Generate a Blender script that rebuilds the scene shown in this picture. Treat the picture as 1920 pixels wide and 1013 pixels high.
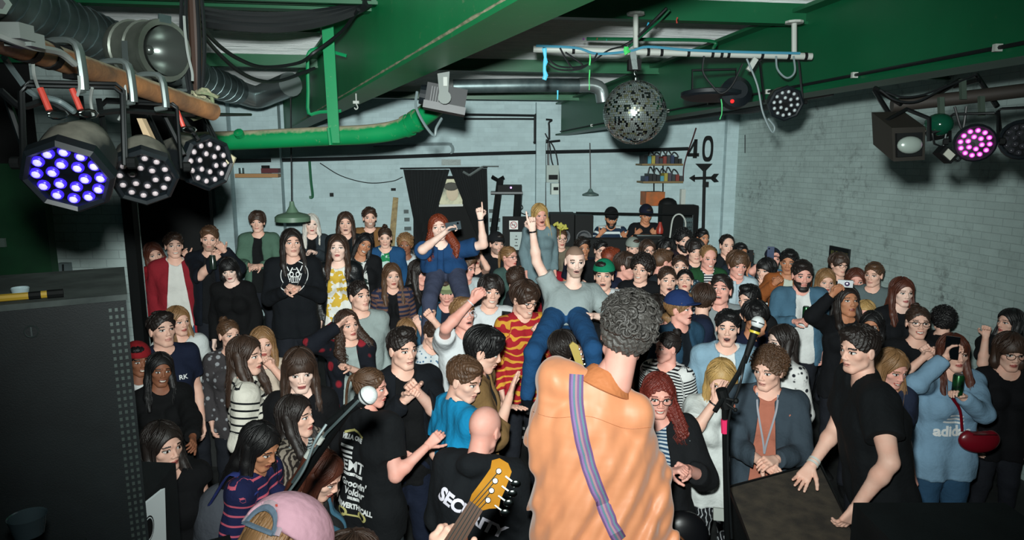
import bpy, math, random
import numpy as np
from mathutils import Vector, Matrix
from mathutils.bvhtree import BVHTree
for _o in list(bpy.data.objects): bpy.data.objects.remove(_o, do_unlink=True)
SC = bpy.context.scene
COL = SC.collection
R = math.radians
# ------------------------------------------------------------------ camera, light, exposure
CZ, FPX, PITCH = 2.93, 1250.0, R(9.4)
cd = bpy.data.cameras.new('camera'); cam = bpy.data.objects.new('camera', cd); COL.objects.link(cam)
cd.sensor_width = 36; cd.lens = 36*FPX/1920; cd.clip_start = .05; cd.clip_end = 60
cam.location = (0, 0, CZ); cam.rotation_euler = (R(90)-PITCH, 0, 0)
SC.camera = cam
W = bpy.data.worlds.new('world'); SC.world = W; W.use_nodes = True
W.node_tree.nodes['Background'].inputs[0].default_value = (.30, .62, .66, 1)
W.node_tree.nodes['Background'].inputs[1].default_value = .045
ld = bpy.data.lights.new('camera_flash', 'SPOT'); fl = bpy.data.objects.new('camera_flash', ld); COL.objects.link(fl)
fl.location = (-.03, .06, CZ+.13); fl.rotation_euler = (R(90)-R(8), 0, R(-1.5))
ld.energy = 690; ld.spot_size = R(98); ld.spot_blend = 1.0; ld.shadow_soft_size = .035; ld.color = (.93, 1, .965)
ld.use_nodes = True
_nt = ld.node_tree; _em = [n for n in _nt.nodes if n.type == 'EMISSION'][0]
_lf = _nt.nodes.new('ShaderNodeLightFalloff'); _lf.inputs['Strength'].default_value = .176; _l2 = _nt.nodes.new('ShaderNodeLightFalloff'); _l2.inputs['Strength'].default_value = .0435
_ad = _nt.nodes.new('ShaderNodeMath'); _nt.links.new(_lf.outputs['Linear'], _ad.inputs[0]); _nt.links.new(_l2.outputs['Constant'], _ad.inputs[1]); _nt.links.new(_ad.outputs[0], _em.inputs['Strength'])
vs = SC.view_settings
vs.view_transform = 'Standard'; vs.look = 'None'; vs.gamma = 1; vs.use_curve_mapping = False; vs.exposure = 0.0

# ------------------------------------------------------------------ picture -> place
_f = np.array((0, math.cos(PITCH), -math.sin(PITCH))); _u = np.array((0, math.sin(PITCH), math.cos(PITCH)))
def ray(px, py):
    return _f + np.array((1., 0, 0))*(px-960)/FPX + _u*(506.5-py)/FPX
def P(px, py, D):
    d = ray(px, py); return Vector(np.array((0, 0, CZ)) + d*(D/d[1]))
def PZ(px, py, z):
    d = ray(px, py); return Vector(np.array((0, 0, CZ)) + d*((z-CZ)/d[2]))
RA = R(8)
rr = Vector((math.cos(RA), math.sin(RA), 0)); dd = Vector((-math.sin(RA), math.cos(RA), 0)); ZZ = Vector((0, 0, 1))
CORNER = P(1372, 400, 11.8); CORNER.z = 0
def on_plane(px, py, p0, n):
    d = Vector(ray(px, py)); c = Vector((0, 0, CZ)); t = (p0-c).dot(n)/d.dot(n); return c+d*t
def PB(px, py, off=0): return on_plane(px, py, CORNER-dd*off, dd)     # on the back wall
def PR(px, py, off=0): return on_plane(px, py, CORNER-rr*off, rr)     # on the right wall

# ------------------------------------------------------------------ naming and linking
def tag(o, label=None, cat=None, group=None, kind=None):
    if label: o['label'] = label
    if cat: o['category'] = cat
    if group: o['group'] = group
    if kind: o['kind'] = kind
    return o
def thing(name, loc, label=None, cat=None, group=None):
    o = bpy.data.objects.new(name, None); COL.objects.link(o); o.location = loc; o.empty_display_size = .1
    return tag(o, label, cat, group)
def wl(o):
    v = Vector((0, 0, 0))
    while o is not None: v = v+o.location; o = o.parent
    return v
def link_mesh(name, me, parent=None, origin=None):
    """me is in world coordinates; give it an origin and a parent."""
    n = len(me.vertices); co = np.empty(n*3, 'f'); me.vertices.foreach_get('co', co); co = co.reshape(-1, 3)
    if parent is not None: off = np.array(wl(parent))
    else: off = np.array((*((co.min(0)+co.max(0))/2)[:2], co[:, 2].min())) if origin is None else np.array(origin)
    me.vertices.foreach_set('co', (co-off).astype('f').ravel()); me.update()
    o = bpy.data.objects.new(name, me); COL.objects.link(o)
    if parent is not None: o.parent = parent
    else: o.location = off
    return o

# ------------------------------------------------------------------ colours and materials
def lin(c):
    if isinstance(c, str):
        c = c.lstrip('#'); c = [int(c[i:i+2], 16)/255 for i in (0, 2, 4)]
    return tuple(x/12.92 if x <= .04045 else ((x+.055)/1.055)**2.4 for x in c[:3]) + (1,)
_MC = {}
class NB:
    def __init__(s, name):
        s.m = bpy.data.materials.new(name); s.m.use_nodes = True; s.t = s.m.node_tree; s.t.nodes.clear()
        s.out = s.n('OutputMaterial'); s.b = s.n('BsdfPrincipled'); s.l(s.b.outputs[0], s.out.inputs[0])
    def n(s, ty, **k):
        q = s.t.nodes.new('ShaderNode'+ty)
        for a, b in k.items(): setattr(q, a, b)
        return q
    def l(s, a, b): s.t.links.new(a, b)
    def coord(s, kind='Object', scale=(1, 1, 1), rot=(0, 0, 0)):
        tc = s.n('TexCoord'); mp = s.n('Mapping'); mp.inputs['Scale'].default_value = scale; mp.inputs['Rotation'].default_value = rot
        s.l(tc.outputs[kind], mp.inputs['Vector']); return mp.outputs[0]
    def noise(s, vec, scale, detail=4, rough=.55):
        q = s.n('TexNoise'); q.inputs['Scale'].default_value = scale; q.inputs['Detail'].default_value = detail; q.inputs['Roughness'].default_value = rough
        s.l(vec, q.inputs['Vector']); return q.outputs['Fac']
    def ramp(s, fac, stops):
        q = s.n('ValToRGB'); e = q.color_ramp.elements
        while len(e) < len(stops): e.new(.5)
        for i, (p, c) in enumerate(stops): e[i].position = p; e[i].color = c
        s.l(fac, q.inputs[0]); return q.outputs[0]
    def mix(s, fac, a, b, bt='MIX'):
        q = s.n('Mix', data_type='RGBA', blend_type=bt)
        for i, v in ((0, fac), (6, a), (7, b)):
            if hasattr(v, 'is_linked'): s.l(v, q.inputs[i])
            else: q.inputs[i].default_value = v
        return q.outputs[2]
    def bump(s, h, strength, dist=.01, prev=None):
        q = s.n('Bump'); q.inputs['Strength'].default_value = strength; q.inputs['Distance'].default_value = dist
        s.l(h, q.inputs['Height'])
        if prev is not None: s.l(prev, q.inputs['Normal'])
        s.l(q.outputs[0], s.b.inputs['Normal']); return q.outputs[0]
    def col(s, c):
        i = s.b.inputs['Base Color']
        if hasattr(c, 'is_linked'): s.l(c, i)
        else: i.default_value = c
def mat(name, c, rough=.7, metal=0, c2=None, ns=8, stretch=(1, 1, 1), bump=0, bs=60, emit=None, es=0, spec=.5, lo=.35, hi=.65, coat=0):
    key = (name, str(c), rough, metal, str(c2), ns, stretch, bump, bs, str(emit), es)
    if key in _MC: return _MC[key]
    b = NB(name); b.b.inputs['Roughness'].default_value = rough; b.b.inputs['Metallic'].default_value = metal
    b.b.inputs['Specular IOR Level'].default_value = spec; b.b.inputs['Coat Weight'].default_value = coat
    v = b.coord(scale=stretch) if (c2 or bump) else None
    if c2: b.col(b.ramp(b.noise(v, ns), [(lo, lin(c)), (hi, lin(c2))]))
    else: b.col(lin(c))
    if bump: b.bump(b.noise(v, bs, 3), bump, .004)
    if emit: b.b.inputs['Emission Color'].default_value = lin(emit); b.b.inputs['Emission Strength'].default_value = es
    _MC[key] = b.m; return b.m

# ------------------------------------------------------------------ mesh collector
def frame(d, up=ZZ):
    d = d.normalized(); u = Vector(up)
    if abs(d.dot(u)) > .98: u = Vector((0, 1, 0))
    x = d.cross(u).normalized(); return x, x.cross(d).normalized()
class MB:
    def __init__(s): s.v = []; s.f = []; s.m = []; s.cur = 0
    def add(s, vs_, fs, mi=None):
        o = len(s.v); s.v += [tuple(v) for v in vs_]; s.f += [tuple(i+o for i in f) for f in fs]; s.m += [s.cur if mi is None else mi]*len(fs); return s
    def box(s, c, size, ax=None, mi=None):
        X, Y, Z = ax or (Vector((1, 0, 0)), Vector((0, 1, 0)), ZZ); c = Vector(c); h = [q/2 for q in size]
        vs_ = [c+X*h[0]*a+Y*h[1]*b+Z*h[2]*e for a in (-1, 1) for b in (-1, 1) for e in (-1, 1)]
        return s.add(vs_, [(0, 1, 3, 2), (4, 6, 7, 5), (0, 4, 5, 1), (2, 3, 7, 6), (0, 2, 6, 4), (1, 5, 7, 3)], mi)
    def tube(s, pts, r, n=8, mi=None, cap=True, flat=1.0, up=ZZ, closed=False):
        pts = [Vector(p) for p in pts]; m = len(pts); rs = r if isinstance(r, (list, tuple)) else [r]*m
        vs_ = []; prev = None
        for i, p in enumerate(pts):
            if closed: t = pts[(i+1) % m]-pts[i-1]
            else: t = pts[min(i+1, m-1)]-pts[max(i-1, 0)]
            if t.length < 1e-7: t = Vector((0, 0, 1))
            t.normalize()
            if prev is None: x, y = frame(t, up)
            else:
                x = (prev-t*prev.dot(t))
                x = x.normalized() if x.length > 1e-5 else frame(t, up)[0]
                y = x.cross(t)
            prev = x
            for k in range(n):
                a = 2*math.pi*k/n; vs_.append(p+x*math.cos(a)*rs[i]+y*math.sin(a)*rs[i]*flat)
        fs = []
        for i in range(m if closed else m-1):
            j = (i+1) % m
            for k in range(n): k2 = (k+1) % n; fs.append((i*n+k, i*n+k2, j*n+k2, j*n+k))
        if cap and not closed: fs += [tuple(range(n-1, -1, -1)), tuple((m-1)*n+k for k in range(n))]
        return s.add(vs_, fs, mi)
    def lathe(s, c, axis, prof, n=16, mi=None, squash=1.0, up=ZZ, cap=True):
        """prof: (distance along axis, radius)"""
        c = Vector(c); a = Vector(axis).normalized(); x, y = frame(a, up); vs_ = []
        for t, r in prof:
            for k in range(n):
                q = 2*math.pi*k/n; vs_.append(c+a*t+x*math.cos(q)*r+y*math.sin(q)*r*squash)
        fs = [(i*n+k, i*n+(k+1) % n, (i+1)*n+(k+1) % n, (i+1)*n+k) for i in range(len(prof)-1) for k in range(n)]
        if cap and prof[0][1] > 1e-6: fs.append(tuple(range(n-1, -1, -1)))
        if cap and prof[-1][1] > 1e-6: fs.append(tuple((len(prof)-1)*n+k for k in range(n)))
        return s.add(vs_, fs, mi)
    def ball(s, c, r, n=12, mi=None, ax=None):
        rad = r if isinstance(r, (tuple, list)) else (r, r, r); X, Y, Z = ax or (Vector((1, 0, 0)), Vector((0, 1, 0)), ZZ); c = Vector(c)
        m = max(4, n//2); vs_ = [c+Z*rad[2]]
        for i in range(1, m):
            t = math.pi*i/m
            for k in range(n): q = 2*math.pi*k/n; vs_.append(c+X*rad[0]*math.sin(t)*math.cos(q)+Y*rad[1]*math.sin(t)*math.sin(q)+Z*rad[2]*math.cos(t))
        vs_.append(c-Z*rad[2]); L = len(vs_)-1
        fs = [(0, 1+k, 1+(k+1) % n) for k in range(n)]+[(1+(i-1)*n+k, 1+i*n+k, 1+i*n+(k+1) % n, 1+(i-1)*n+(k+1) % n) for i in range(1, m-1) for k in range(n)]
        fs += [(L, 1+(m-2)*n+(k+1) % n, 1+(m-2)*n+k) for k in range(n)]
        return s.add(vs_, fs, mi)
    def prism(s, poly, depth, mi=None):
        """poly: 3-D points of a flat outline; depth: extrusion vector"""
        poly = [Vector(p) for p in poly]; n = len(poly); d = Vector(depth)
        return s.add(poly+[p+d for p in poly], [tuple(range(n-1, -1, -1)), tuple(range(n, 2*n))]+[(i, (i+1) % n, n+(i+1) % n, n+i) for i in range(n)], mi)
    def mesh(s, name, mats, smooth=True, angle=35):
        me = bpy.data.meshes.new(name); me.from_pydata(s.v, [], s.f)
        for m in (mats if isinstance(mats, (list, tuple)) else [mats]): me.materials.append(m)
        me.polygons.foreach_set('material_index', s.m); me.update()
        if smooth:
            me.polygons.foreach_set('use_smooth', [True]*len(me.polygons)); me.set_sharp_from_angle(angle=R(angle))
        return me
    def build(s, name, mats, parent=None, smooth=True, angle=35, origin=None):
        return link_mesh(name, s.mesh(name, mats, smooth, angle), parent, origin)
def curve(pts, n=24):
    """Catmull-Rom through the points"""
    pts = [Vector(p) for p in pts]; q = [pts[0]*2-pts[1]]+pts+[pts[-1]*2-pts[-2]]; out = []
    per = max(2, n//(len(pts)-1))
    for i in range(1, len(q)-2):
        a, b, c, d = q[i-1:i+3]
        for k in range(per):
            t = k/per; out.append(.5*((2*b)+(c-a)*t+(2*a-5*b+4*c-d)*t*t+(3*b-a-3*c+d)*t**3))
    out.append(pts[-1]); return out
def text_mesh(body, size=1.0, bold=0.0, depth=0.0, res=3, shear=0):
    cu = bpy.data.curves.new('t', 'FONT'); cu.body = body; cu.size = size; cu.offset = bold; cu.extrude = depth; cu.resolution_u = res
    cu.align_x = 'CENTER'; cu.align_y = 'CENTER'; cu.fill_mode = 'BOTH'; cu.shear = shear
    o = bpy.data.objects.new('t', cu); COL.objects.link(o)
    dg = bpy.context.evaluated_depsgraph_get(); me = bpy.data.meshes.new_from_object(o.evaluated_get(dg))
    vs_ = [v.co.copy() for v in me.vertices]; fs = [tuple(p.vertices) for p in me.polygons]
    bpy.data.objects.remove(o); bpy.data.curves.remove(cu); bpy.data.meshes.remove(me)
    return vs_, fs
# ------------------------------------------------------------------ setting materials
def brick_mat(name, base, dark, worn=.3, sc=1.0, rot=(0, 0, 0), mo=.72, bp=.45):
    b = NB(name); v = b.coord(rot=rot)
    br = b.n('TexBrick'); br.inputs['Scale'].default_value = 1; br.inputs['Brick Width'].default_value = .225*sc; br.inputs['Row Height'].default_value = .075*sc
    br.inputs['Mortar Size'].default_value = .006; br.inputs['Mortar Smooth'].default_value = .6
    br.inputs['Color1'].default_value = lin(base); br.inputs['Color2'].default_value = [x*.9 for x in lin(base)[:3]]+[1]
    br.inputs['Mortar'].default_value = [x*mo for x in lin(base)[:3]]+[1]
    b.l(v, br.inputs['Vector'])
    n1 = b.noise(v, 1.3, 8, .7); n2 = b.noise(v, 9, 6, .75)
    m1 = b.ramp(n1, [(.42, (0, 0, 0, 1)), (.72, (1, 1, 1, 1))]); m2 = b.ramp(n2, [(.5, (0, 0, 0, 1)), (.66, (1, 1, 1, 1))])
    mm = b.mix(1.0, m1, m2, 'MULTIPLY'); k = b.mix(worn, (0, 0, 0, 1), mm)
    c = b.mix(k, br.outputs[0], lin(dark)); n3 = b.ramp(b.noise(v, 3.5, 4), [(.3, (.86, .86, .86, 1)), (.7, (1, 1, 1, 1))])
    b.col(b.mix(1.0, c, n3, 'MULTIPLY')); b.b.inputs['Roughness'].default_value = .75
    p = b.bump(br.outputs['Fac'], -bp, .01); b.bump(n2, .35, .012, p); return b.m
M_BACK = brick_mat('painted_brick', '#9db2b5', '#59605e', .25, rot=(R(90), 0, 0), mo=.88, bp=.25)
M_RIGHT = brick_mat('worn_painted_brick', '#a3b6b3', '#4c5150', .85, rot=(R(90), 0, 0))
M_LEFTW = brick_mat('painted_brick_left', '#a9bab8', '#424a48', .6, rot=(R(90), 0, 0))
def ceil_mat():
    b = NB('white_boarded_ceiling'); v = b.coord(scale=(1, 14, 1)); n = b.noise(v, 2.2, 8, .7)
    n2 = b.noise(b.coord(), 1.6, 6, .7)
    c = b.ramp(n, [(.3, lin('#dfe8e8')), (.55, lin('#fbffff')), (.75, lin('#e6eeee'))])
    b.col(b.mix(b.ramp(n2, [(.5, (0, 0, 0, 1)), (.8, (.5, .5, .5, 1))]), c, lin('#9aa6a8'))); b.b.inputs['Roughness'].default_value = .9; b.bump(n, .8, .03); return b.m
M_CEIL = ceil_mat()
def green_mat(name, c, dust=.5, zdust=False):
    b = NB(name); v = b.coord(); n = b.noise(v, 26, 8, .8); n2 = b.noise(v, 1.5, 5, .6)
    f = b.ramp(n, [(.60, (0, 0, 0, 1)), (.68, (1, 1, 1, 1))]); g = b.ramp(n2, [(.42, (.05, .05, .05, 1)), (.7, (1, 1, 1, 1))])
    k = b.mix(1.0, f, g, 'MULTIPLY'); k2 = b.mix(dust, (0, 0, 0, 1), k)
    var = b.ramp(b.noise(v, 2.5), [(.3, lin(c)), (.7, [x*1.25 for x in lin(c)[:3]]+[1])])
    b.col(b.mix(k2, var, lin('#b7ad93'))); b.b.inputs['Roughness'].default_value = .42; b.bump(n2, .15, .01); return b.m
def dust_top(m, c, lo=.35, hi=.75):
    t = m.node_tree; b = [n for n in t.nodes if n.type == 'BSDF_PRINCIPLED'][0]; i_ = b.inputs['Base Color']; src = i_.links[0].from_socket if i_.links else None
    ge = t.nodes.new('ShaderNodeNewGeometry'); sx_ = t.nodes.new('ShaderNodeSeparateXYZ'); t.links.new(ge.outputs['Normal'], sx_.inputs[0]); nz_ = t.nodes.new('ShaderNodeTexNoise'); nz_.inputs['Scale'].default_value = 22; nz_.inputs['Detail'].default_value = 6
    tc_ = t.nodes.new('ShaderNodeTexCoord'); t.links.new(tc_.outputs['Object'], nz_.inputs['Vector'])
    ma = t.nodes.new('ShaderNodeMath'); ma.operation = 'MULTIPLY_ADD'; t.links.new(nz_.outputs['Fac'], ma.inputs[0]); ma.inputs[1].default_value = .8; t.links.new(sx_.outputs['Z'], ma.inputs[2])
    mr = t.nodes.new('ShaderNodeMapRange'); mr.inputs['From Min'].default_value = lo+.4; mr.inputs['From Max'].default_value = hi+.4; t.links.new(ma.outputs[0], mr.inputs['Value'])
    mx = t.nodes.new('ShaderNodeMix'); mx.data_type = 'RGBA'; t.links.new(mr.outputs['Result'], mx.inputs[0]); mx.inputs[7].default_value = lin(c)
    if src: t.links.new(src, mx.inputs[6])
    else: mx.inputs[6].default_value = i_.default_value
    t.links.new(mx.outputs[2], i_); return m
M_GREEN = green_mat('green_gloss_paint', '#067a45', .75); M_GREENP = dust_top(green_mat('green_pipe_paint', '#067a45', .5), '#b0a78c', .45, .8)
M_GREEN2 = green_mat('dark_green_paint', '#03492b', .12)
M_GREEN3 = green_mat('green_paint_dusty', '#0a7a4a', .9)
M_DUST = mat('thick_dust', '#b0a78c', .95, c2='#6f7a5c', ns=30)
M_BLK = mat('black_paint', '#06090a', .7, spec=.25); M_CABLE = mat('black_cable', '#101416', .5); M_GCAB = mat('grey_cable', '#6d7c7e', .5)
M_STEEL = mat('galvanised_steel', '#6f7f80', .42, .6, c2='#4c5c5e', ns=5); M_CHROME = mat('chrome', '#9aa19f', .2, 1)
M_RUST = mat('rusty_scaffold_tube', '#9a6a42', .7, 0, c2='#5b4433', ns=9, bump=.4)
M_WHITEP = mat('off_white_paint', '#a3a8a2', .5)
M_FLOOR = mat('dark_concrete_floor', '#2a2c2c', .6, c2='#151717', ns=3)
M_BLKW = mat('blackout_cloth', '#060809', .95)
# ------------------------------------------------------------------ setting
ZC = 3.86
def struct(mb, name, m, **k): return tag(mb.build(name, m, **k), kind='structure')
def local_obj(name, m, mb_local, origin, smooth=False):
    """mesh given in room axes (r, d, z) with its own origin, so brick courses run true"""
    me = mb_local.mesh(name, m, smooth); o = bpy.data.objects.new(name, me); COL.objects.link(o)
    o.location = origin; o.rotation_euler = (0, 0, RA); return tag(o, kind='structure')
q = MB(); q.box((0, 6, -.05), (16, 20, .1)); struct(q, 'floor', M_FLOOR, smooth=False)
q = MB(); q.box((-5.5, .15, ZC/2+.15), (12.2, .3, ZC+.3)); local_obj('wall_back', M_BACK, q, CORNER)
q = MB(); q.box((0, 0, .15), (20, .3, ZC+.3))
me = q.mesh('wall_right', M_RIGHT, False); o = bpy.data.objects.new('wall_right', me); COL.objects.link(o)
o.location = CORNER+rr*.15-dd*9.7+ZZ*ZC/2; o.rotation_euler = (0, 0, RA-R(90)); tag(o, kind='structure')
# piers on the back wall
for i, (x0, x1) in enumerate(((414, 444), (520, 536), (1003, 1020))):
    a = PB(x0, 400); b_ = PB(x1, 400); w = (b_-a).length
    q = MB(); q.box((0, -.12 if i != 2 else -.05, ZC/2), (w, .24 if i != 2 else .1, ZC)); m_ = (a+b_)/2; m_.z = 0
    local_obj('trim_%d' % (i+1), M_BACK, q, m_)
# lit pier beside the right corner
q = MB(); q.box((0, 0, ZC/2), (.22, .1, ZC)); local_obj('trim_4', M_BACK, q, CORNER-dd*.05-rr*.1)
# cross beams and the shallow vaults between them
BP = []
for py_, h_ in ((38, .12), (139, .11), (190, .09)): BP.append((PZ(1180, py_, ZC-h_)-CORNER).dot(dd))
BP.sort(); step = BP[1]-BP[0]; edges = [.3]+BP[::-1]+[BP[0]-step, BP[0]-2*step, BP[0]-3*step]
q = MB(); V_ = []; F_ = []
for a_, b_ in zip(edges[:-1], edges[1:]):
    n_ = 14; rise = .26 if a_-b_ > 1.6 else .14
    for k in range(n_+1):
        u_ = k/n_; y_ = a_+(b_-a_)*u_; z_ = rise*math.sin(math.pi*u_)**.8; V_ += [(-12, y_, z_), (1.6, y_, z_), (1.6, y_, z_+.1), (-12, y_, z_+.1)]
for i in range(len(V_)//4-1): o_ = i*4; F_ += [(o_, o_+4, o_+5, o_+1), (o_+3, o_+2, o_+6, o_+7)]
q.add(V_, F_); local_obj('ceiling', M_CEIL, q, CORNER+ZZ*ZC, True)
for i, (py, h) in enumerate(((38, .12), (139, .11), (190, .09))):
    c = PZ(1180, py, ZC-h)
    q = MB(); q.box((0, 0, h/2+.02), (13, .02, h)); q.box((0, 0, .008), (13, .075, .016)); local_obj('trim_%d' % (5+i), M_GREEN2, q, c-rr*2.2)
c = PZ(600, 8, ZC-.12); q = MB(); q.box((0, 0, .07), (4, .02, .14)); q.box((0, 0, .008), (4, .08, .016)); local_obj('trim_8', M_GREEN2, q, c-rr*1.2)
# left side: pieces of wall, green boarded door, dark post
def plane_box(name, m, pxa, pxb, D, z0, z1, t=.1, tilt=0, kind='structure'):
    a = P(pxa, 300, D); b_ = P(pxb, 300, D+tilt); a.z = b_.z = 0; x = (b_-a).normalized(); y = ZZ.cross(x)
    me_ = MB(); L = (b_-a).length; me_.box((0, t/2, (z1-z0)/2), (L, t, z1-z0)); me = me_.mesh(name, m, False)
    o = bpy.data.objects.new(name, me); COL.objects.link(o); o.location = (a+b_)/2+ZZ*z0; o.rotation_euler = (0, 0, math.atan2(x.y, x.x)); return tag(o, kind=kind)
plane_box('wall_left', M_LEFTW, 74, 236, 5.6, 0, ZC, .12)
plane_box('door_1', mat('dark_green_door', '#0a3a1e', .6, c2='#082c18', ns=3), -260, 74, 5.3, 0, 2.9, .08)
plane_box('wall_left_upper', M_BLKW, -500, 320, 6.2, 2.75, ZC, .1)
plane_box('trim_9', M_BLK, 219, 239, 5.5, 0, 2.8, .08)
plane_box('wall_left_low', M_BACK, 236, 292, 8.0, 0, 1.85, .2)
plane_box('wall_left_end', M_LEFTW, -900, -200, 4.5, 0, ZC, .1, 1.0)
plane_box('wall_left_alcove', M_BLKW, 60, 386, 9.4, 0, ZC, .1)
# raised platform at the back left
q = MB(); a = P(420, 640, 6.9); b_ = P(700, 640, 10); q.box((-3.64, 8.4, .2), (4.5, 4.7, .4)); struct(q, 'floor_platform', M_FLOOR, smooth=False)
q = MB(); q.box((.36, 8.66, .25), (.5, .5, .5)); struct(q, 'floor_riser', M_FLOOR, smooth=False)
q = MB(); q.box((1.75, 10.45, .175), (1.9, 1.6, .35)); struct(q, 'floor_booth', M_FLOOR, smooth=False)
# stage under the camera (its front edge) 
q = MB(); q.box((0, .95, .3), (8, 3.4, .6)); struct(q, 'floor_stage', mat('stage_boards', '#17181a', .7), smooth=False)

# ------------------------------------------------------------------ the two big girders
def girder(name, A, B, ztop, zbot, wid, m, label, edge_dust=None, up_ext=0):
    """A, B: web line at the bottom (near, far)"""
    t = thing(name, Vector((A.x, A.y, zbot)), label, 'girder'); d = (B-A); d.z = 0; L = d.length; d.normalize(); n = Vector((d.y, -d.x, 0)); c = (A+B)/2
    q = MB(); q.box(Vector((c.x, c.y, (ztop+zbot)/2)), (.016, L, ztop-zbot), (n, d, ZZ)); q.build('web', m, t, False)
    q = MB(); q.box(Vector((c.x, c.y, zbot+.01)), (wid, L, .022), (n, d, ZZ)); q.build('bottom_flange', m, t, False)
    q = MB(); q.box(Vector((c.x, c.y, ztop-.01)), (wid, L, .022), (n, d, ZZ)); q.build('top_flange', m, t, False)
    return t, d, n
zb, zt = 3.32, ZC-.01
eL0 = PZ(970, 0, zb); eL1 = PZ(550, 237, zb); eR0 = PZ(1096, 0, zb); eR1 = PZ(790, 148, zb)
g = (eL1-eL0).normalized(); n_ = Vector((g.y, -g.x, 0)); wid = max(.16, ((eR0-eL0).dot(n_)+(eR1-eL0).dot(n_))/2)
A = eL0+n_*wid/2-g*1.6; t_end = (CORNER-A).dot(dd)/g.dot(dd); B = A+g*(t_end-.14)
gt, gd, gn = girder('green_girder', A, B, zt, zb, wid, M_GREEN, 'big dusty bright green steel girder crossing overhead beside the disco ball')
q = MB(); _r = random.Random(4); pts = [A+g*(k*.06)+n_*(-wid/2+.004)+ZZ*.0 for k in range(125)]
for p_ in pts: p_.z = zb+.020
q.tube(pts, [.006+.006*_r.random() for _ in pts], 6, flat=.6)
q.build('dust_ridge', M_DUST, gt)
A2 = PZ(1920, 112, 3.32); B2 = PZ(1050, 262, 3.36); B2 = PB(1044, 262); A2.z = B2.z = 3.32; g2 = (B2-A2).normalized(); A2 = A2-g2*2
gt2, gd2, gn2 = girder('green_girder', A2, B2-g2*.35, zt-.02, 3.32, .2, M_GREEN2, 'dark green steel girder running to the back wall above the 40 sign')
q = MB(); n2 = Vector((-gd2.y, gd2.x, 0)); s2 = A2+n2*.02; q.tube([A2+n2*.03+ZZ*.06, B2-g2*.4+n2*.03+ZZ*.06], .009, 6)
for k in range(9): p = A2+g2*(1.2+k*.9)+n2*.03+ZZ*.06; q.box(p, (.03, .02, .03), mi=1)
tag(q.build('conduit', [M_CABLE, M_WHITEP]), 'thin black conduit clipped along the foot of the right girder web', 'conduit')
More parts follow.
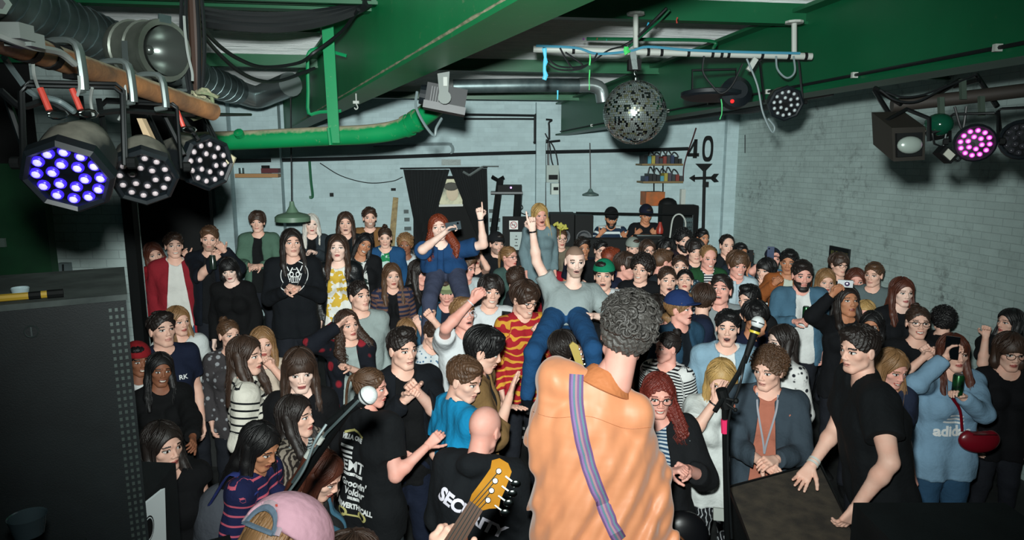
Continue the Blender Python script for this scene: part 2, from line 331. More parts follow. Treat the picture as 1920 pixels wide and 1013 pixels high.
# ------------------------------------------------------------------ smooth solids sampled on a grid, skinned with surface nets
A_ = lambda *v: np.array(v, 'f')
class Vol:
    def __init__(s, lo, hi, h):
        s.h = h; s.lo = np.array(lo, 'f')-2*h; n = np.ceil((np.array(hi, 'f')+2*h-s.lo)/h).astype(int)+1
        s.n = n; s.ax = [s.lo[i]+h*np.arange(n[i], dtype='f') for i in range(3)]; s.F = np.full(n, .12, 'f')
    def sub(s, lo, hi):
        sl = []
        for i in range(3):
            a = max(0, int((lo[i]-s.lo[i])/s.h)); b = min(s.n[i], int((hi[i]-s.lo[i])/s.h)+2); sl.append(slice(a, max(a, b)))
        return tuple(sl)
    def grid(s, sl): return np.meshgrid(*[s.ax[i][sl[i]] for i in range(3)], indexing='ij', sparse=True)
    def op(s, sl, d, k, mode):
        F = s.F[sl]
        if mode == 'u':
            h = np.maximum(k-np.abs(F-d), 0)/k; s.F[sl] = np.minimum(F, d)-h*h*k*.25
        else:
            d = -d; h = np.maximum(k-np.abs(F-d), 0)/k; s.F[sl] = np.maximum(F, d)+h*h*k*.25
    def cone(s, a, b, ra, rb, k=.03, mode='u', flat=None, cut=None):
        a = np.asarray(a, 'f'); b = np.asarray(b, 'f'); m = max(ra, rb)*(flat[1] if flat and flat[1] > 1 else 1)+k+s.h*2
        sl = s.sub(np.minimum(a, b)-m, np.maximum(a, b)+m); X, Y, Z = s.grid(sl)
        if 0 in (X.size, Y.size, Z.size): return
        ba = b-a; L2 = float(ba@ba)+1e-9; px, py, pz = X-a[0], Y-a[1], Z-a[2]
        t = (px*ba[0]+py*ba[1]+pz*ba[2])/L2; h = np.clip(t, 0, 1); qx, qy, qz = px-ba[0]*h, py-ba[1]*h, pz-ba[2]*h
        if flat:
            w, f = flat; w = np.asarray(w, 'f'); c = qx*w[0]+qy*w[1]+qz*w[2]; c2 = c*(1/f-1); qx, qy, qz = qx+c2*w[0], qy+c2*w[1], qz+c2*w[2]
        d = np.sqrt(qx*qx+qy*qy+qz*qz)-(ra+(rb-ra)*h)
        if cut is not None: d = np.maximum(d, (t-cut)*math.sqrt(L2))
        s.op(sl, d, k, mode)
    def ell(s, c, r, k=.02, mode='u', M=None):
        c = np.asarray(c, 'f'); m = max(r)+k+s.h*2; sl = s.sub(c-m, c+m); X, Y, Z = s.grid(sl)
        if 0 in (X.size, Y.size, Z.size): return
        p = [X-c[0], Y-c[1], Z-c[2]]
        if M is not None: p = [p[0]*M[i][0]+p[1]*M[i][1]+p[2]*M[i][2] for i in range(3)]
        q = np.sqrt((p[0]/r[0])**2+(p[1]/r[1])**2+(p[2]/r[2])**2); g = np.sqrt((p[0]/r[0]**2)**2+(p[1]/r[1]**2)**2+(p[2]/r[2]**2)**2)+1e-6
        s.op(sl, q*(q-1)/g, k, mode)
    def plane(s, p, n, k=.006):      # removes what lies on the side n points to
        X, Y, Z = s.grid((slice(None),)*3); s.op((slice(None),)*3, -((X-p[0])*n[0]+(Y-p[1])*n[1]+(Z-p[2])*n[2]), k, 's')
    def fn(s, f): X, Y, Z = s.grid((slice(None),)*3); s.F = f(s.F, X, Y, Z).astype('f')
    def mesh(s):
        F = s.F; S = F < 0; nx, ny, nz = F.shape; cnt = np.zeros((nx-1, ny-1, nz-1), 'i4')
        cs = [(i, j, k) for i in (0, 1) for j in (0, 1) for k in (0, 1)]
        g = lambda A, c: A[c[0]:nx-1+c[0], c[1]:ny-1+c[1], c[2]:nz-1+c[2]]
        for c in cs: cnt += g(S, c)
        act = (cnt > 0) & (cnt < 8); I = np.argwhere(act)
        if len(I) == 0: return np.zeros((0, 3), 'f'), np.zeros((0, 4), int)
        idx = np.full(act.shape, -1, 'i4'); idx[act] = np.arange(len(I)); vals = {c: F[I[:, 0]+c[0], I[:, 1]+c[1], I[:, 2]+c[2]] for c in cs}
        acc = np.zeros((len(I), 3)); n = np.zeros(len(I))
        for c in cs:
            for a in range(3):
                if c[a] == 0:
                    e = list(c); e[a] = 1; e = tuple(e); va, vb = vals[c], vals[e]; x = (va < 0) != (vb < 0)
                    t = np.where(x, va/np.where(va == vb, 1, va-vb), 0); p = np.tile(np.array(c, float), (len(I), 1)); p[:, a] += t
                    acc[x] += p[x]; n[x] += 1
        V = (I+acc/n[:, None])*s.h+s.lo; Q = []
        for a in range(3):
            b, c = (a+1) % 3, (a+2) % 3; sa = [slice(None)]*3; sb = [slice(None)]*3; sa[a] = slice(0, -1); sb[a] = slice(1, None)
            x = S[tuple(sa)] != S[tuple(sb)]; E = np.argwhere(x); E = E[(E[:, b] > 0) & (E[:, c] > 0) & (E[:, b] < F.shape[b]-1) & (E[:, c] < F.shape[c]-1)]
            ins = S[E[:, 0], E[:, 1], E[:, 2]]
            def cell(db, dc): e = E.copy(); e[:, b] -= db; e[:, c] -= dc; return idx[e[:, 0], e[:, 1], e[:, 2]]
            q = np.stack([cell(1, 1), cell(0, 1), cell(0, 0), cell(1, 0)], 1); q[~ins] = q[~ins][:, ::-1]; Q.append(q)
        return V.astype('f'), np.concatenate(Q)
def np_mesh(name, V, Q, mats, mi=None, smooth=True, T=None):
    """quads Q (m,4) and triangles T (k,3)"""
    me = bpy.data.meshes.new(name); nq = len(Q); nt = 0 if T is None else len(T)
    me.vertices.add(len(V)); me.vertices.foreach_set('co', V.astype('f').ravel()); me.loops.add(nq*4+nt*3)
    li = np.asarray(Q).ravel() if nt == 0 else np.concatenate([np.asarray(Q).ravel(), np.asarray(T).ravel()]); me.loops.foreach_set('vertex_index', li.astype('i4'))
    me.polygons.add(nq+nt); ls = np.concatenate([np.arange(nq)*4, nq*4+np.arange(nt)*3]).astype('i4'); me.polygons.foreach_set('loop_start', ls)
    for m in mats: me.materials.append(m)
    if mi is not None: me.polygons.foreach_set('material_index', np.asarray(mi, 'i4'))
    me.polygons.foreach_set('use_smooth', [smooth]*(nq+nt)); me.update(calc_edges=True); return me

# ------------------------------------------------------------------ heads (cm, x = the person's right, y = forward, z = up)
_HT = {}
MOUTHZ = -6.2
def head_tpl(sex, mouth, h, beard):
    key = (sex, mouth, h, beard)
    if key in _HT: return _HT[key]
    f = sex == 'f'; op = {'c': 0, 'o': 1.0, 's': 0, 'h': .5}[mouth]; c = .01
    v = Vol((-.09, -.13, -.20), (.09, .12, .125), h)
    v.ell(A_(0, -1.2, 2.8)*c, (.074, .093, .0875), .01)
    v.ell(A_(0, 2.2, -2.4)*c, (.057 if f else .059, .062, .076), .02)
    v.ell(A_(0, 5.2, -9.2-op*.9)*c, (.023 if f else .028, .023, .021), .02)
    for s in (-1, 1):
        v.cone(A_(s*(4.1 if f else 4.6), .8, -6.4)*c, A_(s*1.8, 5.4, -9.7-op*.8)*c, .016, .015, .022)
        v.ell(A_(s*4.2, 4.8, -1.9)*c, (.020, .019, .017), .014)
        v.ell(A_(s*3.2, 9.0, .3)*c, (.0185, .0125, .0115), .009, 's')
        v.ell(A_(s*3.2, 6.75, .1)*c, (.0125, .0125, .0120), .003)
        v.cone(A_(s*1.3, 8.0, 2.1)*c, A_(s*4.2, 7.0, 2.3)*c, .007, .006, .010)
        v.ell(A_(s*1.15, 8.7, -3.3)*c, (.008, .010, .007), .004)
        v.ell(A_(s*7.35, -.9, -.6)*c, (.008, .018, .031), .004); v.ell(A_(s*8.35, -.5, -.2)*c, (.005, .010, .018), .004, 's')
    v.cone(A_(0, 7.7, 1.2)*c, A_(0, 9.35, -2.7)*c, .006, .0095 if f else .0105, .006)
    v.cone(A_(-1.7, 7.6, -5.7)*c, A_(0, 8.35, -5.6)*c, .0055, .0055, .005); v.cone(A_(1.7, 7.6, -5.7)*c, A_(0, 8.35, -5.6)*c, .0055, .0055, .005)
    zl = -6.9-op*1.0; v.cone(A_(-1.5, 7.4, zl)*c, A_(1.5, 7.4, zl)*c, .006, .006, .005); v.ell(A_(0, 7.9, zl)*c, (.012, .006, .006), .005)
    if op: v.ell(A_(0, 8.6, MOUTHZ-.15-op*.35)*c, (.0185, .016, .004+.008*op), .003, 's')
    v.cone(A_(0, -2.6, -5)*c, A_(0, -3.4, -16)*c, .043 if f else .051, .045 if f else .055, .02)
    if beard == 2:
        for s in (-1, 1): v.cone(A_(s*5.3, 1.5, -4.5)*c, A_(s*2.2, 6.1, -10.2)*c, .016, .018, .012)
        v.ell(A_(0, 6.1, -10.4)*c, (.034, .026, .026), .012)
    V, Q = v.mesh(); C = V[Q].mean(1)/c; x, y, z = np.abs(C[:, 0]), C[:, 1], C[:, 2]; mi = np.zeros(len(Q), 'i4')
    fr = y > 5.0
    if beard:
        b = (z < -3.0) & (z > -12.5) & (y > .6) & ~((x < 2.2) & (z > -7.6) & (z < -5.0)) & ((x > 2.5) | (z < -4.6)) & (z < -1.2-.75*np.clip(y-1, 0, 4)); mi[b] = 7
    e = fr & (((x-3.2)/1.45)**2+((z-.15)/.62)**2 < 1); mi[fr & (((x-3.2)/1.7)**2+((z-.42)/.78)**2 < 1)] = 8; mi[e] = 3
    mi[e & ((x-3.2)**2+(z-.15)**2 < .62**2)] = 4
    mi[fr & (np.abs(z-2.35+.05*(x-3)**2-.1) < (.30 if f else .45)) & (x > 1.5) & (x < 4.9)] = 2
    if mouth == 's':
        zz = z-.09*x*x; mi[fr & (((x)/2.7)**2+((zz+6.5)/1.25)**2 < 1)] = 1; mi[fr & ((x/2.2)**2+((zz+6.35)/.62)**2 < 1)] = 6
    elif op:
        zc = MOUTHZ-.15-op*.35; b = .45+.8*op; mi[fr & ((x/2.5)**2+((z-zc)/(b+.75))**2 < 1)] = 1; inn = fr & ((x/1.95)**2+((z-zc)/b)**2 < 1); mi[inn] = 5; mi[inn & (z > zc+b*.45)] = 6
    else: mi[fr & ((x/2.3)**2+((z+6.25)/1.05)**2 < 1)] = 1; mi[fr & (x < 1.9) & (np.abs(z+6.25) < .17)] = 5
    bz = ((x/99 < 1) & (z > 6.2-.9*np.clip(4-y, 0, 9)) & (z > -4) & (y < 8)) & ~((x > 6.9) & (z < 2) & (y > -3)); mi[bz & (mi == 0)] = 9
    _HT[key] = (V, Q, mi); return _HT[key]

# ------------------------------------------------------------------ hair
class Locks:
    def __init__(s): s.V = []; s.Q = []; s.o = 0
    def add(s, pts, r0, n=4, flat=.5, c=np.array((0, -.012, 0))):
        pts = np.asarray(pts, float); m = len(pts); t = np.gradient(pts, axis=0); t /= np.linalg.norm(t, axis=1)[:, None]+1e-9
        out = pts-c; out[:, 2] *= .4; x = np.cross(t, out); x /= np.linalg.norm(x, axis=1)[:, None]+1e-9; y = np.cross(x, t)
        u = np.linspace(0, 1, m); r = r0*np.minimum(1, .45+2.2*u)*np.minimum(1, (1.03-u)*2.6+.06)
        for k in range(n):
            a = 2*math.pi*k/n; s.V.append(pts+x*(r*math.cos(a))[:, None]+y*(r*math.sin(a)*flat)[:, None])
        i = np.arange(m-1)
        for k in range(n):
            a, b = s.o+k*m, s.o+((k+1) % n)*m; s.Q.append(np.stack([a+i, b+i, b+i+1, a+i+1], 1))
        s.o += m*n
    def out(s): return (np.concatenate(s.V), np.concatenate(s.Q)) if s.V else (np.zeros((0, 3)), np.zeros((0, 4), int))
SKC = np.array((0, -1.3, 3.0)); SKR = np.array((7.4, 9.3, 8.7))
def on_cap(az, el, t):
    a, e = np.radians(az), np.radians(el); return SKC+(SKR+t)*np.array((math.sin(a)*math.cos(e), math.cos(a)*math.cos(e), math.sin(e)))
_HR = {}
def hair_tpl(style, lod, seed=0):
    key = (style, lod, seed)
    if key in _HR: return _HR[key]
    rnd = random.Random(hash(style) % 1000 if False else sum(map(ord, style))+seed*7); L = Locks(); h = (.005, .0075, .010)[lod]; c = .01; dens = (1.0, .6, .4)[lod]; seg = (9, 7, 6)[lod]
    wd = (1.0, 1.25, 1.5)[lod]
    longs = style in ('long', 'wavy', 'fringe', 'curlylong', 'straight'); bob = style == 'bob'; tt = {'short': .9, 'quiff': .8, 'mop': 1.7, 'curly': 2.3, 'bigcurl': 2.9, 'curlman': 1.7, 'bun': .5, 'pony': .5, 'crop': .55, 'receding': .5}.get(style, 1.1)
    v = Vol((-.15, -.19, -.36 if longs else -.16), (.15, .14, .15), h)
    v.ell(SKC*c, (SKR+tt)*c, .01)
    if style in ('short', 'mop'): v.ell(A_(1.5 if seed else -1.5, 3, 8.5+tt)*c, (.055, .065, .03), .02)
    if style == 'quiff': v.ell(A_(0, 4.5, 11)*c, (.055, .045, .032), .02)
    if longs or bob:
        zb = -9 if bob else -14
        for s in (-1, 1):
            v.cone(A_(s*6.9, -1.5, 2)*c, A_(s*7.6, .2, -7)*c, .028, .028, .02)
            if bob: v.cone(A_(s*7.6, .2, -7)*c, A_(s*7.2, .6, -10)*c, .028, .02, .02)
            else:
                g_ = 1.45 if style == 'curlylong' else 1; v.cone(A_(s*7.6, .2, -7)*c, A_(s*8.9*g_, 5.0, -18)*c, .028*g_, .026*g_, .02); v.cone(A_(s*8.9*g_, 5.0, -18)*c, A_(s*8.2*g_, 8.8, -27)*c, .026*g_, .014, .02)
        v.cone(A_(0, -6.5, 1)*c, A_(0, -8.2, zb+3)*c, .055, .05, .02)
        if not bob:
            for s in (-1, 1): v.cone(A_(s*2, -8.4, zb)*c, A_(s*4, -11, -29)*c, .045, .03, .03)
    # carve the face, and what lies below the hairline
    if style in ('fringe', 'bob'): v.ell(A_(0, 9.5, -5.3)*c, (.064, .10, .078), .006, 's')
    elif style == 'mop': v.ell(A_(0, 10.5, -4.2)*c, (.068, .085, .08), .006, 's')
    elif style == 'receding': v.ell(A_(0, 9, 0)*c, (.07, .09, .10), .006, 's')
    else: v.ell(A_(0, 9.5, -2.2)*c, (.066, .085, .083), .008, 's')
    v.cone(A_(0, 6, -4)*c, A_(0, 9, -14)*c, .062, .075, .01, 's')
    if not (longs or bob):
        if style == 'mop': v.plane(A_(0, 2, -2.2)*c, (0, .42, -.9))
        elif style in ('curly', 'bigcurl', 'curlman'): v.plane(A_(0, 2, -1.2)*c, (0, .45, -.9))
        else: v.plane(A_(0, 2, 0)*c, (0, .5, -.87))
        for s in (-1, 1): v.ell(A_(s*8, -.4, -1.2)*c, (.03, .026, .036), .004, 's')
    if style in ('bun', 'pony'): v.ell(A_(0, -9.5 if style == 'pony' else -8, 6 if style == 'pony' else 11)*c, (.032, .03, .03), .01)
    V, Q = v.mesh()
    amp = .0022 if lod < 2 else .0015
    if len(V): V = V+(np.sin(V[:, [1, 2, 0]]*310+V[:, [2, 0, 1]]*170)*amp).astype('f')*(2.2 if 'curl' in style else (0 if longs or bob else 1))
    N = lambda n: int(n*dens)
    u = np.linspace(0, 1, seg)
    def path(az0, el0, az1, el1, t, lift=0):
        return np.array([on_cap(az0+(az1-az0)*q, el0+(el1-el0)*q, t+lift*math.sin(q*math.pi)) for q in u])
    if style in ('short', 'quiff', 'crop', 'receding', 'bun', 'pony'):
        for i in range(N(150)):
            az = rnd.uniform(-180, 180); el = rnd.uniform(8, 88) if abs(az) > 50 else rnd.uniform(38, 88)
            if style == 'receding' and abs(az) < 60 and el > 20: continue
            if style in ('bun', 'pony'): L.add(path(az, el*.9, 180+(az-180)*.3 if az > 0 else -180+(az+180)*.3, 30+rnd.uniform(-8, 8), tt+.25)*c, .007*wd); continue
            dl = rnd.uniform(14, 26); sw = rnd.uniform(8, 22)*(1 if seed == 0 else -1)
            low = -2 if abs(az) > 65 else 36
            L.add(path(az, min(88, el+dl*.5), az+sw, max(low, el-dl*.5), tt+rnd.uniform(.0, .45), .35 if style != 'quiff' or abs(az) > 70 else 1.3)*c, .0055*wd*rnd.uniform(.7, 1.2))
    if style == 'mop':
        for i in range(N(150)):
            az = rnd.uniform(-180, 180); sw = rnd.uniform(5, 30)*(1 if seed == 0 else -1); e1 = rnd.uniform(16, 34) if abs(az+sw) < 48 else rnd.uniform(-22, 0)
            L.add(path(az*.6+az*.4*rnd.random(), rnd.uniform(60, 88), az+sw, e1, tt+rnd.uniform(-.1, .8), .5)*c, .006*wd)
    if style in ('curly', 'bigcurl', 'curlman'):
        for i in range(N(340 if style != 'bigcurl' else 330)):
            az = rnd.uniform(-180, 180); el = math.degrees(math.asin(rnd.uniform(.05, 1))) if abs(az) > 55 else math.degrees(math.asin(rnd.uniform(.52, 1)))
            if abs(az) > 120: el -= rnd.random()*28*(el < 40)
            if 66 < abs(az) < 116 and el < 20: continue
            if style == 'curlman' and el < -6: continue
            p = on_cap(az, el, tt+rnd.uniform(-.2, .5)+(.9*max(0, math.sin(math.radians(el))) if style == 'curlman' else 0)); n_ = (p-SKC); n_ /= np.linalg.norm(n_); a1 = np.cross(n_, (rnd.random(), rnd.random(), rnd.random()-.5)); a1 /= np.linalg.norm(a1); a2 = np.cross(n_, a1)
            rr_ = rnd.uniform(.6, 1.15)*(1 if style == 'curly' else 1.4); ph = rnd.uniform(0, 6.3); w = np.linspace(0, 1, seg)
            L.add((p+np.array([a1*math.cos(ph+q*5.2)*rr_+a2*math.sin(ph+q*5.2)*rr_+n_*(q*1.5) for q in w]))*c, .0042*wd*(1 if style == 'curly' else 1.45))
    if longs or bob:
        curl = style == 'curlylong'; wave = {'wavy': 1.1, 'curlylong': 2.5, 'long': .45, 'fringe': .4, 'straight': .12}.get(style, .3); t0 = 1.15; m = seg+(5 if not bob else 0)+(6 if curl and lod < 2 else 0)
        for i in range(N(150 if not curl else 190)):
            side = rnd.choice((-1, 1)); front = rnd.random() < .42
            if front: az0, el0, az1 = side*rnd.uniform(3, 25), rnd.uniform(52, 84), side*rnd.uniform(58, 100)
            else: az0 = az1 = side*rnd.uniform(75, 180); el0 = rnd.uniform(40, 88)
            cap = np.array([on_cap(az0+(az1-az0)*q**.8, el0+(-12-el0)*q, t0+.4*rnd.random()) for q in np.linspace(0, 1, seg)])
            end = rnd.uniform(-30, -21) if not bob else rnd.uniform(-12, -8.5); e = cap[-1]; q = np.linspace(0, 1, m-seg+1 if m > seg else 4)[1:]; z = e[2]+(end-e[2])*q
            fwd = abs(az1) < 118; tgt_y = (rnd.uniform(5, 9.5) if fwd else rnd.uniform(-12.5, -9.5)) if not bob else e[1]; tx = (side*rnd.uniform(6.5, 10.5)*(1.4 if curl else 1)) if fwd else e[0]*1.1
            if bob: tx = e[0]*.95
            s_ = np.clip((-4-z)/15, 0, 1); ph = rnd.uniform(0, 6)
            dr = np.stack([e[0]+(tx-e[0])*s_+wave*np.sin(z*(.75 if curl else .38)+ph)*q, e[1]+(tgt_y-e[1])*s_+wave*np.cos(z*(.75 if curl else .38)+ph)*q, z], 1)
            L.add(np.concatenate([cap, dr])*c, (.0065 if not curl else .0055)*wd)
    if style in ('fringe', 'bob'):
        for i in range(N(46)):
            az = rnd.uniform(-50, 50); L.add(path(az*.5, 84, az, rnd.uniform(17, 22), 1.25, .35)*c, .006*wd)
    if style == 'pony':
        for i in range(N(40)):
            a = rnd.uniform(0, 6.3); o = np.array((math.cos(a)*1.8, 0, math.sin(a)*1.5)); ph = rnd.uniform(0, 6)
            L.add(np.array([(o[0]*(1-.3*q)+.6*math.sin(q*5+ph), -11.5-3.5*math.sin(q*1.6)+.4*math.sin(q*6+ph), 6-22*q*q+1.5*q+o[2]*(1-q)) for q in np.linspace(0, 1, seg)])*c, .006*wd)
    if style == 'bun':
        for i in range(N(30)):
            a = rnd.uniform(0, 6.3); b = rnd.uniform(.3, 2.6); p0 = np.array((0, -8, 11)); L.add((p0+3.4*np.array([(math.cos(a+q*2.5)*math.sin(b), math.sin(a+q*2.5)*math.sin(b), math.cos(b)) for q in u]))*c, .006*wd)
    V2, Q2 = L.out(); Q2 = Q2+len(V) if len(V2) else Q2
    me = np_mesh('hair_'+style, np.concatenate([V, V2]).astype('f'), np.concatenate([Q, Q2]) if len(V2) else Q, [None])
    _HR[key] = me; return me

# ------------------------------------------------------------------ hands (cm: y to the fingertips, z = back of the hand, x = thumb side)
_HD = {}
POSES = {'relax': ([28, 30, 34, 38], 25, 0), 'fist': ([88, 92, 95, 96], 60, 1), 'grip': ([62, 66, 70, 74], 48, 1), 'point': ([4, 92, 95, 96], 60, 1), 'open': ([6, 8, 8, 10], 8, 0), 'flat': ([10, 12, 14, 18], 12, 0), 'hold': ([45, 50, 54, 58], 35, 1)}
def hand_tpl(pose, h):
    key = (pose, h)
    if key in _HD: return _HD[key]
    cur, th, opp = POSES[pose]; c = .01; v = Vol((-.07, -.05, -.09), (.09, .21, .05), h)
    v.cone(A_(0, -4, 0)*c, A_(0, 1.2, 0)*c, .026, .026, .01, flat=((0, 0, 1), .78))
    for s, w in ((-2.6, .0115), (-.9, .0125), (.9, .0125), (2.4, .012)): v.cone(A_(s*.55, 1.5, 0)*c, A_(s*1.05, 8.2, .1)*c, .0135, w, .012)
    spread = 4 if pose in ('open', 'flat') else 1.2
    for i, (x, ln) in enumerate(((2.6, 7.2), (.9, 8.0), (-.9, 7.4), (-2.6, 5.8))):
        p = A_(x, 8.6-abs(x)*.15, .1); a = cur[i]; yaw = R(x*spread*.9); ang = 0
        for sgl, fr_, w in ((.45, .55, .0090), (.30, 1.0, .0083), (.25, .8, .0074)):
            ang += R(a*fr_); d = np.array((math.sin(yaw)*math.cos(ang), math.cos(yaw)*math.cos(ang), -math.sin(ang))); q = p+d*ln*sgl
            v.cone(p*c, q*c, w, w*.9, .004); p = q
    p = A_(2.4, 2.6, -.4); ang = R(th)
    for k, (ln, w) in enumerate(((4.2, .0125), (3.2, .0102), (2.6, .0088))):
        yaw = R(42-(34*k if opp else 8*k)); d = np.array((math.sin(yaw)*math.cos(ang*.6), math.cos(yaw)*math.cos(ang*.6), -math.sin(ang*(.6+.25*k)))); d /= np.linalg.norm(d)
        q = p+d*ln; v.cone(p*c, q*c, w, w*.92, .005); p = q
    _HD[key] = v.mesh(); return _HD[key]

# ------------------------------------------------------------------ materials for people
SKIN = {'light': '#e3b9a6', 'pale': '#efcfc0', 'pink': '#e3aa9b', 'tan': '#b98262', 'brown': '#8a5a42', 'dark': '#5d3b2b'}
HAIRC = {'black': '#0d0c0d', 'dark': '#1b1411', 'brown': '#33231a', 'mid': '#4c3524', 'light': '#7a5a3a', 'blonde': '#a3834f', 'ginger': '#6e2c14', 'red': '#5e1f16', 'auburn': '#4a2417', 'grey': '#8d8a86', 'silver': '#b9b5ad', 'salt': '#45423f'}
def skin_mat(k):
    key = ('skin', k)
    if key in _MC: return _MC[key]
    b = NB('skin_'+k); c = lin(SKIN[k]); v = b.coord(); n = b.noise(v, 14, 3)
    b.col(b.ramp(n, [(.35, c), (.7, (c[0]*.97, c[1]*.84, c[2]*.80, 1))])); b.b.inputs['Roughness'].default_value = .58; b.b.inputs['Specular IOR Level'].default_value = .36
    b.bump(b.noise(v, 160, 2), .08, .002); _MC[key] = b.m; return b.m
def hair_mat(k):
    key = ('hair', k)
    if key in _MC: return _MC[key]
    b = NB('hair_'+k); c = lin(HAIRC[k]); v = b.coord(scale=(1, 1, .12)); n = b.noise(v, 190, 3, .7); n2 = b.noise(b.coord(), 9, 3)
    c2 = tuple(min(1, x*1.9+.004) for x in c[:3])+(1,); b.col(b.mix(b.ramp(n2, [(.35, (.15,)*3+(1,)), (.7, (.8,)*3+(1,))]), c, b.ramp(n, [(.35, c), (.7, c2)])))
    b.b.inputs['Roughness'].default_value = .5; b.b.inputs['Specular IOR Level'].default_value = .5; b.bump(n, .45, .004); _MC[key] = b.m; return b.m
def cloth_mat(c, pat=None, c2='#ffffff', per=.05, rough=.9, duty=.5):
    key = ('cloth', str(c), pat, str(c2), per, rough, duty)
    if key in _MC: return _MC[key]
    b = NB('cloth_'+str(c).strip('#')); v = b.coord(); b.b.inputs['Roughness'].default_value = rough; b.b.inputs['Specular IOR Level'].default_value = .25 if rough > .6 else .5
    base = lin(c); n = b.noise(v, 7, 4); br = b.ramp(n, [(.3, tuple(x*.86 for x in base[:3])+(1,)), (.7, base)])
    if pat in ('stripe', 'zigzag', 'vstripe'):
        at = b.n('Attribute', attribute_name='along'); m = b.n('Math', operation='MULTIPLY'); m.inputs[1].default_value = 1/per; b.l(at.outputs['Fac'], m.inputs[0]); val = m.outputs[0]
        if pat == 'zigzag': nn = b.n('Math', operation='MULTIPLY_ADD'); nn.inputs[1].default_value = 1.6; b.l(b.noise(b.coord(scale=(1, 1, 1)), 9, 1), nn.inputs[0]); b.l(val, nn.inputs[2]); val = nn.outputs[0]
        fr = b.n('Math', operation='FRACT'); b.l(val, fr.inputs[0]); gt_ = b.n('Math', operation='GREATER_THAN'); gt_.inputs[1].default_value = duty; b.l(fr.outputs[0], gt_.inputs[0])
        br = b.mix(gt_.outputs[0], br, lin(c2))
    elif pat == 'satin':
        b.col(br); nn = b.noise(b.coord(scale=(1, 1, .16), rot=(0, R(9), 0)), 9, 2, .5); p_ = b.bump(nn, .55, .022); b.bump(b.noise(b.coord(scale=(.3, 1, 1.2)), 8, 2), .3, .02, p_); b.b.inputs['Sheen Weight'].default_value = .3; _MC[key] = b.m; return b.m
    elif pat == 'flower':
        vo = b.n('TexVoronoi'); vo.inputs['Scale'].default_value = 1/per; b.l(v, vo.inputs['Vector']); br = b.mix(b.ramp(vo.outputs['Distance'], [(.24, (1, 1, 1, 1)), (.32, (0, 0, 0, 1))]), br, lin(c2))
    elif pat == 'squiggle':
        w = b.n('TexWave'); w.inputs['Scale'].default_value = 1/per; w.inputs['Distortion'].default_value = 14; w.inputs['Detail'].default_value = 2; b.l(v, w.inputs['Vector'])
        br = b.mix(b.ramp(w.outputs['Fac'], [(duty, (1, 1, 1, 1)), (duty+.08, (0, 0, 0, 1))]), br, lin(c2))
    elif pat == 'marl':
        br = b.mix(b.ramp(b.noise(v, 60, 3, .8), [(.45, (0, 0, 0, 1)), (.6, (1, 1, 1, 1))]), br, lin(c2))
    elif pat == 'camo':
        br = b.mix(b.ramp(b.noise(v, 16, 2), [(.5, (0, 0, 0, 1)), (.52, (1, 1, 1, 1))]), br, lin(c2))
    b.col(br); p = b.bump(b.noise(v, 10, 3, .6), .45, .03); b.bump(b.noise(v, 300, 1), .15, .002, p); _MC[key] = b.m; return b.m
def M_LIP(s, f=True):
    c = {'light': '#b5625a', 'pale': '#b86a66', 'pink': '#b85c54', 'tan': '#8a4c40', 'brown': '#6e3a34', 'dark': '#4c2824'}[s]
    return mat('lips_%s_%s' % (s, f), c if f else tuple_hex(c, SKIN[s], .55), .4)
M_EYE = mat('eye_white', '#cfcbc6', .25); M_IRIS = mat('iris', '#1d1712', .15); M_MOUTH = mat('mouth_inside', '#3a0f0f', .5); M_TEETH = mat('teeth', '#dcd6c8', .3); M_LASH = mat('lashes', '#2b1c17', .6)
# ------------------------------------------------------------------ a person
def n3(v): v = np.asarray(v, float); return v/(np.linalg.norm(v)+1e-9)
def rotz(v, a): return np.array((v[0]*math.cos(a)-v[1]*math.sin(a), v[0]*math.sin(a)+v[1]*math.cos(a), v[2]))
def facing(yaw): return np.array((math.sin(R(yaw)), -math.cos(R(yaw)), 0))
def head_frame(yaw, pitch, roll):
    f = facing(yaw); r = np.cross(f, (0, 0, 1)); p = R(pitch); fw = f*math.cos(p)+np.array((0, 0, 1))*math.sin(p); up = np.cross(r, fw)
    a = R(roll); r2 = r*math.cos(a)+up*math.sin(a); up2 = np.cross(r2, fw); return r2, fw, up2
def ik(S, T, l1, l2, pole):
    d = T-S; L = np.linalg.norm(d); mx = (l1+l2)*.985
    if L > mx: T = S+d/L*mx; d = T-S; L = mx
    d = d/L; a = (l1*l1-l2*l2+L*L)/(2*L); hgt = math.sqrt(max(0, l1*l1-a*a)); p = np.asarray(pole)-d*np.dot(pole, d); return S+d*a+n3(p)*hgt, T
PEOPLE = {}
N_P = [0]
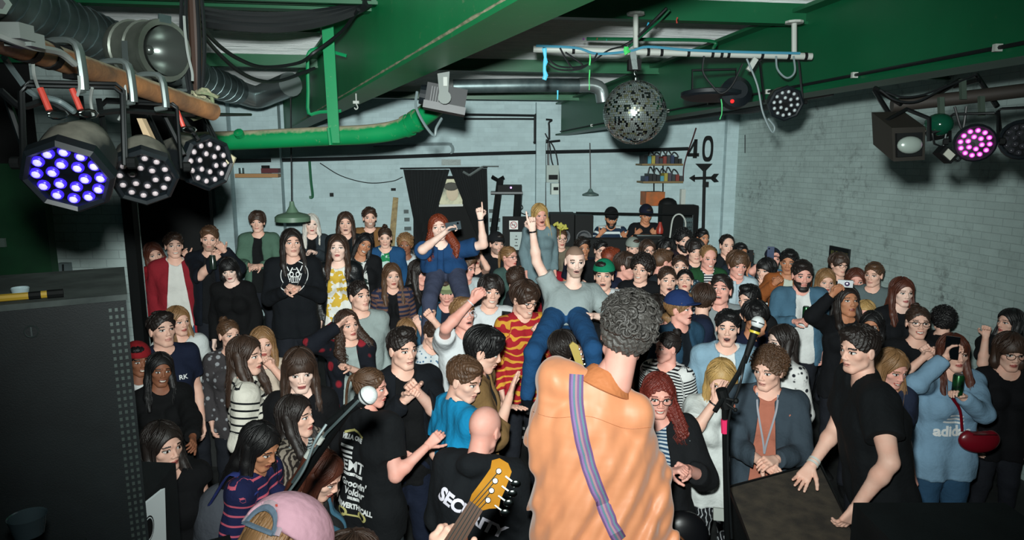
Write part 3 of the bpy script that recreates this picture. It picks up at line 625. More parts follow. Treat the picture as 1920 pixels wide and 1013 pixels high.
def decal(surface, body, center, right, up, normal, size, m, name, parent, bold=0.01, extent=None, lift=.004, polys=None, shear=0):
    """lettering laid onto a garment: text outlines dropped along -normal onto the cloth"""
    me = surface.data; off = np.array(wl(surface)); vs_ = [Vector(np.array(v.co)+off) for v in me.vertices]; bv = BVHTree.FromPolygons(vs_, [tuple(p.vertices) for p in me.polygons])
    right, up, normal = Vector(right), Vector(up), Vector(normal)
    v2, f2 = polys if polys else text_mesh(body, size, bold, shear=shear); 
    import bmesh
    bm = bmesh.new(); bvs = [bm.verts.new(v) for v in v2]
    for f in f2:
        try: bm.faces.new([bvs[i] for i in f])
        except ValueError: pass
    bmesh.ops.triangulate(bm, faces=bm.faces[:])
    for _ in range(3):
        es = [e for e in bm.edges if e.calc_length() > max(.012, size*.12)]
        if not es: break
        bmesh.ops.subdivide_edges(bm, edges=es, cuts=1); bmesh.ops.triangulate(bm, faces=bm.faces[:])
    out = []
    for v in bm.verts:
        p = center+right*v.co.x+up*v.co.y; hit = bv.ray_cast(p+normal*.5, -normal, 1.2)
        out.append(hit[0]+hit[1]*lift*.3+normal*lift if hit[0] is not None else p)
    bm.verts.index_update(); q = MB(); q.add(out, [tuple(v.index for v in f.verts) for f in bm.faces]); bm.free()
    return q.build(name, m, parent, False)
SPECS = []
def p(*a, **k): SPECS.append((a, k))
def plan(a, k):
    key, x, y, s = a[:4]; Ds = .25*FPX/s; f_ = (len(a) > 12 and a[12] == 'f') or k.get('sex') == 'f' or 'f' in a[4:]
    if k.get('D'): return Ds, k['D'], k.get('fl', 0) or 0
    z = P(x, y, Ds).z; fl = k.get('fl'); base = fl if fl is not None else (.4 if z > 1.86 and x < 740 else 0)
    if base == .4 and fl is None: print('RAISED', key, round(P(x, y, Ds).x, 2), round(Ds, 2), round(z, 2))
    lo, hi = base+(1.38 if f_ else 1.46), base+(1.66 if f_ else 1.76); D = Ds
    if z > hi and y > 300: D = (CZ-hi)/(CZ-z)*Ds
    if z < lo: D = (CZ-lo)/(CZ-z)*Ds
    return Ds, D, base
def build_people():
    pl = [plan(a, k) for a, k in SPECS]; n = len(pl); X = np.array([ray(a[1], a[2]) for a, k in SPECS]); X = X/X[:, 1:2]
    D = np.array([q[1] for q in pl]); D0 = D.copy(); fix = np.array([bool(k.get('D')) for a, k in SPECS]); mn = .40
    for it in range(160):
        px, py = X[:, 0]*D, D; mv = np.zeros(n)
        for i in range(n):
            dx = px-px[i]; dy = py-py[i]; near = (np.abs(dx) < mn) & (dx*dx+dy*dy < mn*mn); near[i] = False
            for j in np.nonzero(near)[0]:
                if j < i or abs(D[i]-D[j]) > mn: continue
                need = math.sqrt(max(0, mn*mn-dx[j]**2))-abs(dy[j]); sg = 1 if (dy[j] > 0 or (dy[j] == 0 and j > i)) else -1
                if fix[i] and fix[j]: continue
                wi, wj = (0, 1) if fix[i] else ((1, 0) if fix[j] else (.5, .5)); mv[i] -= sg*need*.4*wi; mv[j] += sg*need*.4*wj
        D = np.clip(D+mv, D0-.30-.02*D0, D0+.30+.03*D0)
    for (a, k), q, d in zip(SPECS, pl, D):
        k = dict(k); k['D'] = float(d) if not k.get('D') else k['D']; k['fl'] = q[2]; person(*a, **k)
def person(key, x, y, s, yaw=0, pitch=0, roll=0, hair='short', hc='brown', skin='light', top='tee', c='#202428', sex='m', L=None, Rt=None, by=None, lean=0, side=0, fl=None, D=None,
           mouth='c', beard=0, inner='#d8d8d4', pat=None, c2='#ffffff', per=.05, duty=.5, legs='#1a1d24', w=1.0, sl=None, collar=False, hat=None, hatc='#222222', glasses=None, label='', seed=None, hk=1.0,
           hem=.90, hip=None, kneeL=None, kneeR=None, footL=None, footR=None, op=.075, neck=None, rough=.9, nolegs=False, lodb=0, folds=1.0, hipo=None, boxy=None, drape=0, hgs=1.0, chest=None, legpat=None, hood=None, strap=None):
    N_P[0] += 1; rnd = random.Random(N_P[0]*13+5); f_ = sex == 'f'; K = 1.0
    Ds = .25*FPX/s
    z = P(x, y, Ds).z
    fl = fl or 0
    Hc = np.array(P(x, y, D)); hs = min(1.25, max(.88, D/Ds*1.06))*hk; K = min(1.08, max(.90, hs)) if abs(hs-1) > .05 else 1.0
    if nolegs: K = hs
    lod = 0 if D < 4.3 else (1 if D < 7.6 else 2); lod = max(0, lod-lodb)
    hh = (.0036, .0052, .0075)[lod]; hb = (.011, .016, .022)[lod]; hg = (.0085, .013, .018)[lod]
    hr, hf, hu = head_frame(yaw, pitch, roll); by = yaw*.55 if by is None else by; bf = facing(by); br = np.cross(bf, (0, 0, 1)); up = n3(np.array((0, 0, 1))+bf*math.tan(R(-lean))*-1+br*math.tan(R(side)))
    down = -up
    bf2 = n3(bf-up*np.dot(bf, up)); br2 = np.cross(bf2, up)
    # joints: the spine hangs from the head along `down`
    nb = Hc-hu*.09*K*1.0+down*.060*K-bf*.016*K              # base of the neck
    if neck is not None: nb = np.array(neck)
    sh = nb+down*.055*K; sw = (.133 if f_ else .153)*K*(.5+.5*w)
    if chest is not None: ch = np.array(chest)
    else: ch = nb+down*.19*K
    if hipo is not None: hp = np.array(hipo); wa = ch*.48+hp*.52
    elif hip is None: wa = nb+down*.38*K; hp = nb+down*.57*K
    else: hp = np.array(hip); wa = (ch*.48+hp*.52)
    SL, SR = sh-br2*sw, sh+br2*sw
    root = thing('person', Vector((hp[0], hp[1], fl if hip is None else min(hp[2], fl+hp[2]))), label or 'person', 'person', 'people crowding the venue')
    if hip is not None: root.location.z = fl
    l1, l2 = (.275 if f_ else .295)*K, (.235 if f_ else .255)*K
    arms = []
    for sd, S, spec in ((-1, SL, L), (1, SR, Rt)):
        if spec is None:
            T = S+np.array((0, 0, -1))*(l1+l2)*.93+br2*sd*.05+bf*.07; pole = -bf2+br2*sd*.3; hp_ = 'relax'; hd = None; dors = br2*sd
            E, T = ik(S, T, l1, l2, pole)
        else:
            sp = dict(spec) if isinstance(spec, dict) else {}
            if 'at' in sp: T = np.array(sp['at'])
            else: T = np.array(P(sp['p'][0], sp['p'][1], D+sp.get('d', -.25)))
            pole = sp.get('pole', None); pole = np.array((0, 0, -1))+br2*sd*.7-bf2*.2 if pole is None else np.array(pole)
            E, T = ik(S, T, l1, l2, pole); hp_ = sp.get('h', 'relax'); hd = sp.get('hd'); dors = np.array(sp['n']) if 'n' in sp else None
        fd = n3(T-E); hd = fd if hd is None else n3(np.array(hd)); 
        if dors is None: dors = br2*sd*.6+np.array((0, 0, 1))*.4-bf*.5 if hd[2] < .6 else -np.array(ray(x, y))*0+bf*(-1)
        dz = n3(dors-hd*np.dot(dors, hd)); dx = np.cross(hd, dz)       # right hand: thumb on x = y cross z
        arms.append((sd, S, E, T, hd, dz, dx, hp_))
    if sl is None: sl = {'tee': .62, 'long': 1.97, 'jacket': 1.97, 'tank': 0, 'hoodie': 1.95, 'shirt': 1.95, 'vest': .05}[top]
    # ---- body: torso, neck and arms grown as one surface, plus head and hands
    pts = [nb, ch, hp, SL, SR, Hc-hu*.1]+[a[2] for a in arms]+[a[3] for a in arms]; pts = np.array(pts); v = Vol(pts.min(0)-.16, pts.max(0)+.14, hb); rb = -.014; wf = w*K
    rc, rw, rh = ((.085, .076, .096) if f_ else (.097, .090, .095)); 
    def torso(v, o, hemz=False, cutp=None, k=.05):
        for sd in (-1, 1):
            v.cone(nb+br2*sd*.03+down*.05, ch+br2*sd*.072*wf, .05*K+o, rc*wf+o, k); v.cone(ch+br2*sd*.072*wf, wa+br2*sd*.060*wf, rc*wf+o, rw*wf+o, k); v.cone(wa+br2*sd*.060*wf, hp+br2*sd*.072*wf, rw*wf+o, rh*wf+o, k)
            S = SL if sd < 0 else SR; v.cone(sh+br2*sd*.05+up*.008, S, .052*K+o, .058*K+o, k); v.cone(nb+up*.01-bf2*.01, S+up*.006, .04*K+o*.6, .045*K+o, .04)
            if f_: v.ell(ch+br2*sd*.068*wf+bf2*.075+down*.0, (.062*wf+o, .062*wf+o, .066*wf+o), .03)
    torso(v, rb)
    v.cone(nb+down*.04-bf*.005, Hc-hu*.085*K-hf*.03*K, (.044 if f_ else .054)*K, (.040 if f_ else .048)*K, .03)
    for sd, S, E, T, *_r in arms:
        v.cone(S, E, .047*K*wf, .039*K, .03); m_ = E+(T-E)*.3; v.cone(E, m_, .038*K, .039*K*(.95 if f_ else 1.05), .02); v.cone(m_, T, .038*K*(.9 if f_ else 1), .025*K, .02)
    V, Q = v.mesh(); mi = np.zeros(len(Q), 'i4'); parts = [(V, Q, mi)]
    HV, HQ, hmi = head_tpl('f' if f_ else 'm', mouth, hh, beard); Rm = np.stack([hr, hf, hu], 1); parts.append(((HV*hs) @ Rm.T+Hc, HQ, hmi))
    hhh = (.0035, .0055, .009)[lod]
    for sd, S, E, T, hd, dz, dx, hp_ in arms:
        GV, GQ = hand_tpl(hp_, hhh); X = GV.copy()*K*(.92 if f_ else 1.0)
        M = np.stack([dx*sd*-1 if sd < 0 else dx, hd, dz], 1)      # mirrored for the left hand
        if sd < 0: M = np.stack([-np.cross(hd, dz), hd, dz], 1)
        gq = GQ if np.linalg.det(M) > 0 else GQ[:, ::-1]; parts.append((X @ M.T+T, gq, np.zeros(len(gq), 'i4')))
    o_ = 0; VV, QQ, MI = [], [], []
    for V, Q, m_ in parts: VV.append(V); QQ.append(Q+o_); MI.append(m_); o_ += len(V)
    sk = skin_mat(skin); hm = hair_mat(hc); st = hm if beard == 2 else mat('stubble_'+skin+hc, tuple_hex(SKIN[skin], HAIRC[hc], .38), .7)
    bz = mat('buzz_'+skin+hc, tuple_hex(SKIN[skin], HAIRC[hc], .6), .7) if hair == 'buzz' else sk
    body = link_mesh('body', np_mesh('body', np.concatenate(VV), np.concatenate(QQ), [sk, M_LIP(skin, f_), hm, M_EYE, M_IRIS, M_MOUTH, M_TEETH, st, M_LASH, bz], np.concatenate(MI)), root)
    # ---- hair
    if hair not in ('bald', 'buzz'):
        ho = bpy.data.objects.new('hair', hair_tpl(hair, lod, rnd.randint(0, 1) if seed is None else seed)); COL.objects.link(ho); ho.parent = root
        M4 = Matrix(((hr[0], hf[0], hu[0], 0), (hr[1], hf[1], hu[1], 0), (hr[2], hf[2], hu[2], 0), (0, 0, 0, 1))); ho.matrix_local = Matrix.Translation(Vector(Hc)-wl(root)) @ M4 @ Matrix.Diagonal((hs*1.0, hs, hs, 1))
        ho.material_slots[0].link = 'OBJECT'; ho.material_slots[0].material = hm
    # ---- clothes
    hemp = hp+down*(hem-.79)*K
    def garment(name, o, slv, col, opening=0, hood_=None, nk=.074, coll=False, matl=None, hem_=None):
        he = hp+down*((hem_ or hem)-.79)*K; pts = np.array([nb+up*.04, ch, he, SL, SR]+[S+(E-S)*min(1, slv) for _, S, E, *_r in arms]+[E+(T-E)*max(0, slv-1) for _, S, E, T, *_r in arms]); v = Vol(pts.min(0)-.17-.06*bool(boxy), pts.max(0)+.15+.08*bool(boxy), hg*hgs)
        torso(v, o)
        for bx in (boxy or ()): v.cone(*bx[:4], .022, flat=bx[4])
        for sd in (-1, 1): v.cone(hp+br2*sd*.072*wf, he+br2*sd*.075*wf+down*.06, rh*wf+o, rh*wf+o*1.3, .04)
        v.plane(he, down)
        for sd, S, E, T, *_r in arms:
            if slv <= 0: continue
            e1 = S+(E-S)*min(1, slv+.0); oo = o+.004+.008*(slv < 1); v.cone(S, E, .050*K*wf+oo, .044*K+oo*1.2, .03, cut=min(1, slv) if slv < 1 else None)
            if slv > 1: v.cone(E, T, .043*K+oo, .030*K+oo, .02, cut=slv-1)
        if coll: v.ell(nb+up*.015+bf*.01, (.066*K, .066*K, .035), .012)
        if hood_: v.ell(nb-bf2*.085*K+up*.0, (.085, .06, .06), .03)
        ng = nb+up*.035+bf2*.022; v.ell(ng, (nk*K, nk*K, nk*1.05*K), .008, 's'); v.cone(nb, Hc-hu*.08*K, .058*K, .06*K, .006, 's')
        amp = (.0016+.0022*(1-lod*.3))*folds; a, b_, c_ = rnd.uniform(0, 6), rnd.uniform(0, 6), rnd.uniform(0, 6)
        v.fn(lambda F, X, Y, Z: F+amp*(.9*np.sin(X*34+Y*29+Z*7+a+1.5*np.sin(Z*9+b_))+.7*np.sin(Z*26+X*21-Y*17+c_+2*np.sin(X*11+a))*np.sin(X*13+Z*8+b_)+.5*np.sin(X*66-Y*58+Z*17+c_)))
        if drape:
            def drp(F, X, Y, Z):
                q = (X-nb[0])*br2[0]+(Y-nb[1])*br2[1]+(Z-nb[2])*br2[2]; t = np.clip((nb[2]-Z)/.45-.15, 0, 1); return F+drape*t*(np.sin(q*44+1.6*np.sin(Z*6+q*4)+1)+.5*np.sin(q*97-Z*9))-drape*.8*np.sin((Z*26+q*22))*np.clip(1-t*1.5, 0, 1)*.6
            v.fn(drp)
        if opening:
            def cutf(F, X, Y, Z):
                q = (X-nb[0])*br2[0]+(Y-nb[1])*br2[1]+(Z-nb[2])*br2[2]; fq = (X-nb[0])*bf2[0]+(Y-nb[1])*bf2[1]+(Z-nb[2])*bf2[2]; t = -((X-nb[0])*up[0]+(Y-nb[1])*up[1]+(Z-nb[2])*up[2])
                ww = opening*(.55+1.1*np.clip(t, 0, .7)); return np.maximum(F, np.minimum(ww-np.abs(q), fq-.02))
            v.fn(cutf)
        V, Q = v.mesh(); M_ = matl or cloth_mat(col, rough=rough)
        me = np_mesh(name, V, Q, [M_])
        at = me.attributes.new('along', 'FLOAT', 'POINT'); al = -((V-nb) @ up); best = np.abs((V-nb) @ br2)-sw*.85; best = np.where(best > 0, 0, 1e9)
        for sd, S, E, T, *_r in arms:
            for A0, B0, off in ((S, E, 0), (E, T, l1)):
                t = np.clip(((V-A0) @ (B0-A0))/((B0-A0) @ (B0-A0)), 0, 1); dist = np.linalg.norm(V-A0-t[:, None]*(B0-A0), axis=1); isarm = (dist < .085*K) & (np.abs((V-ch) @ br2) > sw*.80); al = np.where(isarm, off+t*np.linalg.norm(B0-A0), al)
        at.data.foreach_set('value', al.astype('f')); return link_mesh(name, me, root)
    main = cloth_mat(c, pat, c2, per, rough, duty); g = None
    if top in ('tee', 'long', 'tank', 'vest', 'hoodie'): g = garment({'tee': 't_shirt', 'long': 'sweater', 'tank': 'top', 'vest': 'top', 'hoodie': 'hooded_sweatshirt'}[top], .014 if top != 'hoodie' else .022, sl, c, hood_=top == 'hoodie', nk=.074 if top != 'tank' else .10, matl=main, coll=collar)
    elif top == 'shirt' and inner is None: g = garment('shirt', .017, sl, c, matl=main, coll=True)
    elif top == 'shirt': g = garment('shirt', .017, sl, c, opening=op*.45, matl=main, coll=True); garment('undershirt', .004, .1, inner, matl=cloth_mat(inner))
    elif top == 'jacket': garment('t_shirt', .005, .3, inner, matl=cloth_mat(inner) if not isinstance(inner, tuple) else cloth_mat(*inner)); g = garment('jacket', .020, sl, c, opening=op, hood_=hood, nk=.078, coll=True, matl=main, hem_=hem+.02)
    # ---- trousers and shoes
    if not nolegs:
        pts = [hp]
        if hip is None: F = [np.array((hp[0], hp[1], fl))+br*sd*.11*K+bf*.03 for sd in (-1, 1)]; Kn = [(hp+br2*sd*.085+F[i])/2+bf*.03 for i, sd in enumerate((-1, 1))]
        else: F = [np.array(footL), np.array(footR)]; Kn = [np.array(kneeL), np.array(kneeR)]
        for i in range(2): F[i] = F[i]+np.array((0, 0, .09 if hip is None else 0))
        a = np.array([hp]+F+Kn); v = Vol(a.min(0)-.16, a.max(0)+.15, hb*1.35 if hip is None else hb)
        for i, sd in enumerate((-1, 1)):
            hj = hp+br2*sd*.075*wf; v.cone(wa+down*.1+br2*sd*.05*wf, hj, rw*wf*.97, .100*wf, .04); v.cone(hj, Kn[i], .096*wf, .066*K, .03); v.cone(Kn[i], F[i], .066*K, .052*K, .02)
        am = .004; v.fn(lambda F_, X, Y, Z: F_+am*np.sin(Z*45+X*30)*np.sin(Y*25+X*15+Z*11))
        V, Q = v.mesh(); link_mesh('trousers', np_mesh('trousers', V, Q, [cloth_mat(legs, *(legpat or ()))]), root)
        for i, sd in enumerate((-1, 1)):
            q = MB(); p = Vector(F[i]); ff = Vector(bf); q.tube([p-ff*.09+ZZ*-.05, p-ff*.05+ZZ*-.045, p+ff*.06+ZZ*-.052, p+ff*.15+ZZ*-.06, p+ff*.185+ZZ*-.065], [.03, .042, .045, .036, .015], 8, flat=.8); q.tube([p+ZZ*-.06, p+ZZ*.02], [.045, .04], 8); q.build('shoe', mat('shoe_leather', '#101112', .5), root)
    # ---- hats, glasses
    Hv = lambda a, b_, e: Vector(Hc+(hr*a+hf*b_+hu*e)*.01*hs)
    if hat:
        hmn = cloth_mat(hatc); v = Vol((-.12, -.16, -.03), (.12, .20, .16), .006 if lod < 2 else .009); b_ = .9 if hair in ('buzz', 'bald', 'crop') else (2.9 if hair == 'mop' else 1.8)
        v.ell(A_(0, -1.3, 4.2)*.01, (SKR+b_)*.01, .01); v.plane(A_(0, 0, 4.6 if hat != 'beanie' else 3.2)*.01, (0, -.12, -.99), .004)
        if hat in ('cap', 'back'):
            d = 1 if hat == 'cap' else -1; v.ell(A_(0, d*9.5, 4.6)*.01, (.072, .082, .006), .004)
        V, Q = v.mesh(); link_mesh('cap' if hat != 'beanie' else 'beanie', np_mesh('cap', (V*hs) @ Rm.T+Hc, Q, [hmn]), root)
    if glasses:
        q = MB(); gm = mat('spectacle_frame', glasses if glasses != 1 else '#15110f', .3)
        for sd in (-1, 1):
            cc = (sd*3.3, 9.6, .0); q.tube([Hv(cc[0]+2.5*math.cos(t), cc[1]-.08*(2.5*math.cos(t)*sd)**1, cc[2]+1.9*math.sin(t)) for t in [k*math.pi/6 for k in range(12)]], .0022*hs, 5, closed=True)
            q.tube([Hv(sd*5.7, 9.3, .6), Hv(sd*7.6, 4, .6), Hv(sd*8.0, -1.5, .1)], .002*hs, 4)
        q.tube([Hv(-.9, 9.7, .5), Hv(0, 10.1, .8), Hv(.9, 9.7, .5)], .002*hs, 4); q.build('glasses', gm, root)
    info = dict(root=root, body=body, top=g, nb=nb, ch=ch, hp=hp, bf=bf2, br=br2, up=up, Hc=Hc, hf=hf, hr=hr, hu=hu, arms={('L' if a[0] < 0 else 'R'): a for a in arms}, D=D, K=K, hs=hs, Hv=Hv)
    PEOPLE[key] = info; return info
def tuple_hex(a, b, t):
    f = lambda s: [int(s.lstrip('#')[i:i+2], 16) for i in (0, 2, 4)]
    return '#%02x%02x%02x' % tuple(int(p*(1-t)+q*t) for p, q in zip(f(a), f(b)))
def wristband(key, side, col, n=1, w=.004):
    i = PEOPLE[key]; sd, S, E, T, *_r = i['arms'][side]; q = MB(); d = T-E
    for k in range(n):
        c = Vector(T-n3(d)*(.01+.02*k)); q.tube([c-Vector(n3(d))*w, c+Vector(n3(d))*w], .031*i['K'], 12, cap=True)
    return q.build('wristband', mat('band_'+col, col, .4), i['root'])
# ------------------------------------------------------------------ the crowd
H = lambda x, y, d=-.25, h='relax', **k: dict(p=(x, y), d=d, h=h, **k)
DEN = '#3d6c8c'
# --- raised area at the back left
p('redtrack', 289, 477, 43, 40, -5, -12, 'wavy', 'auburn', 'light', 'long', '#8e1420', 'f', D=7.2, fl=.4, L=H(352, 484, .02), Rt=H(302, 512, -.3, 'fist'), mouth='s', by=50, label='woman in a red track top holding on to the man in the red overshirt')
p('redshirt', 326, 461, 47, 35, 2, 0, 'short', 'brown', 'light', 'jacket', '#8a202b', D=6.8, fl=.4, inner='#dcdcd6', legs='#27506e', op=.10, mouth='s', by=25, label='man in an open red overshirt, white t-shirt and blue jeans by the low white wall')
p('leanman', 393, 448, 46, 20, -5, 5, 'short', 'mid', 'light', 'jacket', '#0d131d', inner='#0e1013', beard=1, Rt=H(402, 486, -.3, 'hold'), L=H(420, 470, -.35), by=10, label='bearded man in a dark navy jacket holding his hand near his chin')
p('blackfringe', 430, 506, 45, 15, -14, -8, 'bob', 'black', 'pale', 'long', '#090a0c', 'f', fl=.4, D=6.25, label='woman with a black fringe bob, red lips and all black clothes')
p('greenshirt', 483, 417, 38, 12, 0, 0, 'mop', 'brown', 'light', 'jacket', '#4d6a5a', inner='#0e1112', L=H(490, 498, -.3), Rt=H(470, 498, -.32), label='man in an open sage green shirt over black, standing against the white back wall')
p('skullshirt', 547, 456, 52, 28, 4, 0, 'straight', 'dark', 'light', 'long', '#0d1116', L=H(560, 541, -.33, 'fist'), Rt=H(538, 545, -.33, 'fist'), w=1.12, by=12, mouth='c', label='tall long-haired man in a black sweatshirt with a white circle print, hands clasped')
p('silver', 584, 421, 38, 20, 0, 0, 'long', 'silver', 'pale', 'jacket', '#2b3339', 'f', inner='#0c0e10', L=H(592, 474, -.3), Rt=H(578, 476, -.3), label='woman with silver blonde hair and a dark grey jacket beneath the green pendant lamp')
p('longback', 648, 419, 41, 12, 0, 0, 'long', 'brown', 'light', 'jacket', '#10171b', inner='#0c0f12', mouth='h', label='man with long brown hair and a black jacket at the back wall')
p('brownjacket', 693, 409, 38, 18, 0, 0, 'short', 'brown', 'light', 'jacket', '#7c5833', inner='#0d0e10', beard=1, mouth='s', label='bearded man in a tan brown jacket at the back wall')
p('topknot', 722, 446, 38, 10, -8, 0, 'bun', 'brown', 'light', 'jacket', '#1d4a74', inner=('#b9cfc9', 'camo', '#1f7a4c'), label='person with a small top knot, blue jacket and green patterned shirt')
p('yellowprint', 634, 466, 50, 8, 8, 0, 'wavy', 'brown', 'pale', 'jacket', '#0c1013', 'f', inner=('#e2e2dc', 'camo', '#c9a63c'), op=.12, rough=.45, by=5, label='wavy-haired woman in a black leather jacket over a yellow printed white t-shirt')
p('tiltsmile', 683, 459, 42, 25, -5, 22, 'long', 'black', 'tan', 'jacket', '#0e1013', 'f', inner=('#d6d8d4', 'camo', '#2c3c38'), mouth='s', label='dark-haired woman tilting her head and smiling beside the leather jacket woman')
p('curlboy', 760, 460, 38, 0, 0, 0, 'curly', 'light', 'brown', 'long', '#c3ccd0', fl=.4, label='curly haired young man in a pale top left of the red-haired woman')
p('sidedark', 777, 482, 38, 80, 0, 0, 'short', 'black', 'tan', 'tee', '#ccd2d2', label='short dark-haired man in profile by the elbow of the red-haired woman')
p('cardigan', 735, 518, 47, 22, 0, 0, 'wavy', 'mid', 'light', 'jacket', '#262c44', 'f', inner='#0d0e11', pat='stripe', c2='#6f5044', per=.05, legs='#6d93ab', label='woman with long mid-brown hair in a striped blue and brown cardigan')
p('sideblack', 786, 512, 47, 62, -6, 0, 'long', 'dark', 'pink', 'long', '#0b0d10', 'f', label='dark-haired woman in black looking right, in front of the blue blouse')
p('greysweat', 674, 556, 57, 45, 8, 0, 'crop', 'dark', 'light', 'long', '#93a09e', by=20, label='man with cropped hair in a grey sweatshirt, chin raised')
p('browshade', 652, 610, 58, 40, 5, -5, 'curlylong', 'brown', 'light', 'jacket', '#12161f', 'f', inner='#9aa6a4', pat='flower', c2='#8a1f2a', per=.14, Rt=H(632, 612, -.14, 'flat'), L=H(655, 690, -.3, 'fist'), label='woman with big curly brown hair shading her eyes with one hand')
# --- left foreground
p('navytee', 304, 619, 67, 52, 8, 0, 'short', 'dark', 'light', 'tee', '#141c31', by=40, D=5.0, label='young man in a navy lettered t-shirt looking up beside the PA speaker')
p('whiteback', 334, 603, 56, 58, 2, 0, 'long', 'light', 'light', 'tee', '#cfd5d4', 'f', label='woman with light brown hair in a white t-shirt behind the navy t-shirt man')
p('redcap', 259, 676, 62, 50, 0, 0, 'short', 'black', 'brown', 'jacket', '#101418', D=4.25, inner='#dfe3e2', hat='back', hatc='#8c1a22', mouth='s', by=35, op=.09, label='man in a backwards red cap, black jacket and white t-shirt beside the PA speaker')
p('browngirl', 300, 694, 64, 42, 0, 6, 'long', 'black', 'brown', 'long', '#0b0c0e', 'f', mouth='s', D=4.15, L=H(362, 822, -.3), legs='#a19a82', by=30, label='smiling woman with long black hair, a black top and khaki trousers')
p('laces', 430, 628, 57, 48, 4, 0, 'bun', 'mid', 'light', 'long', '#3d3a3c', 'f', pat='flower', c2='#8f9296', per=.06, label='woman with tied-up brown hair in a sheer lace flowered top')
p('chinhand', 492, 645, 62, 25, 2, 0, 'long', 'light', 'light', 'tee', '#c9b9a8', 'f', L=H(512, 690, -.2, 'fist'), label='fair-haired woman in a pale top with her hand under her chin')
p('stripes', 462, 668, 76, 82, 2, 0, 'wavy', 'brown', 'light', 'long', '#e0dccf', 'f', pat='stripe', c2='#14171b', per=.046, duty=.72, by=110, L=H(500, 820, .1), label='woman with long brown hair in a white top with thin black stripes')
p('fringegirl', 562, 695, 84, 24, -8, 0, 'fringe', 'brown', 'pale', 'long', '#0b0c0f', 'f', mouth='c', by=20, label='woman with a heavy fringe and long brown hair tipped blonde')
p('blacktop', 306, 838, 96, 62, 0, 0, 'straight', 'dark', 'light', 'vest', '#0a0b0e', 'f', by=40, label='woman with straight dark hair and a sleeveless black top behind the white poster')
p('gingham', 556, 782, 84, 78, 6, 0, 'wavy', 'dark', 'light', 'jacket', '#8a8074', 'f', pat='squiggle', c2='#2b2522', per=.09, inner=('#9aa6a8', 'stripe', '#30383c', .012), L=H(596, 858, -.2, 'hold'), by=70, label='woman with wavy dark hair in profile wearing a patterned cardigan over fine checks')
p('headdown', 488, 838, 94, 68, -22, 0, 'long', 'black', 'tan', 'long', '#1b2148', 'f', pat='stripe', c2='#c0566a', per=.05, duty=.8, by=80, label='black-haired woman with bowed head in a navy top with pink stripes')
p('denimback', 604, 892, 98, 75, -28, 0, 'straight', 'auburn', 'light', 'jacket', '#3b6276', 'f', inner='#222222', by=100, label='woman with dark auburn hair and denim jacket beneath the microphone cable')
p('pony', 696, 728, 78, 88, -2, 0, 'pony', 'mid', 'pink', 'tee', '#0e1114', 'f', by=146, D=3.35, L=H(745, 850, .3, 'relax'), Rt=H(800, 838, -.05, 'relax', pole=(0, -.3, -1)), legs='#394043', hem=.95, w=1.18, fl=0, label='woman with a ponytail in a black t-shirt with white lettering on its back')
p('quiff', 755, 655, 78, 42, 0, 0, 'quiff', 'dark', 'light', 'jacket', '#0e1218', inner='#0a0b0d', L=H(782, 735, -.32, 'fist'), Rt=H(757, 752, -.32, 'fist'), by=25, op=.11, legs='#10182a', label='young man with a dark quiff, black t-shirt and open black shirt, hands together')
p('bluepolo', 872, 712, 86, 60, -14, 0, 'short', 'mid', 'light', 'tee', '#1184b4', by=120, Rt=H(850, 900, .2), label='boy in a bright turquoise blue t-shirt seen from behind')
p('tanjacket', 908, 658, 84, 82, -16, 0, 'mop', 'black', 'light', 'jacket', '#7c603c', inner='#222222', by=85, Rt=H(955, 745, .0, 'open'), L=H(948, 762, .15, 'open'), sl=1.4, label='black-haired man in a tan jacket reaching up to the lifted man')
p('security', 910, 806, 94, 150, -18, 0, 'bald', 'dark', 'pink', 'jacket', '#13171b', by=158, w=1.25, lean=8, inner='#111111', hood=True, label='bald security guard in a black jacket with his back turned')
# --- centre
D0 = 5.9
p('camguy', 838, 545, 54, 5, -14, 0, 'short', 'brown', 'pink', 'jacket', '#2c556f', inner='#141b2c', hat='cap', hatc='#8c9770', op=.08, w=1.1, D=D0, label='man in a khaki baseball cap carrying the red-haired woman on his shoulders')
p('rider', 823, 428, 50, 8, 8, -6, 'curlylong', 'ginger', 'pale', 'shirt', '#1b416c', 'f', D=D0-.03, hip=P(836, 506, D0-.02), kneeL=P(868, 560, D0-.36), kneeR=P(806, 560, D0-.36), footL=P(874, 655, D0-.30), footR=P(800, 655, D0-.30), fl=0, hem=.80,
  L=H(901, 410, -.1, 'point', pole=(.6, 0, -1)), Rt=H(833, 437, -.22, 'hold', pole=(-1, 0, -.8)), sl=.75, legs='#3c4257', by=5, inner='#1b416c', label='red-haired woman in a blue blouse riding on the shoulders of a man in a cap')
p('pinkprof', 874, 502, 46, 60, -10, 0, 'short', 'mid', 'pink', 'tee', '#b9c4c6', label='man in a pale t-shirt looking down beside the thigh of the red-haired woman')
p('handup', 889, 482, 42, 25, 5, 0, 'long', 'brown', 'light', 'tank', '#151a20', 'f', L=H(896, 470, -.2, 'hold', pole=(.5, 0, -1)), glasses='#5a3aa0', label='woman in purple lit glasses raising her bent hand')
p('whiteraise', 868, 590, 62, 35, 14, 0, 'short', 'light', 'pink', 'tee', '#d2d6d8', Rt=H(884, 566, -.25, 'hold', pole=(-1, -.3, -1)), mouth='h', glasses='#cfcfd4', label='man in a white t-shirt and pale headband thrusting his bent arm up, mouth open')
p('floral', 812, 628, 52, 40, -24, 0, 'short', 'brown', 'light', 'tee', '#ccd3d6', L=H(812, 600, -.2, 'fist', pole=(1, 0, -1)), pat='flower', c2='#4b6a86', per=.03, label='boy with bowed head in a white flowered t-shirt, fist raised by his ear')
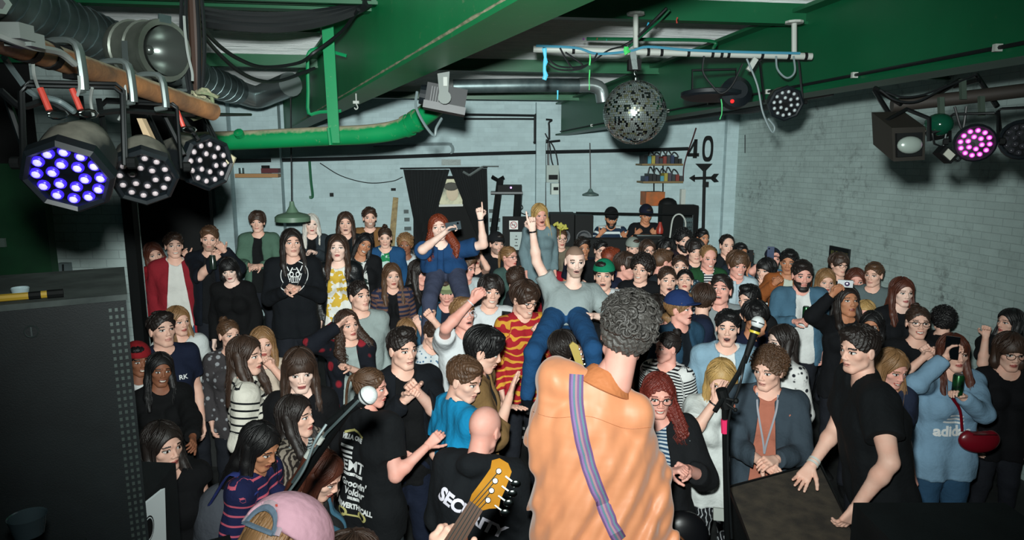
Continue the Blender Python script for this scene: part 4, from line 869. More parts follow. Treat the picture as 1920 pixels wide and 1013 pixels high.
p('fairhand', 764, 622, 48, 45, 0, 0, 'long', 'light', 'light', 'tee', '#b7b29c', 'f', L=H(786, 612, -.2, 'hold', pole=(.5, 0, -1)), label='fair-haired woman lifting a cupped hand behind the quiffed man')
p('whitetee', 920, 548, 60, 15, 4, 8, 'mop', 'dark', 'light', 'tee', '#d0d5d8', mouth='s', Rt=H(945, 622, -.25, 'hold'), label='grinning young man in a white t-shirt with a pink print, tilted head')
p('jumper', 984, 562, 72, 38, -14, 0, 'mop', 'brown', 'light', 'long', '#a4202a', mouth='s', glasses=1, pat='zigzag', c2='#cf9636', per=.07, duty=.68, L=H(1012, 626, -.2, 'fist'), label='man with glasses in a red jumper with wavy yellow stripes')
p('ponyglass', 955, 483, 42, 50, 5, 0, 'pony', 'light', 'pink', 'tee', '#3f5753', 'f', glasses=1, label='woman in glasses with tied-back hair left of the red-sleeved person')
p('darkcap', 931, 458, 42, 25, 0, 0, 'short', 'dark', 'light', 'tee', '#0f1216', hat='cap', hatc='#1b1d20', beard=1, label='bearded man in a dark cap next to the black curtain')
p('polo', 980, 446, 38, 12, 0, 0, 'crop', 'dark', 'tan', 'tee', '#10151f', L=H(990, 502, -.28), Rt=H(972, 502, -.28), collar=True, label='man in a dark polo shirt with folded arms before the black notice board')
p('blondeback', 1012, 403, 40, 18, -8, -5, 'long', 'blonde', 'pink', 'long', '#6d8389', 'f', mouth='h', D=8.6, fl=.5, label='laughing blonde woman in a grey blue jumper raised above the crowd')
p('furhood', 1051, 448, 38, 12, 0, 0, 'bun', 'mid', 'light', 'hoodie', '#6a6455', 'f', D=9.85, glasses=1, label='woman in glasses and a fur-trimmed coat below the yellow leaves')
p('redcoat', 1030, 492, 36, 20, -5, 0, 'short', 'light', 'tan', 'long', '#921424', Rt=H(1012, 505, -.2, 'fist'), label='person in a red jumper tucked behind the raised arm of the lifted man')
p('backdark', 967, 524, 46, 150, 0, 0, 'short', 'brown', 'light', 'tee', '#14171c', label='brown-haired man facing away behind the red jumper')
# the lifted man
p('surfer', 1078, 490, 58, 6, -4, 0, 'buzz', 'mid', 'pale', 'tee', '#97a3a3', mouth='h', beard=1, D=5.2, hip=P(1062, 588, 5.15), kneeL=P(1112, 655, 4.55), kneeR=P(1000, 662, 4.6), footL=P(1118, 775, 4.75), footR=P(988, 742, 4.7), fl=0, neck=P(1074, 538, 5.24), chest=P(1070, 562, 5.2), w=1.02,
  Rt=H(997, 428, .0, 'point', pole=(-1, .2, -.3)), L=H(1112, 592, -.15, 'fist', pole=(1, .3, -.5)), legs='#1f4c78', hem=.86, by=2, label='shaven-headed man in a grey t-shirt and blue jeans lifted above the crowd, pointing up')
p('greencap', 1132, 518, 62, -12, 6, 0, 'short', 'dark', 'light', 'tee', '#c9cfd2', hat='back', hatc='#0f8560', mouth='h', label='man in a backwards green cap and white t-shirt right of the lifted man')
p('ear', 1092, 466, 42, 15, 0, 0, 'short', 'dark', 'tan', 'tee', '#12192a', label='short dark-haired man whose ear shows behind the shaven-headed man')
p('tailglasses', 1126, 470, 36, 15, 0, 0, 'short', 'black', 'light', 'tee', '#0d1013', glasses=1, label='black-haired man with glasses below the disc jockey in stripes')
p('gingerback', 1146, 486, 42, 120, 0, 0, 'short', 'ginger', 'pink', 'tee', '#18203a', label='ginger-haired man with his back turned behind the green cap')
p('bluejumper', 1174, 500, 50, 60, -4, 0, 'mop', 'brown', 'pink', 'long', '#141c31', label='flushed man in a navy jumper looking right, next to the green cap')
p('mane', 1203, 506, 64, -28, 4, 6, 'bigcurl', 'dark', 'light', 'tee', '#0d0f13', mouth='s', label='smiling man with a big dark mane of hair')
p('beanie', 1187, 466, 36, 5, 0, 0, 'short', 'brown', 'light', 'tee', '#121518', hat='beanie', hatc='#8f9890', label='person in a pale grey beanie below the mixing desk')
p('longglass', 1214, 470, 40, 10, 0, 0, 'long', 'brown', 'light', 'tee', '#15171b', glasses=1, label='person with long brown hair and glasses below the mixing desk')
p('halfback', 1243, 492, 46, 105, -4, 0, 'short', 'mid', 'pink', 'tee', '#1c2228', label='brown-haired man in profile right of the dark mane')
p('shouter', 1251, 527, 52, 2, 8, 0, 'crop', 'brown', 'light', 'tee', '#101215', mouth='o', label='slick-haired man in black shouting, above the blue cap')
p('curlbeard', 1281, 452, 42, 12, 0, 0, 'curly', 'black', 'light', 'jacket', '#1f1620', D=9.1, inner='#2a1a22', beard=2, label='man with black curls and full beard by the chain-link cage')
p('pole1', 1303, 472, 44, 0, 0, 0, 'mop', 'dark', 'light', 'jacket', '#1b232f', inner='#2a5a49', label='serious young man with dark fringe under the 40 sign')
p('behindpole', 1317, 447, 34, 20, 0, 0, 'short', 'black', 'tan', 'tee', '#0e1013', label='black-haired head showing behind the young man under the 40 sign')
p('parka', 1328, 484, 46, 5, -6, 0, 'receding', 'light', 'pink', 'jacket', '#1f4a2b', inner=('#dcdedc', 'stripe', '#1a2030', .03), Rt=H(1322, 540, -.25, 'fist'), mouth='s', op=.09, label='balding man in a green jacket and striped t-shirt, laughing')
p('cornerman', 1363, 461, 40, 2, 0, 0, 'receding', 'dark', 'light', 'jacket', '#161b20', inner='#0c0e11', label='dark-haired man in a zipped jacket against the corner pier')
p('shirtboy', 1383, 498, 54, 2, -4, 0, 'mop', 'mid', 'pink', 'shirt', '#b6c8d0', inner='#a9bcc6', mouth='s', label='smiling young man in a pale blue collared shirt')
p('phone1', 1389, 476, 38, 15, 5, 0, 'short', 'black', 'tan', 'jacket', '#1d2833', Rt=H(1404, 492, -.15, 'hold'), label='man holding a phone up behind the pale blue shirt')
p('forehead', 1275, 502, 46, -12, 8, 0, 'crop', 'brown', 'light', 'tee', '#28404c', pat='flower', c2='#9ab4bc', per=.04, label='person with swept-back hair gazing up below the bearded man')
p('upface', 1284, 528, 46, -15, 20, 0, 'bun', 'black', 'light', 'tee', '#15171b', 'f', label='dark-haired woman tipping her face up beside the shouting man')
p('upstare', 1352, 545, 58, -28, 18, 0, 'short', 'dark', 'pink', 'tee', '#838c8e', w=1.1, mouth='h', label='stocky man in a grey t-shirt staring up to the left')
p('sidequiff', 1404, 562, 54, -55, -6, 0, 'quiff', 'black', 'light', 'jacket', '#0d1013', inner='#15181c', label='man with black quiff peering left over the camera flash')
p('bobsmile', 1436, 508, 48, -50, 0, 0, 'bob', 'black', 'light', 'jacket', '#7a5227', 'f', inner=('#d7dbd6', 'stripe', '#23282c', .04), mouth='s', L=H(1437, 540, -.2, 'open'), label='laughing woman with a black bob in a brown coat')
p('phone2', 1449, 487, 38, -5, 5, 0, 'short', 'dark', 'pink', 'tee', '#4f7d9a', hat='cap', hatc='#1b2334', Rt=H(1440, 486, -.15, 'hold'), label='man in a dark cap filming with a raised phone')
p('tanman', 1479, 492, 46, -30, -4, 0, 'short', 'black', 'tan', 'jacket', '#96552a', inner='#b9c1b4', Rt=H(1452, 532, -.3, 'hold'), label='black-haired man in a rust orange jacket left of the denim shirt man')
p('bigbeard', 1504, 517, 62, -8, -2, 0, 'short', 'dark', 'pink', 'jacket', '#46697f', inner='#d9dcda', beard=2, w=1.3, op=.11, Rt=H(1490, 603, -.33, 'hold'), label='large bearded man in a denim shirt and white t-shirt holding a can')
p('fair1', 1548, 528, 46, -10, -5, 0, 'long', 'light', 'light', 'tee', '#17191e', 'f', label='woman with light brown hair between the bearded man and the compact camera')
p('posterman', 1573, 497, 42, 8, 0, 0, 'mop', 'brown', 'light', 'tee', '#15171c', glasses=1, label='man with glasses under the small framed picture on the right wall')
p('camerawoman', 1587, 566, 60, 2, 14, 0, 'long', 'dark', 'tan', 'long', '#0d0f13', 'f', Rt=H(1560, 553, -.22, 'hold', pole=(-1, 0, -.6)), label='woman in black holding up a silver compact camera')
p('redlong', 1604, 528, 48, -20, 0, 0, 'long', 'auburn', 'pink', 'tee', '#24262a', 'f', label='woman with reddish brown hair behind the compact camera')
p('profile1', 1638, 516, 46, -48, 0, 0, 'short', 'mid', 'light', 'tee', '#5b696b', label='short-haired man in a grey t-shirt by the right wall looking left')
p('wallwoman', 1691, 548, 54, -2, 0, 0, 'wavy', 'auburn', 'pale', 'long', '#101216', 'f', label='woman with wavy auburn hair standing against the right wall')
p('fair2', 1622, 588, 48, -35, -8, 0, 'long', 'blonde', 'pink', 'tee', '#15181c', 'f', label='blonde woman glimpsed between the camera woman and the right wall')
p('blackhair', 1634, 612, 56, -35, 0, 0, 'straight', 'black', 'tan', 'tank', '#101216', 'f', glasses=1, label='woman with long straight black hair and glasses above the black t-shirt man')
p('chinglasses', 1721, 606, 62, -18, 8, 0, 'bun', 'brown', 'light', 'tee', '#0e1014', 'f', glasses=1, mouth='s', Rt=H(1730, 672, -.25, 'fist'), L=H(1742, 668, -.25, 'fist'), label='woman with dark-framed glasses clasping her hands under her chin')
p('curlback', 1768, 602, 50, 160, 0, 0, 'curly', 'black', 'light', 'tee', '#0e0f12', label='dark curly head turned away next to the right wall')
p('wallprofile', 1893, 606, 54, -82, 6, 0, 'long', 'black', 'light', 'tee', '#0d0f12', 'f', Rt=H(1848, 632, -.1, 'fist', pole=(0, 0, -1)), label='black-haired woman in profile against the far right of the wall')
p('redsweat', 1788, 662, 70, -5, 2, 0, 'fringe', 'auburn', 'light', 'long', '#7b9db6', 'f', Rt=H(1772, 672, -.2, 'hold', pole=(-1, 0, -1)), L=H(1805, 745, -.3, 'hold', pole=(1, 0, -1)), legs='#2b4c68', w=1.22, by=0, hem=.92, label='auburn-haired woman in a pale blue sweatshirt photographing with a phone')
p('rightglasses', 1893, 660, 72, -12, -6, 0, 'bob', 'brown', 'light', 'tank', '#0b0c10', 'f', D=5.15, glasses=1, w=1.1, label='woman with short two-tone hair and glasses in a low black top')
p('navygirl', 1672, 692, 74, 12, -12, 0, 'long', 'light', 'pink', 'tee', '#232b40', 'f', mouth='s', label='smiling woman with shoulder-length hair in a navy t-shirt')
# --- right of centre, in front
p('backbun', 1251, 652, 60, -72, 0, 0, 'bun', 'dark', 'pink', 'tee', '#dadcda', 'f', pat='stripe', c2='#15181c', per=.022, label='woman with tied dark hair in a finely striped t-shirt looking left')
p('sidehair', 1263, 612, 54, -70, -8, 0, 'short', 'light', 'pink', 'tee', '#1e3340', label='light-brown haired man in profile below the blue cap')
p('bluecap', 1276, 580, 58, 48, 6, 0, 'mop', 'light', 'pink', 'jacket', '#234258', inner='#101820', hat='cap', hatc='#1e3464', mouth='h', label='man in a blue cap facing right with his mouth open')
p('headlow', 1232, 582, 52, -5, -26, 0, 'mop', 'dark', 'pink', 'tee', '#13161b', label='man with a dark fringe bowing his head behind the guitarist')
p('piping', 1318, 562, 56, 155, 0, 0, 'mop', 'brown', 'light', 'jacket', '#162036', inner='#dddddd', label='brown-haired person with back turned in a navy jacket with white piping')
p('yeller', 1364, 615, 66, -18, 4, 0, 'short', 'black', 'light', 'jacket', '#86a6b9', inner='#dddedb', mouth='o', op=.09, label='yelling young man in a pale denim jacket and white t-shirt')
p('snapper', 1416, 596, 60, 0, -6, 0, 'mop', 'black', 'tan', 'long', '#141a30', L=H(1428, 628, -.2, 'hold'), label='black-haired man in a navy and red top behind the far microphone')
p('longprofile', 1464, 642, 66, -78, 2, 0, 'straight', 'dark', 'pale', 'long', '#dddedb', 'f', by=-60, pat='flower', c2='#20242a', per=.05, label='woman with long dark hair in left profile wearing a white patterned top')
p('redglasses', 1234, 742, 84, -2, -2, 0, 'curlylong', 'red', 'pink', 'jacket', '#121417', 'f', inner=('#b9c0c4', 'stripe', '#26425c', .02), glasses='#2b2628', mouth='s', L=H(1290, 880, -.3, 'fist'), Rt=H(1255, 885, -.35, 'fist'), w=1.25, sl=1.5, label='woman with flying dark red curls and glasses beside the orange shirt')
p('facehand', 1352, 712, 76, -18, -18, 0, 'long', 'blonde', 'light', 'tee', '#d0d5d2', 'f', Rt=H(1340, 755, -.2, 'flat', pole=(-.6, 0, -1)), legs='#131519', legpat=('squiggle', '#a9adb0', .12, .9, .12), w=1.05, label='woman with long blonde hair covering her mouth, white blouse and black patterned skirt')
p('lanyard', 1441, 694, 78, -48, -4, 0, 'curly', 'mid', 'light', 'jacket', '#38444e', inner='#b06c58', L=H(1455, 862, -.35), Rt=H(1430, 868, -.33), by=-20, w=1.08, op=.07, label='curly haired young man in a dark grey jacket and pink t-shirt with a lanyard')
p('blackright', 1610, 656, 90, -72, -4, 0, 'short', 'dark', 'light', 'tee', '#0c1013', by=-100, w=1.3, Rt=H(1522, 872, .1, 'flat', pole=(.3, .6, -1)), L=H(1606, 950, -.36, 'relax', pole=(.2, -1, 0)), D=3.15, lean=12, fl=0, hem=1.0, label='man in a black t-shirt leaning on the stage box with one hand')
# --- heads under the lifted man, and disc jockeys
p('spiky', 1054, 655, 56, 175, 0, 0, 'mop', 'dark', 'light', 'tee', '#0f1217', D=3.9, label='guitarist with dark hair seen from behind under the legs of the lifted man')
p('blackcap', 1124, 580, 46, 175, 0, 0, 'short', 'black', 'light', 'tee', '#101216', label='black-haired person facing away under the green cap')
p('hairback', 1196, 566, 46, 165, 0, 0, 'mop', 'dark', 'light', 'tee', '#101216', Rt=H(1150, 560, -.1, 'fist'), label='dark-haired person facing away with a raised fist below the dark mane')
p('fill1', 1246, 468, 36, 20, 0, 0, 'mop', 'black', 'light', 'tee', '#14161a', label='dark head between the long-haired person in glasses and the bearded man')
p('dj1', 1146, 409, 34, 0, -20, 0, 'short', 'black', 'tan', 'tee', '#1a2c40', D=10.35, fl=.35, pat='stripe', c2='#bfc9c8', per=.09, duty=.6, hat='cap', hatc='#0e1012', beard=2, L=H(1172, 445, -.2), Rt=H(1125, 440, -.2), label='disc jockey in a striped t-shirt and black cap')
p('dj2', 1211, 403, 33, 5, -18, 0, 'short', 'dark', 'tan', 'tee', '#0b0e12', D=10.35, fl=.35, hat='cap', hatc='#0f1426', L=H(1228, 440, -.2), Rt=H(1192, 440, -.2), label='disc jockey in a black t-shirt leaning over the mixing desk')
# --- on the stage
_vf = n3(ray(1120, 850)); _B = lambda x, y, D: np.array(P(x, y, D))
p('orange', 1173, 628, 122, 176, -6, -13, 'curlman', 'salt', 'pink', 'shirt', '#dd9266', D=2.45, by=170, side=23, folds=.8, drape=.013, hgs=.72, w=.88, fl=.6, hem=1.12, collar=True, rough=.5, pat='satin', hk=1.12, seed=1, neck=P(1126, 722, 2.42), hipo=P(1120, 1015, 2.36), chest=P(1112, 850, 2.40), inner=None,
  boxy=[(_B(1088, 800, 2.40), _B(1075, 1080, 2.36), .150, .19, (_vf, .72)), (_B(1140, 830, 2.40), _B(1165, 1080, 2.36), .140, .19, (_vf, .72)), (_B(1035, 748, 2.41), _B(1022, 870, 2.40), .060, .068, (_vf, .8)), (_B(1180, 820, 2.41), _B(1222, 940, 2.39), .066, .076, (_vf, .8)), (_B(1225, 940, 2.39), _B(1238, 1090, 2.36), .076, .08, (_vf, .8))],
  L=H(1040, 985, .30, 'relax', pole=(-.7, .1, -.3)), Rt=H(1215, 1100, .20, 'fist', pole=(.7, 0, -.3)), legs='#202430', sl=1.95, label='guitarist in a shiny orange shirt with a striped strap, back to the camera')
p('pinkcap', 525, 1050, 205, 150, -48, 0, 'long', 'light', 'pink', 'long', '#20242c', D=1.42, fl=.6, nolegs=True, by=160, label='person in a pink cap at the front of the stage, seen from above')
p('bassist', 655, 1085, 165, 150, -15, 0, 'mop', 'brown', 'light', 'tee', '#1d2026', D=1.95, fl=.6, by=140, Rt=H(852, 1005, -.42, 'grip', pole=(.6, 0, -1)), nolegs=True, label='brown-haired bass player at the bottom edge gripping the bass neck')
build_people()
# ------------------------------------------------------------------ pipes, ducts and cables
def PP(l): return [P(*q) for q in l]
def cable(name, pts, r, m, label, cat, n=24, group=None, sides=6, parent=None, world=False):
    q = MB(); q.tube(curve(pts if world else PP(pts), n), r, sides); o = q.build(name, m, parent)
    return tag(o, label, cat, group) if parent is None else o
M_DARKST = mat('dark_steel', '#1a1d1e', .4, .6); M_DUSTB = dust_top(mat('dusty_black_housing', '#12171b', .6), '#858377', .45, .95)
M_HOUSE = mat('black_housing', '#11181d', .45, .1); M_DIRT = mat('dust_layer', '#9a988a', .95, c2='#4c504a', ns=14)
M_LEDP = mat('lit_violet_led', '#c0baff', .2, emit='#b4aaff', es=.75); M_LEDK = mat('lit_pink_led', '#ff9ae8', .2, emit='#ffa0ea', es=.9); M_LEDW = mat('led_lens', '#bfb0b4', .2, 0); M_LEDRING = mat('led_ring_violet', '#3a2bd0', .3, emit='#3a20e0', es=.9)
M_LEDRK = mat('led_ring_pink', '#b02ba0', .3, emit='#c030b0', es=.9); M_LEDRW = mat('led_ring_dark', '#2a2b30', .3)
# big spiral duct, left
t = thing('spiral_duct', P(300, 100, 5), 'large grey spiral-seam ventilation duct running under the ceiling at top left', 'duct')
c = curve([PZ(-120, -60, 3.63), PZ(110, 44, 3.63), PZ(290, 115, 3.64), PZ(440, 170, 3.66)], 30); q = MB(); q.tube(c, .145, 20); q.build('duct_tube', M_STEEL, t)
for i in range(len(c)-1):
    q = MB(); d = (c[i+1]-c[i])
    for k in range(1):
        m_ = c[i]+d*(k/2); x, y = frame(d); n_ = d.normalized(); q.tube([m_+x*.147*math.cos(a*.4)+y*.148*math.sin(a*.4)+n_*.03*math.sin(a*.4) for a in range(16)], .004, 4, closed=True)
    q.build('spiral_seam', M_STEEL, t)
q = MB(); e = c[-1]; q.tube(curve([e, PZ(480, 182, 3.62), PZ(510, 172, 3.66), PZ(545, 158, 3.7)], 12), .125, 16); q.build('elbow', mat('bright_steel', '#a8b4b4', .3, .8), t)
# green pipe with its hangers
t = thing('green_pipe', P(550, 258, 4.3), 'thick bright green pipe bending up towards the black spotlight', 'pipe')
c = curve([P(340, 266, 4.35), P(450, 263, 4.33), P(600, 256, 4.3), P(700, 251, 4.25), P(760, 238, 4.2), P(806, 208, 4.1), P(832, 184, 4.05)], 36); q = MB(); q.tube(c, .060, 24); q.build('pipe_run', M_GREENP, t)
for a, b in ((24, 25), (26, 27)): q = MB(); q.tube([c[a], c[b]], .069, 18); q.build('pipe_collar', M_GREENP, t)
q = MB(); q.lathe(P(450, 254, 4.27), (0, -.8, .6), [(0, .03), (.03, .03), (.035, .01)], 10); q.build('access_plug', M_GREEN, t)
q = MB(); a = P(603, 33, 4.25); b = P(627, 268, 4.23); q.prism([P(602, 33, 4.23), P(624, 33, 4.23), P(637, 268, 4.2), P(617, 268, 4.2)], (0, .012, 0)); q.tube([P(616, 240, 4.19)+Vector((0, 0, 0)), P(620, 272, 4.19)], .012, 6); q.build('strap', M_GREEN3, t, False)
cable('green_conduit', [(650, 105, 4.3), (600, 92, 4.3), (580, 98, 4.3), (577, 120, 4.3), (578, 170, 4.3), (579, 212, 4.3), (600, 210, 4.32), (640, 208, 4.34)], .011, M_GREEN3, 'thin green conduit hooking down in front of the girder left of the strap', 'conduit')
# steel duct at the back
t = thing('steel_duct', P(990, 160, 7.6), 'round galvanised duct running across the back and elbowing down at the right girder', 'duct')
q = MB(); q.tube(curve([P(850, 162, 7.5), P(1000, 160, 7.6), P(1085, 160, 7.7)], 10), .075, 16); q.build('duct_tube', M_STEEL, t)
q = MB(); q.tube(curve([P(1085, 160, 7.7), P(1110, 160, 7.72), P(1126, 168, 7.74), P(1131, 190, 7.76)], 10), .078, 16); q.build('elbow', mat('bright_steel', '#a8b4b4', .3, .8), t)
# conduits on the back wall
def wallpipe(name, pts, r, label, m=M_CABLE, off=.05, n=20): return cable(name, [PB(x, y, off) for x, y in pts], r, m, label, 'pipe', n, world=True)
wallpipe('black_pipe', [(392, 305), (443, 302), (640, 298), (860, 290), (1000, 286), (1190, 282), (1290, 279)], .034, 'long black pipe along the back wall above the curtain')
wallpipe('elbow_pipe', [(700, 273), (830, 270), (846, 273), (849, 283), (842, 291), (825, 292)], .028, 'black pipe end turning back above the curtain', m=M_GCAB)
wallpipe('square_conduit', [(870, 215), (1002, 217), (1003, 218), (1003, 262), (1005, 268), (1050, 264)], .022, 'black conduit dropping square beside the right girder end', n=30)
wallpipe('square_conduit', [(870, 223), (1022, 224), (1029, 232), (1030, 262)], .018, 'second black conduit just below the square one at the girder end')
wallpipe('vertical_pipe', [(1021, 262), (1021, 350), (1023, 470)], .026, 'vertical black pipe beside the narrow grey pier')
wallpipe('vertical_pipe', [(1028, 262), (1028, 305), (1030, 320)], .016, 'short vertical black conduit above the meter boxes')
wallpipe('drop_pipe', [(580, 300), (583, 340), (586, 368), (580, 370)], .022, 'dark green pipe stub dropping from the long black pipe', m=M_GREEN2)
wallpipe('green_pipe_low', [(400, 52), (520, 54), (600, 56)], .02, 'thin green pipe crossing below the ceiling at upper left', m=M_GREEN2, off=6.5)
cable('green_pipe_thin', [(1100, 73, 4.6), (1200, 74, 4.6), (1330, 77, 4.6), (1338, 92, 4.6)], .012, M_GREEN2, 'thin green pipe with party streamer scraps near the mirror ball', 'pipe')
cable('wall_cable', [PB(600, 306, .04), PB(640, 330, .04), PB(690, 343, .04), PB(735, 340, .04), PB(755, 332, .04)], .008, M_CABLE, 'thin cable sagging across the wall to the curtain corner', 'cable', world=True)
cable('wall_cable', [PB(1024, 262, .08), PB(1036, 272, .08), PB(1045, 300, .08), PB(1049, 350, .08), PB(1050, 395, .08), PB(1056, 402, .08)], .012, M_CABLE, 'black cable hanging past the meter boxes', 'cable', world=True)
cable('wall_cable', [PB(1022, 250, .1), PB(1030, 268, .1), PB(1034, 300, .1), PB(1041, 320, .1)], .012, M_CABLE, 'black cable feeding the upper meter box', 'cable', world=True)
# cables in the ceiling, left
for i, (dy, col, rr_, lab) in enumerate(((0, M_CABLE, .022, 'upper black'), (5, mat('pale_cable', '#8f8b7c', .6), .013, 'pale'), (9, M_CABLE, .03, 'middle black'), (15, M_GCAB, .014, 'grey'), (22, M_CABLE, .036, 'thick lower black'))):
    cable('power_cable', [(372, 18+dy, 3.4), (430, 26+dy, 3.5), (520, 29+dy*1.05, 3.6), (600, 22+dy*.9, 3.7), (668, 10+dy*.4, 3.75), (690, 4, 3.7)], rr_*.8, col, lab+' cable in the bundle looping from the brown post to the big girder', 'cable', group=None)
cable('thin_cable', [(372, 44, 3.0), (410, 85, 3.3), (450, 112, 3.5), (495, 126, 3.7), (560, 118, 3.9), (590, 98, 4.0), (640, 60, 3.9), (672, 18, 3.7)], .010, M_CABLE, 'upper of two thin black cables sagging to the girder', 'cable', 40)
cable('thin_cable', [(372, 56, 3.0), (410, 100, 3.3), (450, 135, 3.5), (490, 152, 3.7), (530, 150, 3.9), (590, 128, 4.1)], .010, M_CABLE, 'lower of two thin black cables sagging to the girder', 'cable', 40)
# bulkhead light on the ceiling
q = MB(); c0 = PZ(102, 12, 3.78); q.box(c0, (.24, .12, .08)); q.tube([c0+Vector((-.12, -.05, -.04)), c0+Vector((.12, -.05, -.04))], .035, 8, mi=1); tag(q.build('bulkhead_light', [M_DIRT, M_WHITEP]), 'small dusty bulkhead light on the ceiling above the spiral duct', 'light')
# ------------------------------------------------------------------ lighting rig, left
t = thing('rusty_bar', P(180, 150, 1.3), 'orange-brown rusty scaffold bar carrying the stage lights at upper left', 'lighting bar')
bar = lambda u: P(-60+460*u, 52+158*u, .98+.86*u)
q = MB(); q.tube([bar(k/20) for k in range(21)], .0235, 16); q.build('tube', dust_top(M_RUST, '#b0a78c', .5, .85), t)
for u in (.22, .31): q = MB(); q.tube([bar(u), bar(u+.025)], .026, 14); q.build('tape_band', M_BLK, t)
cable('white_cable', [(-10, 62, .97), (30, 78, 1.0), (60, 88, 1.05), (110, 98, 1.15), (140, 120, 1.2)], .006, mat('white_cable', '#8d9390', .5), 'white cable taped along the top of the rusty bar', 'cable')
q = MB(); q.box(P(15, 60, 1.0), (.055, .03, .022)); q.box(P(46, 76, 1.03), (.04, .03, .02)); tag(q.build('junction_block', mat('grey_white', '#7f8683', .6)), 'white connector block on the rusty bar at the picture corner', 'connector')
def clamp(u, drop, label):
    b = bar(u); t = thing('hook_clamp', b, label, 'clamp'); q = MB(); q.tube(curve([b+Vector((-.032, 0, .0)), b+Vector((-.03, 0, .028)), b+Vector((0, 0, .036)), b+Vector((.03, 0, .028)), b+Vector((.036, 0, -.02)), b+Vector((.036, 0, -drop))], 16), .007, 8, flat=1.6); q.tube([b+Vector((.036, 0, -drop)), b+Vector((.01, 0, -drop-.004))], .006, 8); q.build('hook', mat('aluminium', '#6d7776', .4, .5), t)
    q = MB(); q.tube([b+Vector((-.05, 0, 0)), b+Vector((-.028, 0, 0))], .006, 8); q.lathe(b+Vector((-.055, 0, 0)), (1, 0, 0), [(0, .012), (.006, .012)], 6); q.build('wing_bolt', mat('aluminium', '#6d7776', .4, .5), t)
clamp(.385, .055, 'aluminium hook clamp on the rusty bar above the violet light'); clamp(.60, .05, 'aluminium hook clamp in the middle of the rusty bar'); clamp(.74, .04, 'aluminium hook clamp under the chrome lamp')
q = MB(); b = bar(.435); q.box(b+Vector((0, -.01, .018)), (.026, .03, .03)); q.box(b+Vector((0.002, -.012, -.012)), (.022, .03, .036)); tag(q.build('plug', M_BLK), 'black plug hanging on the rusty bar', 'plug')
def parcan(name, c, face, rad, depth, label, led, ring, hexo=True, yoke_to=None, tilt=0, dust=True, up=ZZ):
    c = Vector(c); f = Vector(face).normalized(); t = thing(name, c, label, 'stage light'); x, y = frame(f, up)
    q = MB(); sides = 8 if hexo else 20
    q.lathe(c-f*.012, f, [(0, rad*1.0), (0, rad*1.22), (.022, rad*1.22), (.030, rad*1.1), (.024, rad*1.0), (.012, rad*.98)], sides, up=up); q.build('front_frame', M_HOUSE, t, angle=30)
    q = MB(); q.lathe(c-f*depth, f, [(0, .0), (0, rad*.35), (depth*.08, rad*.62), (depth*.45, rad*1.0), (depth*.93, rad*1.06)], 20, up=up); q.build('housing', M_DUSTB if dust else M_HOUSE, t)
    q = MB(); q.lathe(c-f*.004, f, [(0, 0), (0, rad*.99), (.004, rad*.99), (.004, 0)], 24, up=up); q.build('lens_plate', M_BLK, t)
    pts = [(a*2*math.pi/12+.1, rad*.80) for a in range(12)]+[(a*2*math.pi/6+.3, rad*.40) for a in range(6)]
    for a, r_ in pts:
        p_ = c+x*math.cos(a)*r_+y*math.sin(a)*r_; q = MB(); q.lathe(p_, f, [(0, rad*.165), (.005, rad*.16), (.007, rad*.13)], 12, mi=0); q.ball(p_+f*.004, rad*.125, 10, mi=1); q.build('led', [ring, led], t)
    if yoke_to is not None:
        k = Vector(yoke_to); q = MB(); z = (k-c).normalized(); s_ = x*rad*1.32
        for off in (0, .016):
            o_ = f*off-f*.05; q.tube([c+s_+o_, c+s_+z*(k-c).length*.92+o_, c+s_*.85+z*(k-c).length+o_, c-s_*.85+z*(k-c).length+o_, c-s_+z*(k-c).length*.92+o_, c-s_+o_], .0042, 6)
        q.build('yoke', M_DARKST, t)
        for sg in (-1, 1): q = MB(); q.lathe(c+s_*sg*1.06-f*.042, x*sg, [(0, .012), (.015, .012), (.018, .006)], 8); q.build('knob', M_BLK, t)
    return t
toward = lambda c, dx=0, dz=0: (Vector((dx, 0, CZ+dz))-Vector(c)).normalized()
c1 = P(130, 328, 1.28); parcan('led_par_light', c1, (.22, -.85, -.55), .066, .15, 'large black LED stage light glowing violet, nearest on the rusty bar', M_LEDP, M_LEDRING, yoke_to=P(125, 178, 1.3))
c2_ = P(270, 330, 1.55); parcan('led_par_light', c2_, (.42, -.80, -.48), .060, .15, 'middle black LED stage light with unlit pale lenses', M_LEDW, M_LEDRW, yoke_to=P(262, 205, 1.6))
c3 = P(388, 305, 1.95); parcan('led_par_light', c3, (.93, -.62, -.15), .066, .22, 'black LED stage light turned to the right, next to the green pipe', M_LEDW, M_LEDRW, yoke_to=P(345, 215, 2.0))
q = MB(); q.prism([P(425, 285, 2.0), P(441, 296, 2.0), P(423, 340, 2.0), P(400, 352, 2.0), P(418, 338, 2.0)], (0, .01, 0)); tag(q.build('gel_frame', mat('gel_paper', '#b6ad8e', .7), None, False), 'curled pale gel frame behind the right-turned stage light', 'gel frame')
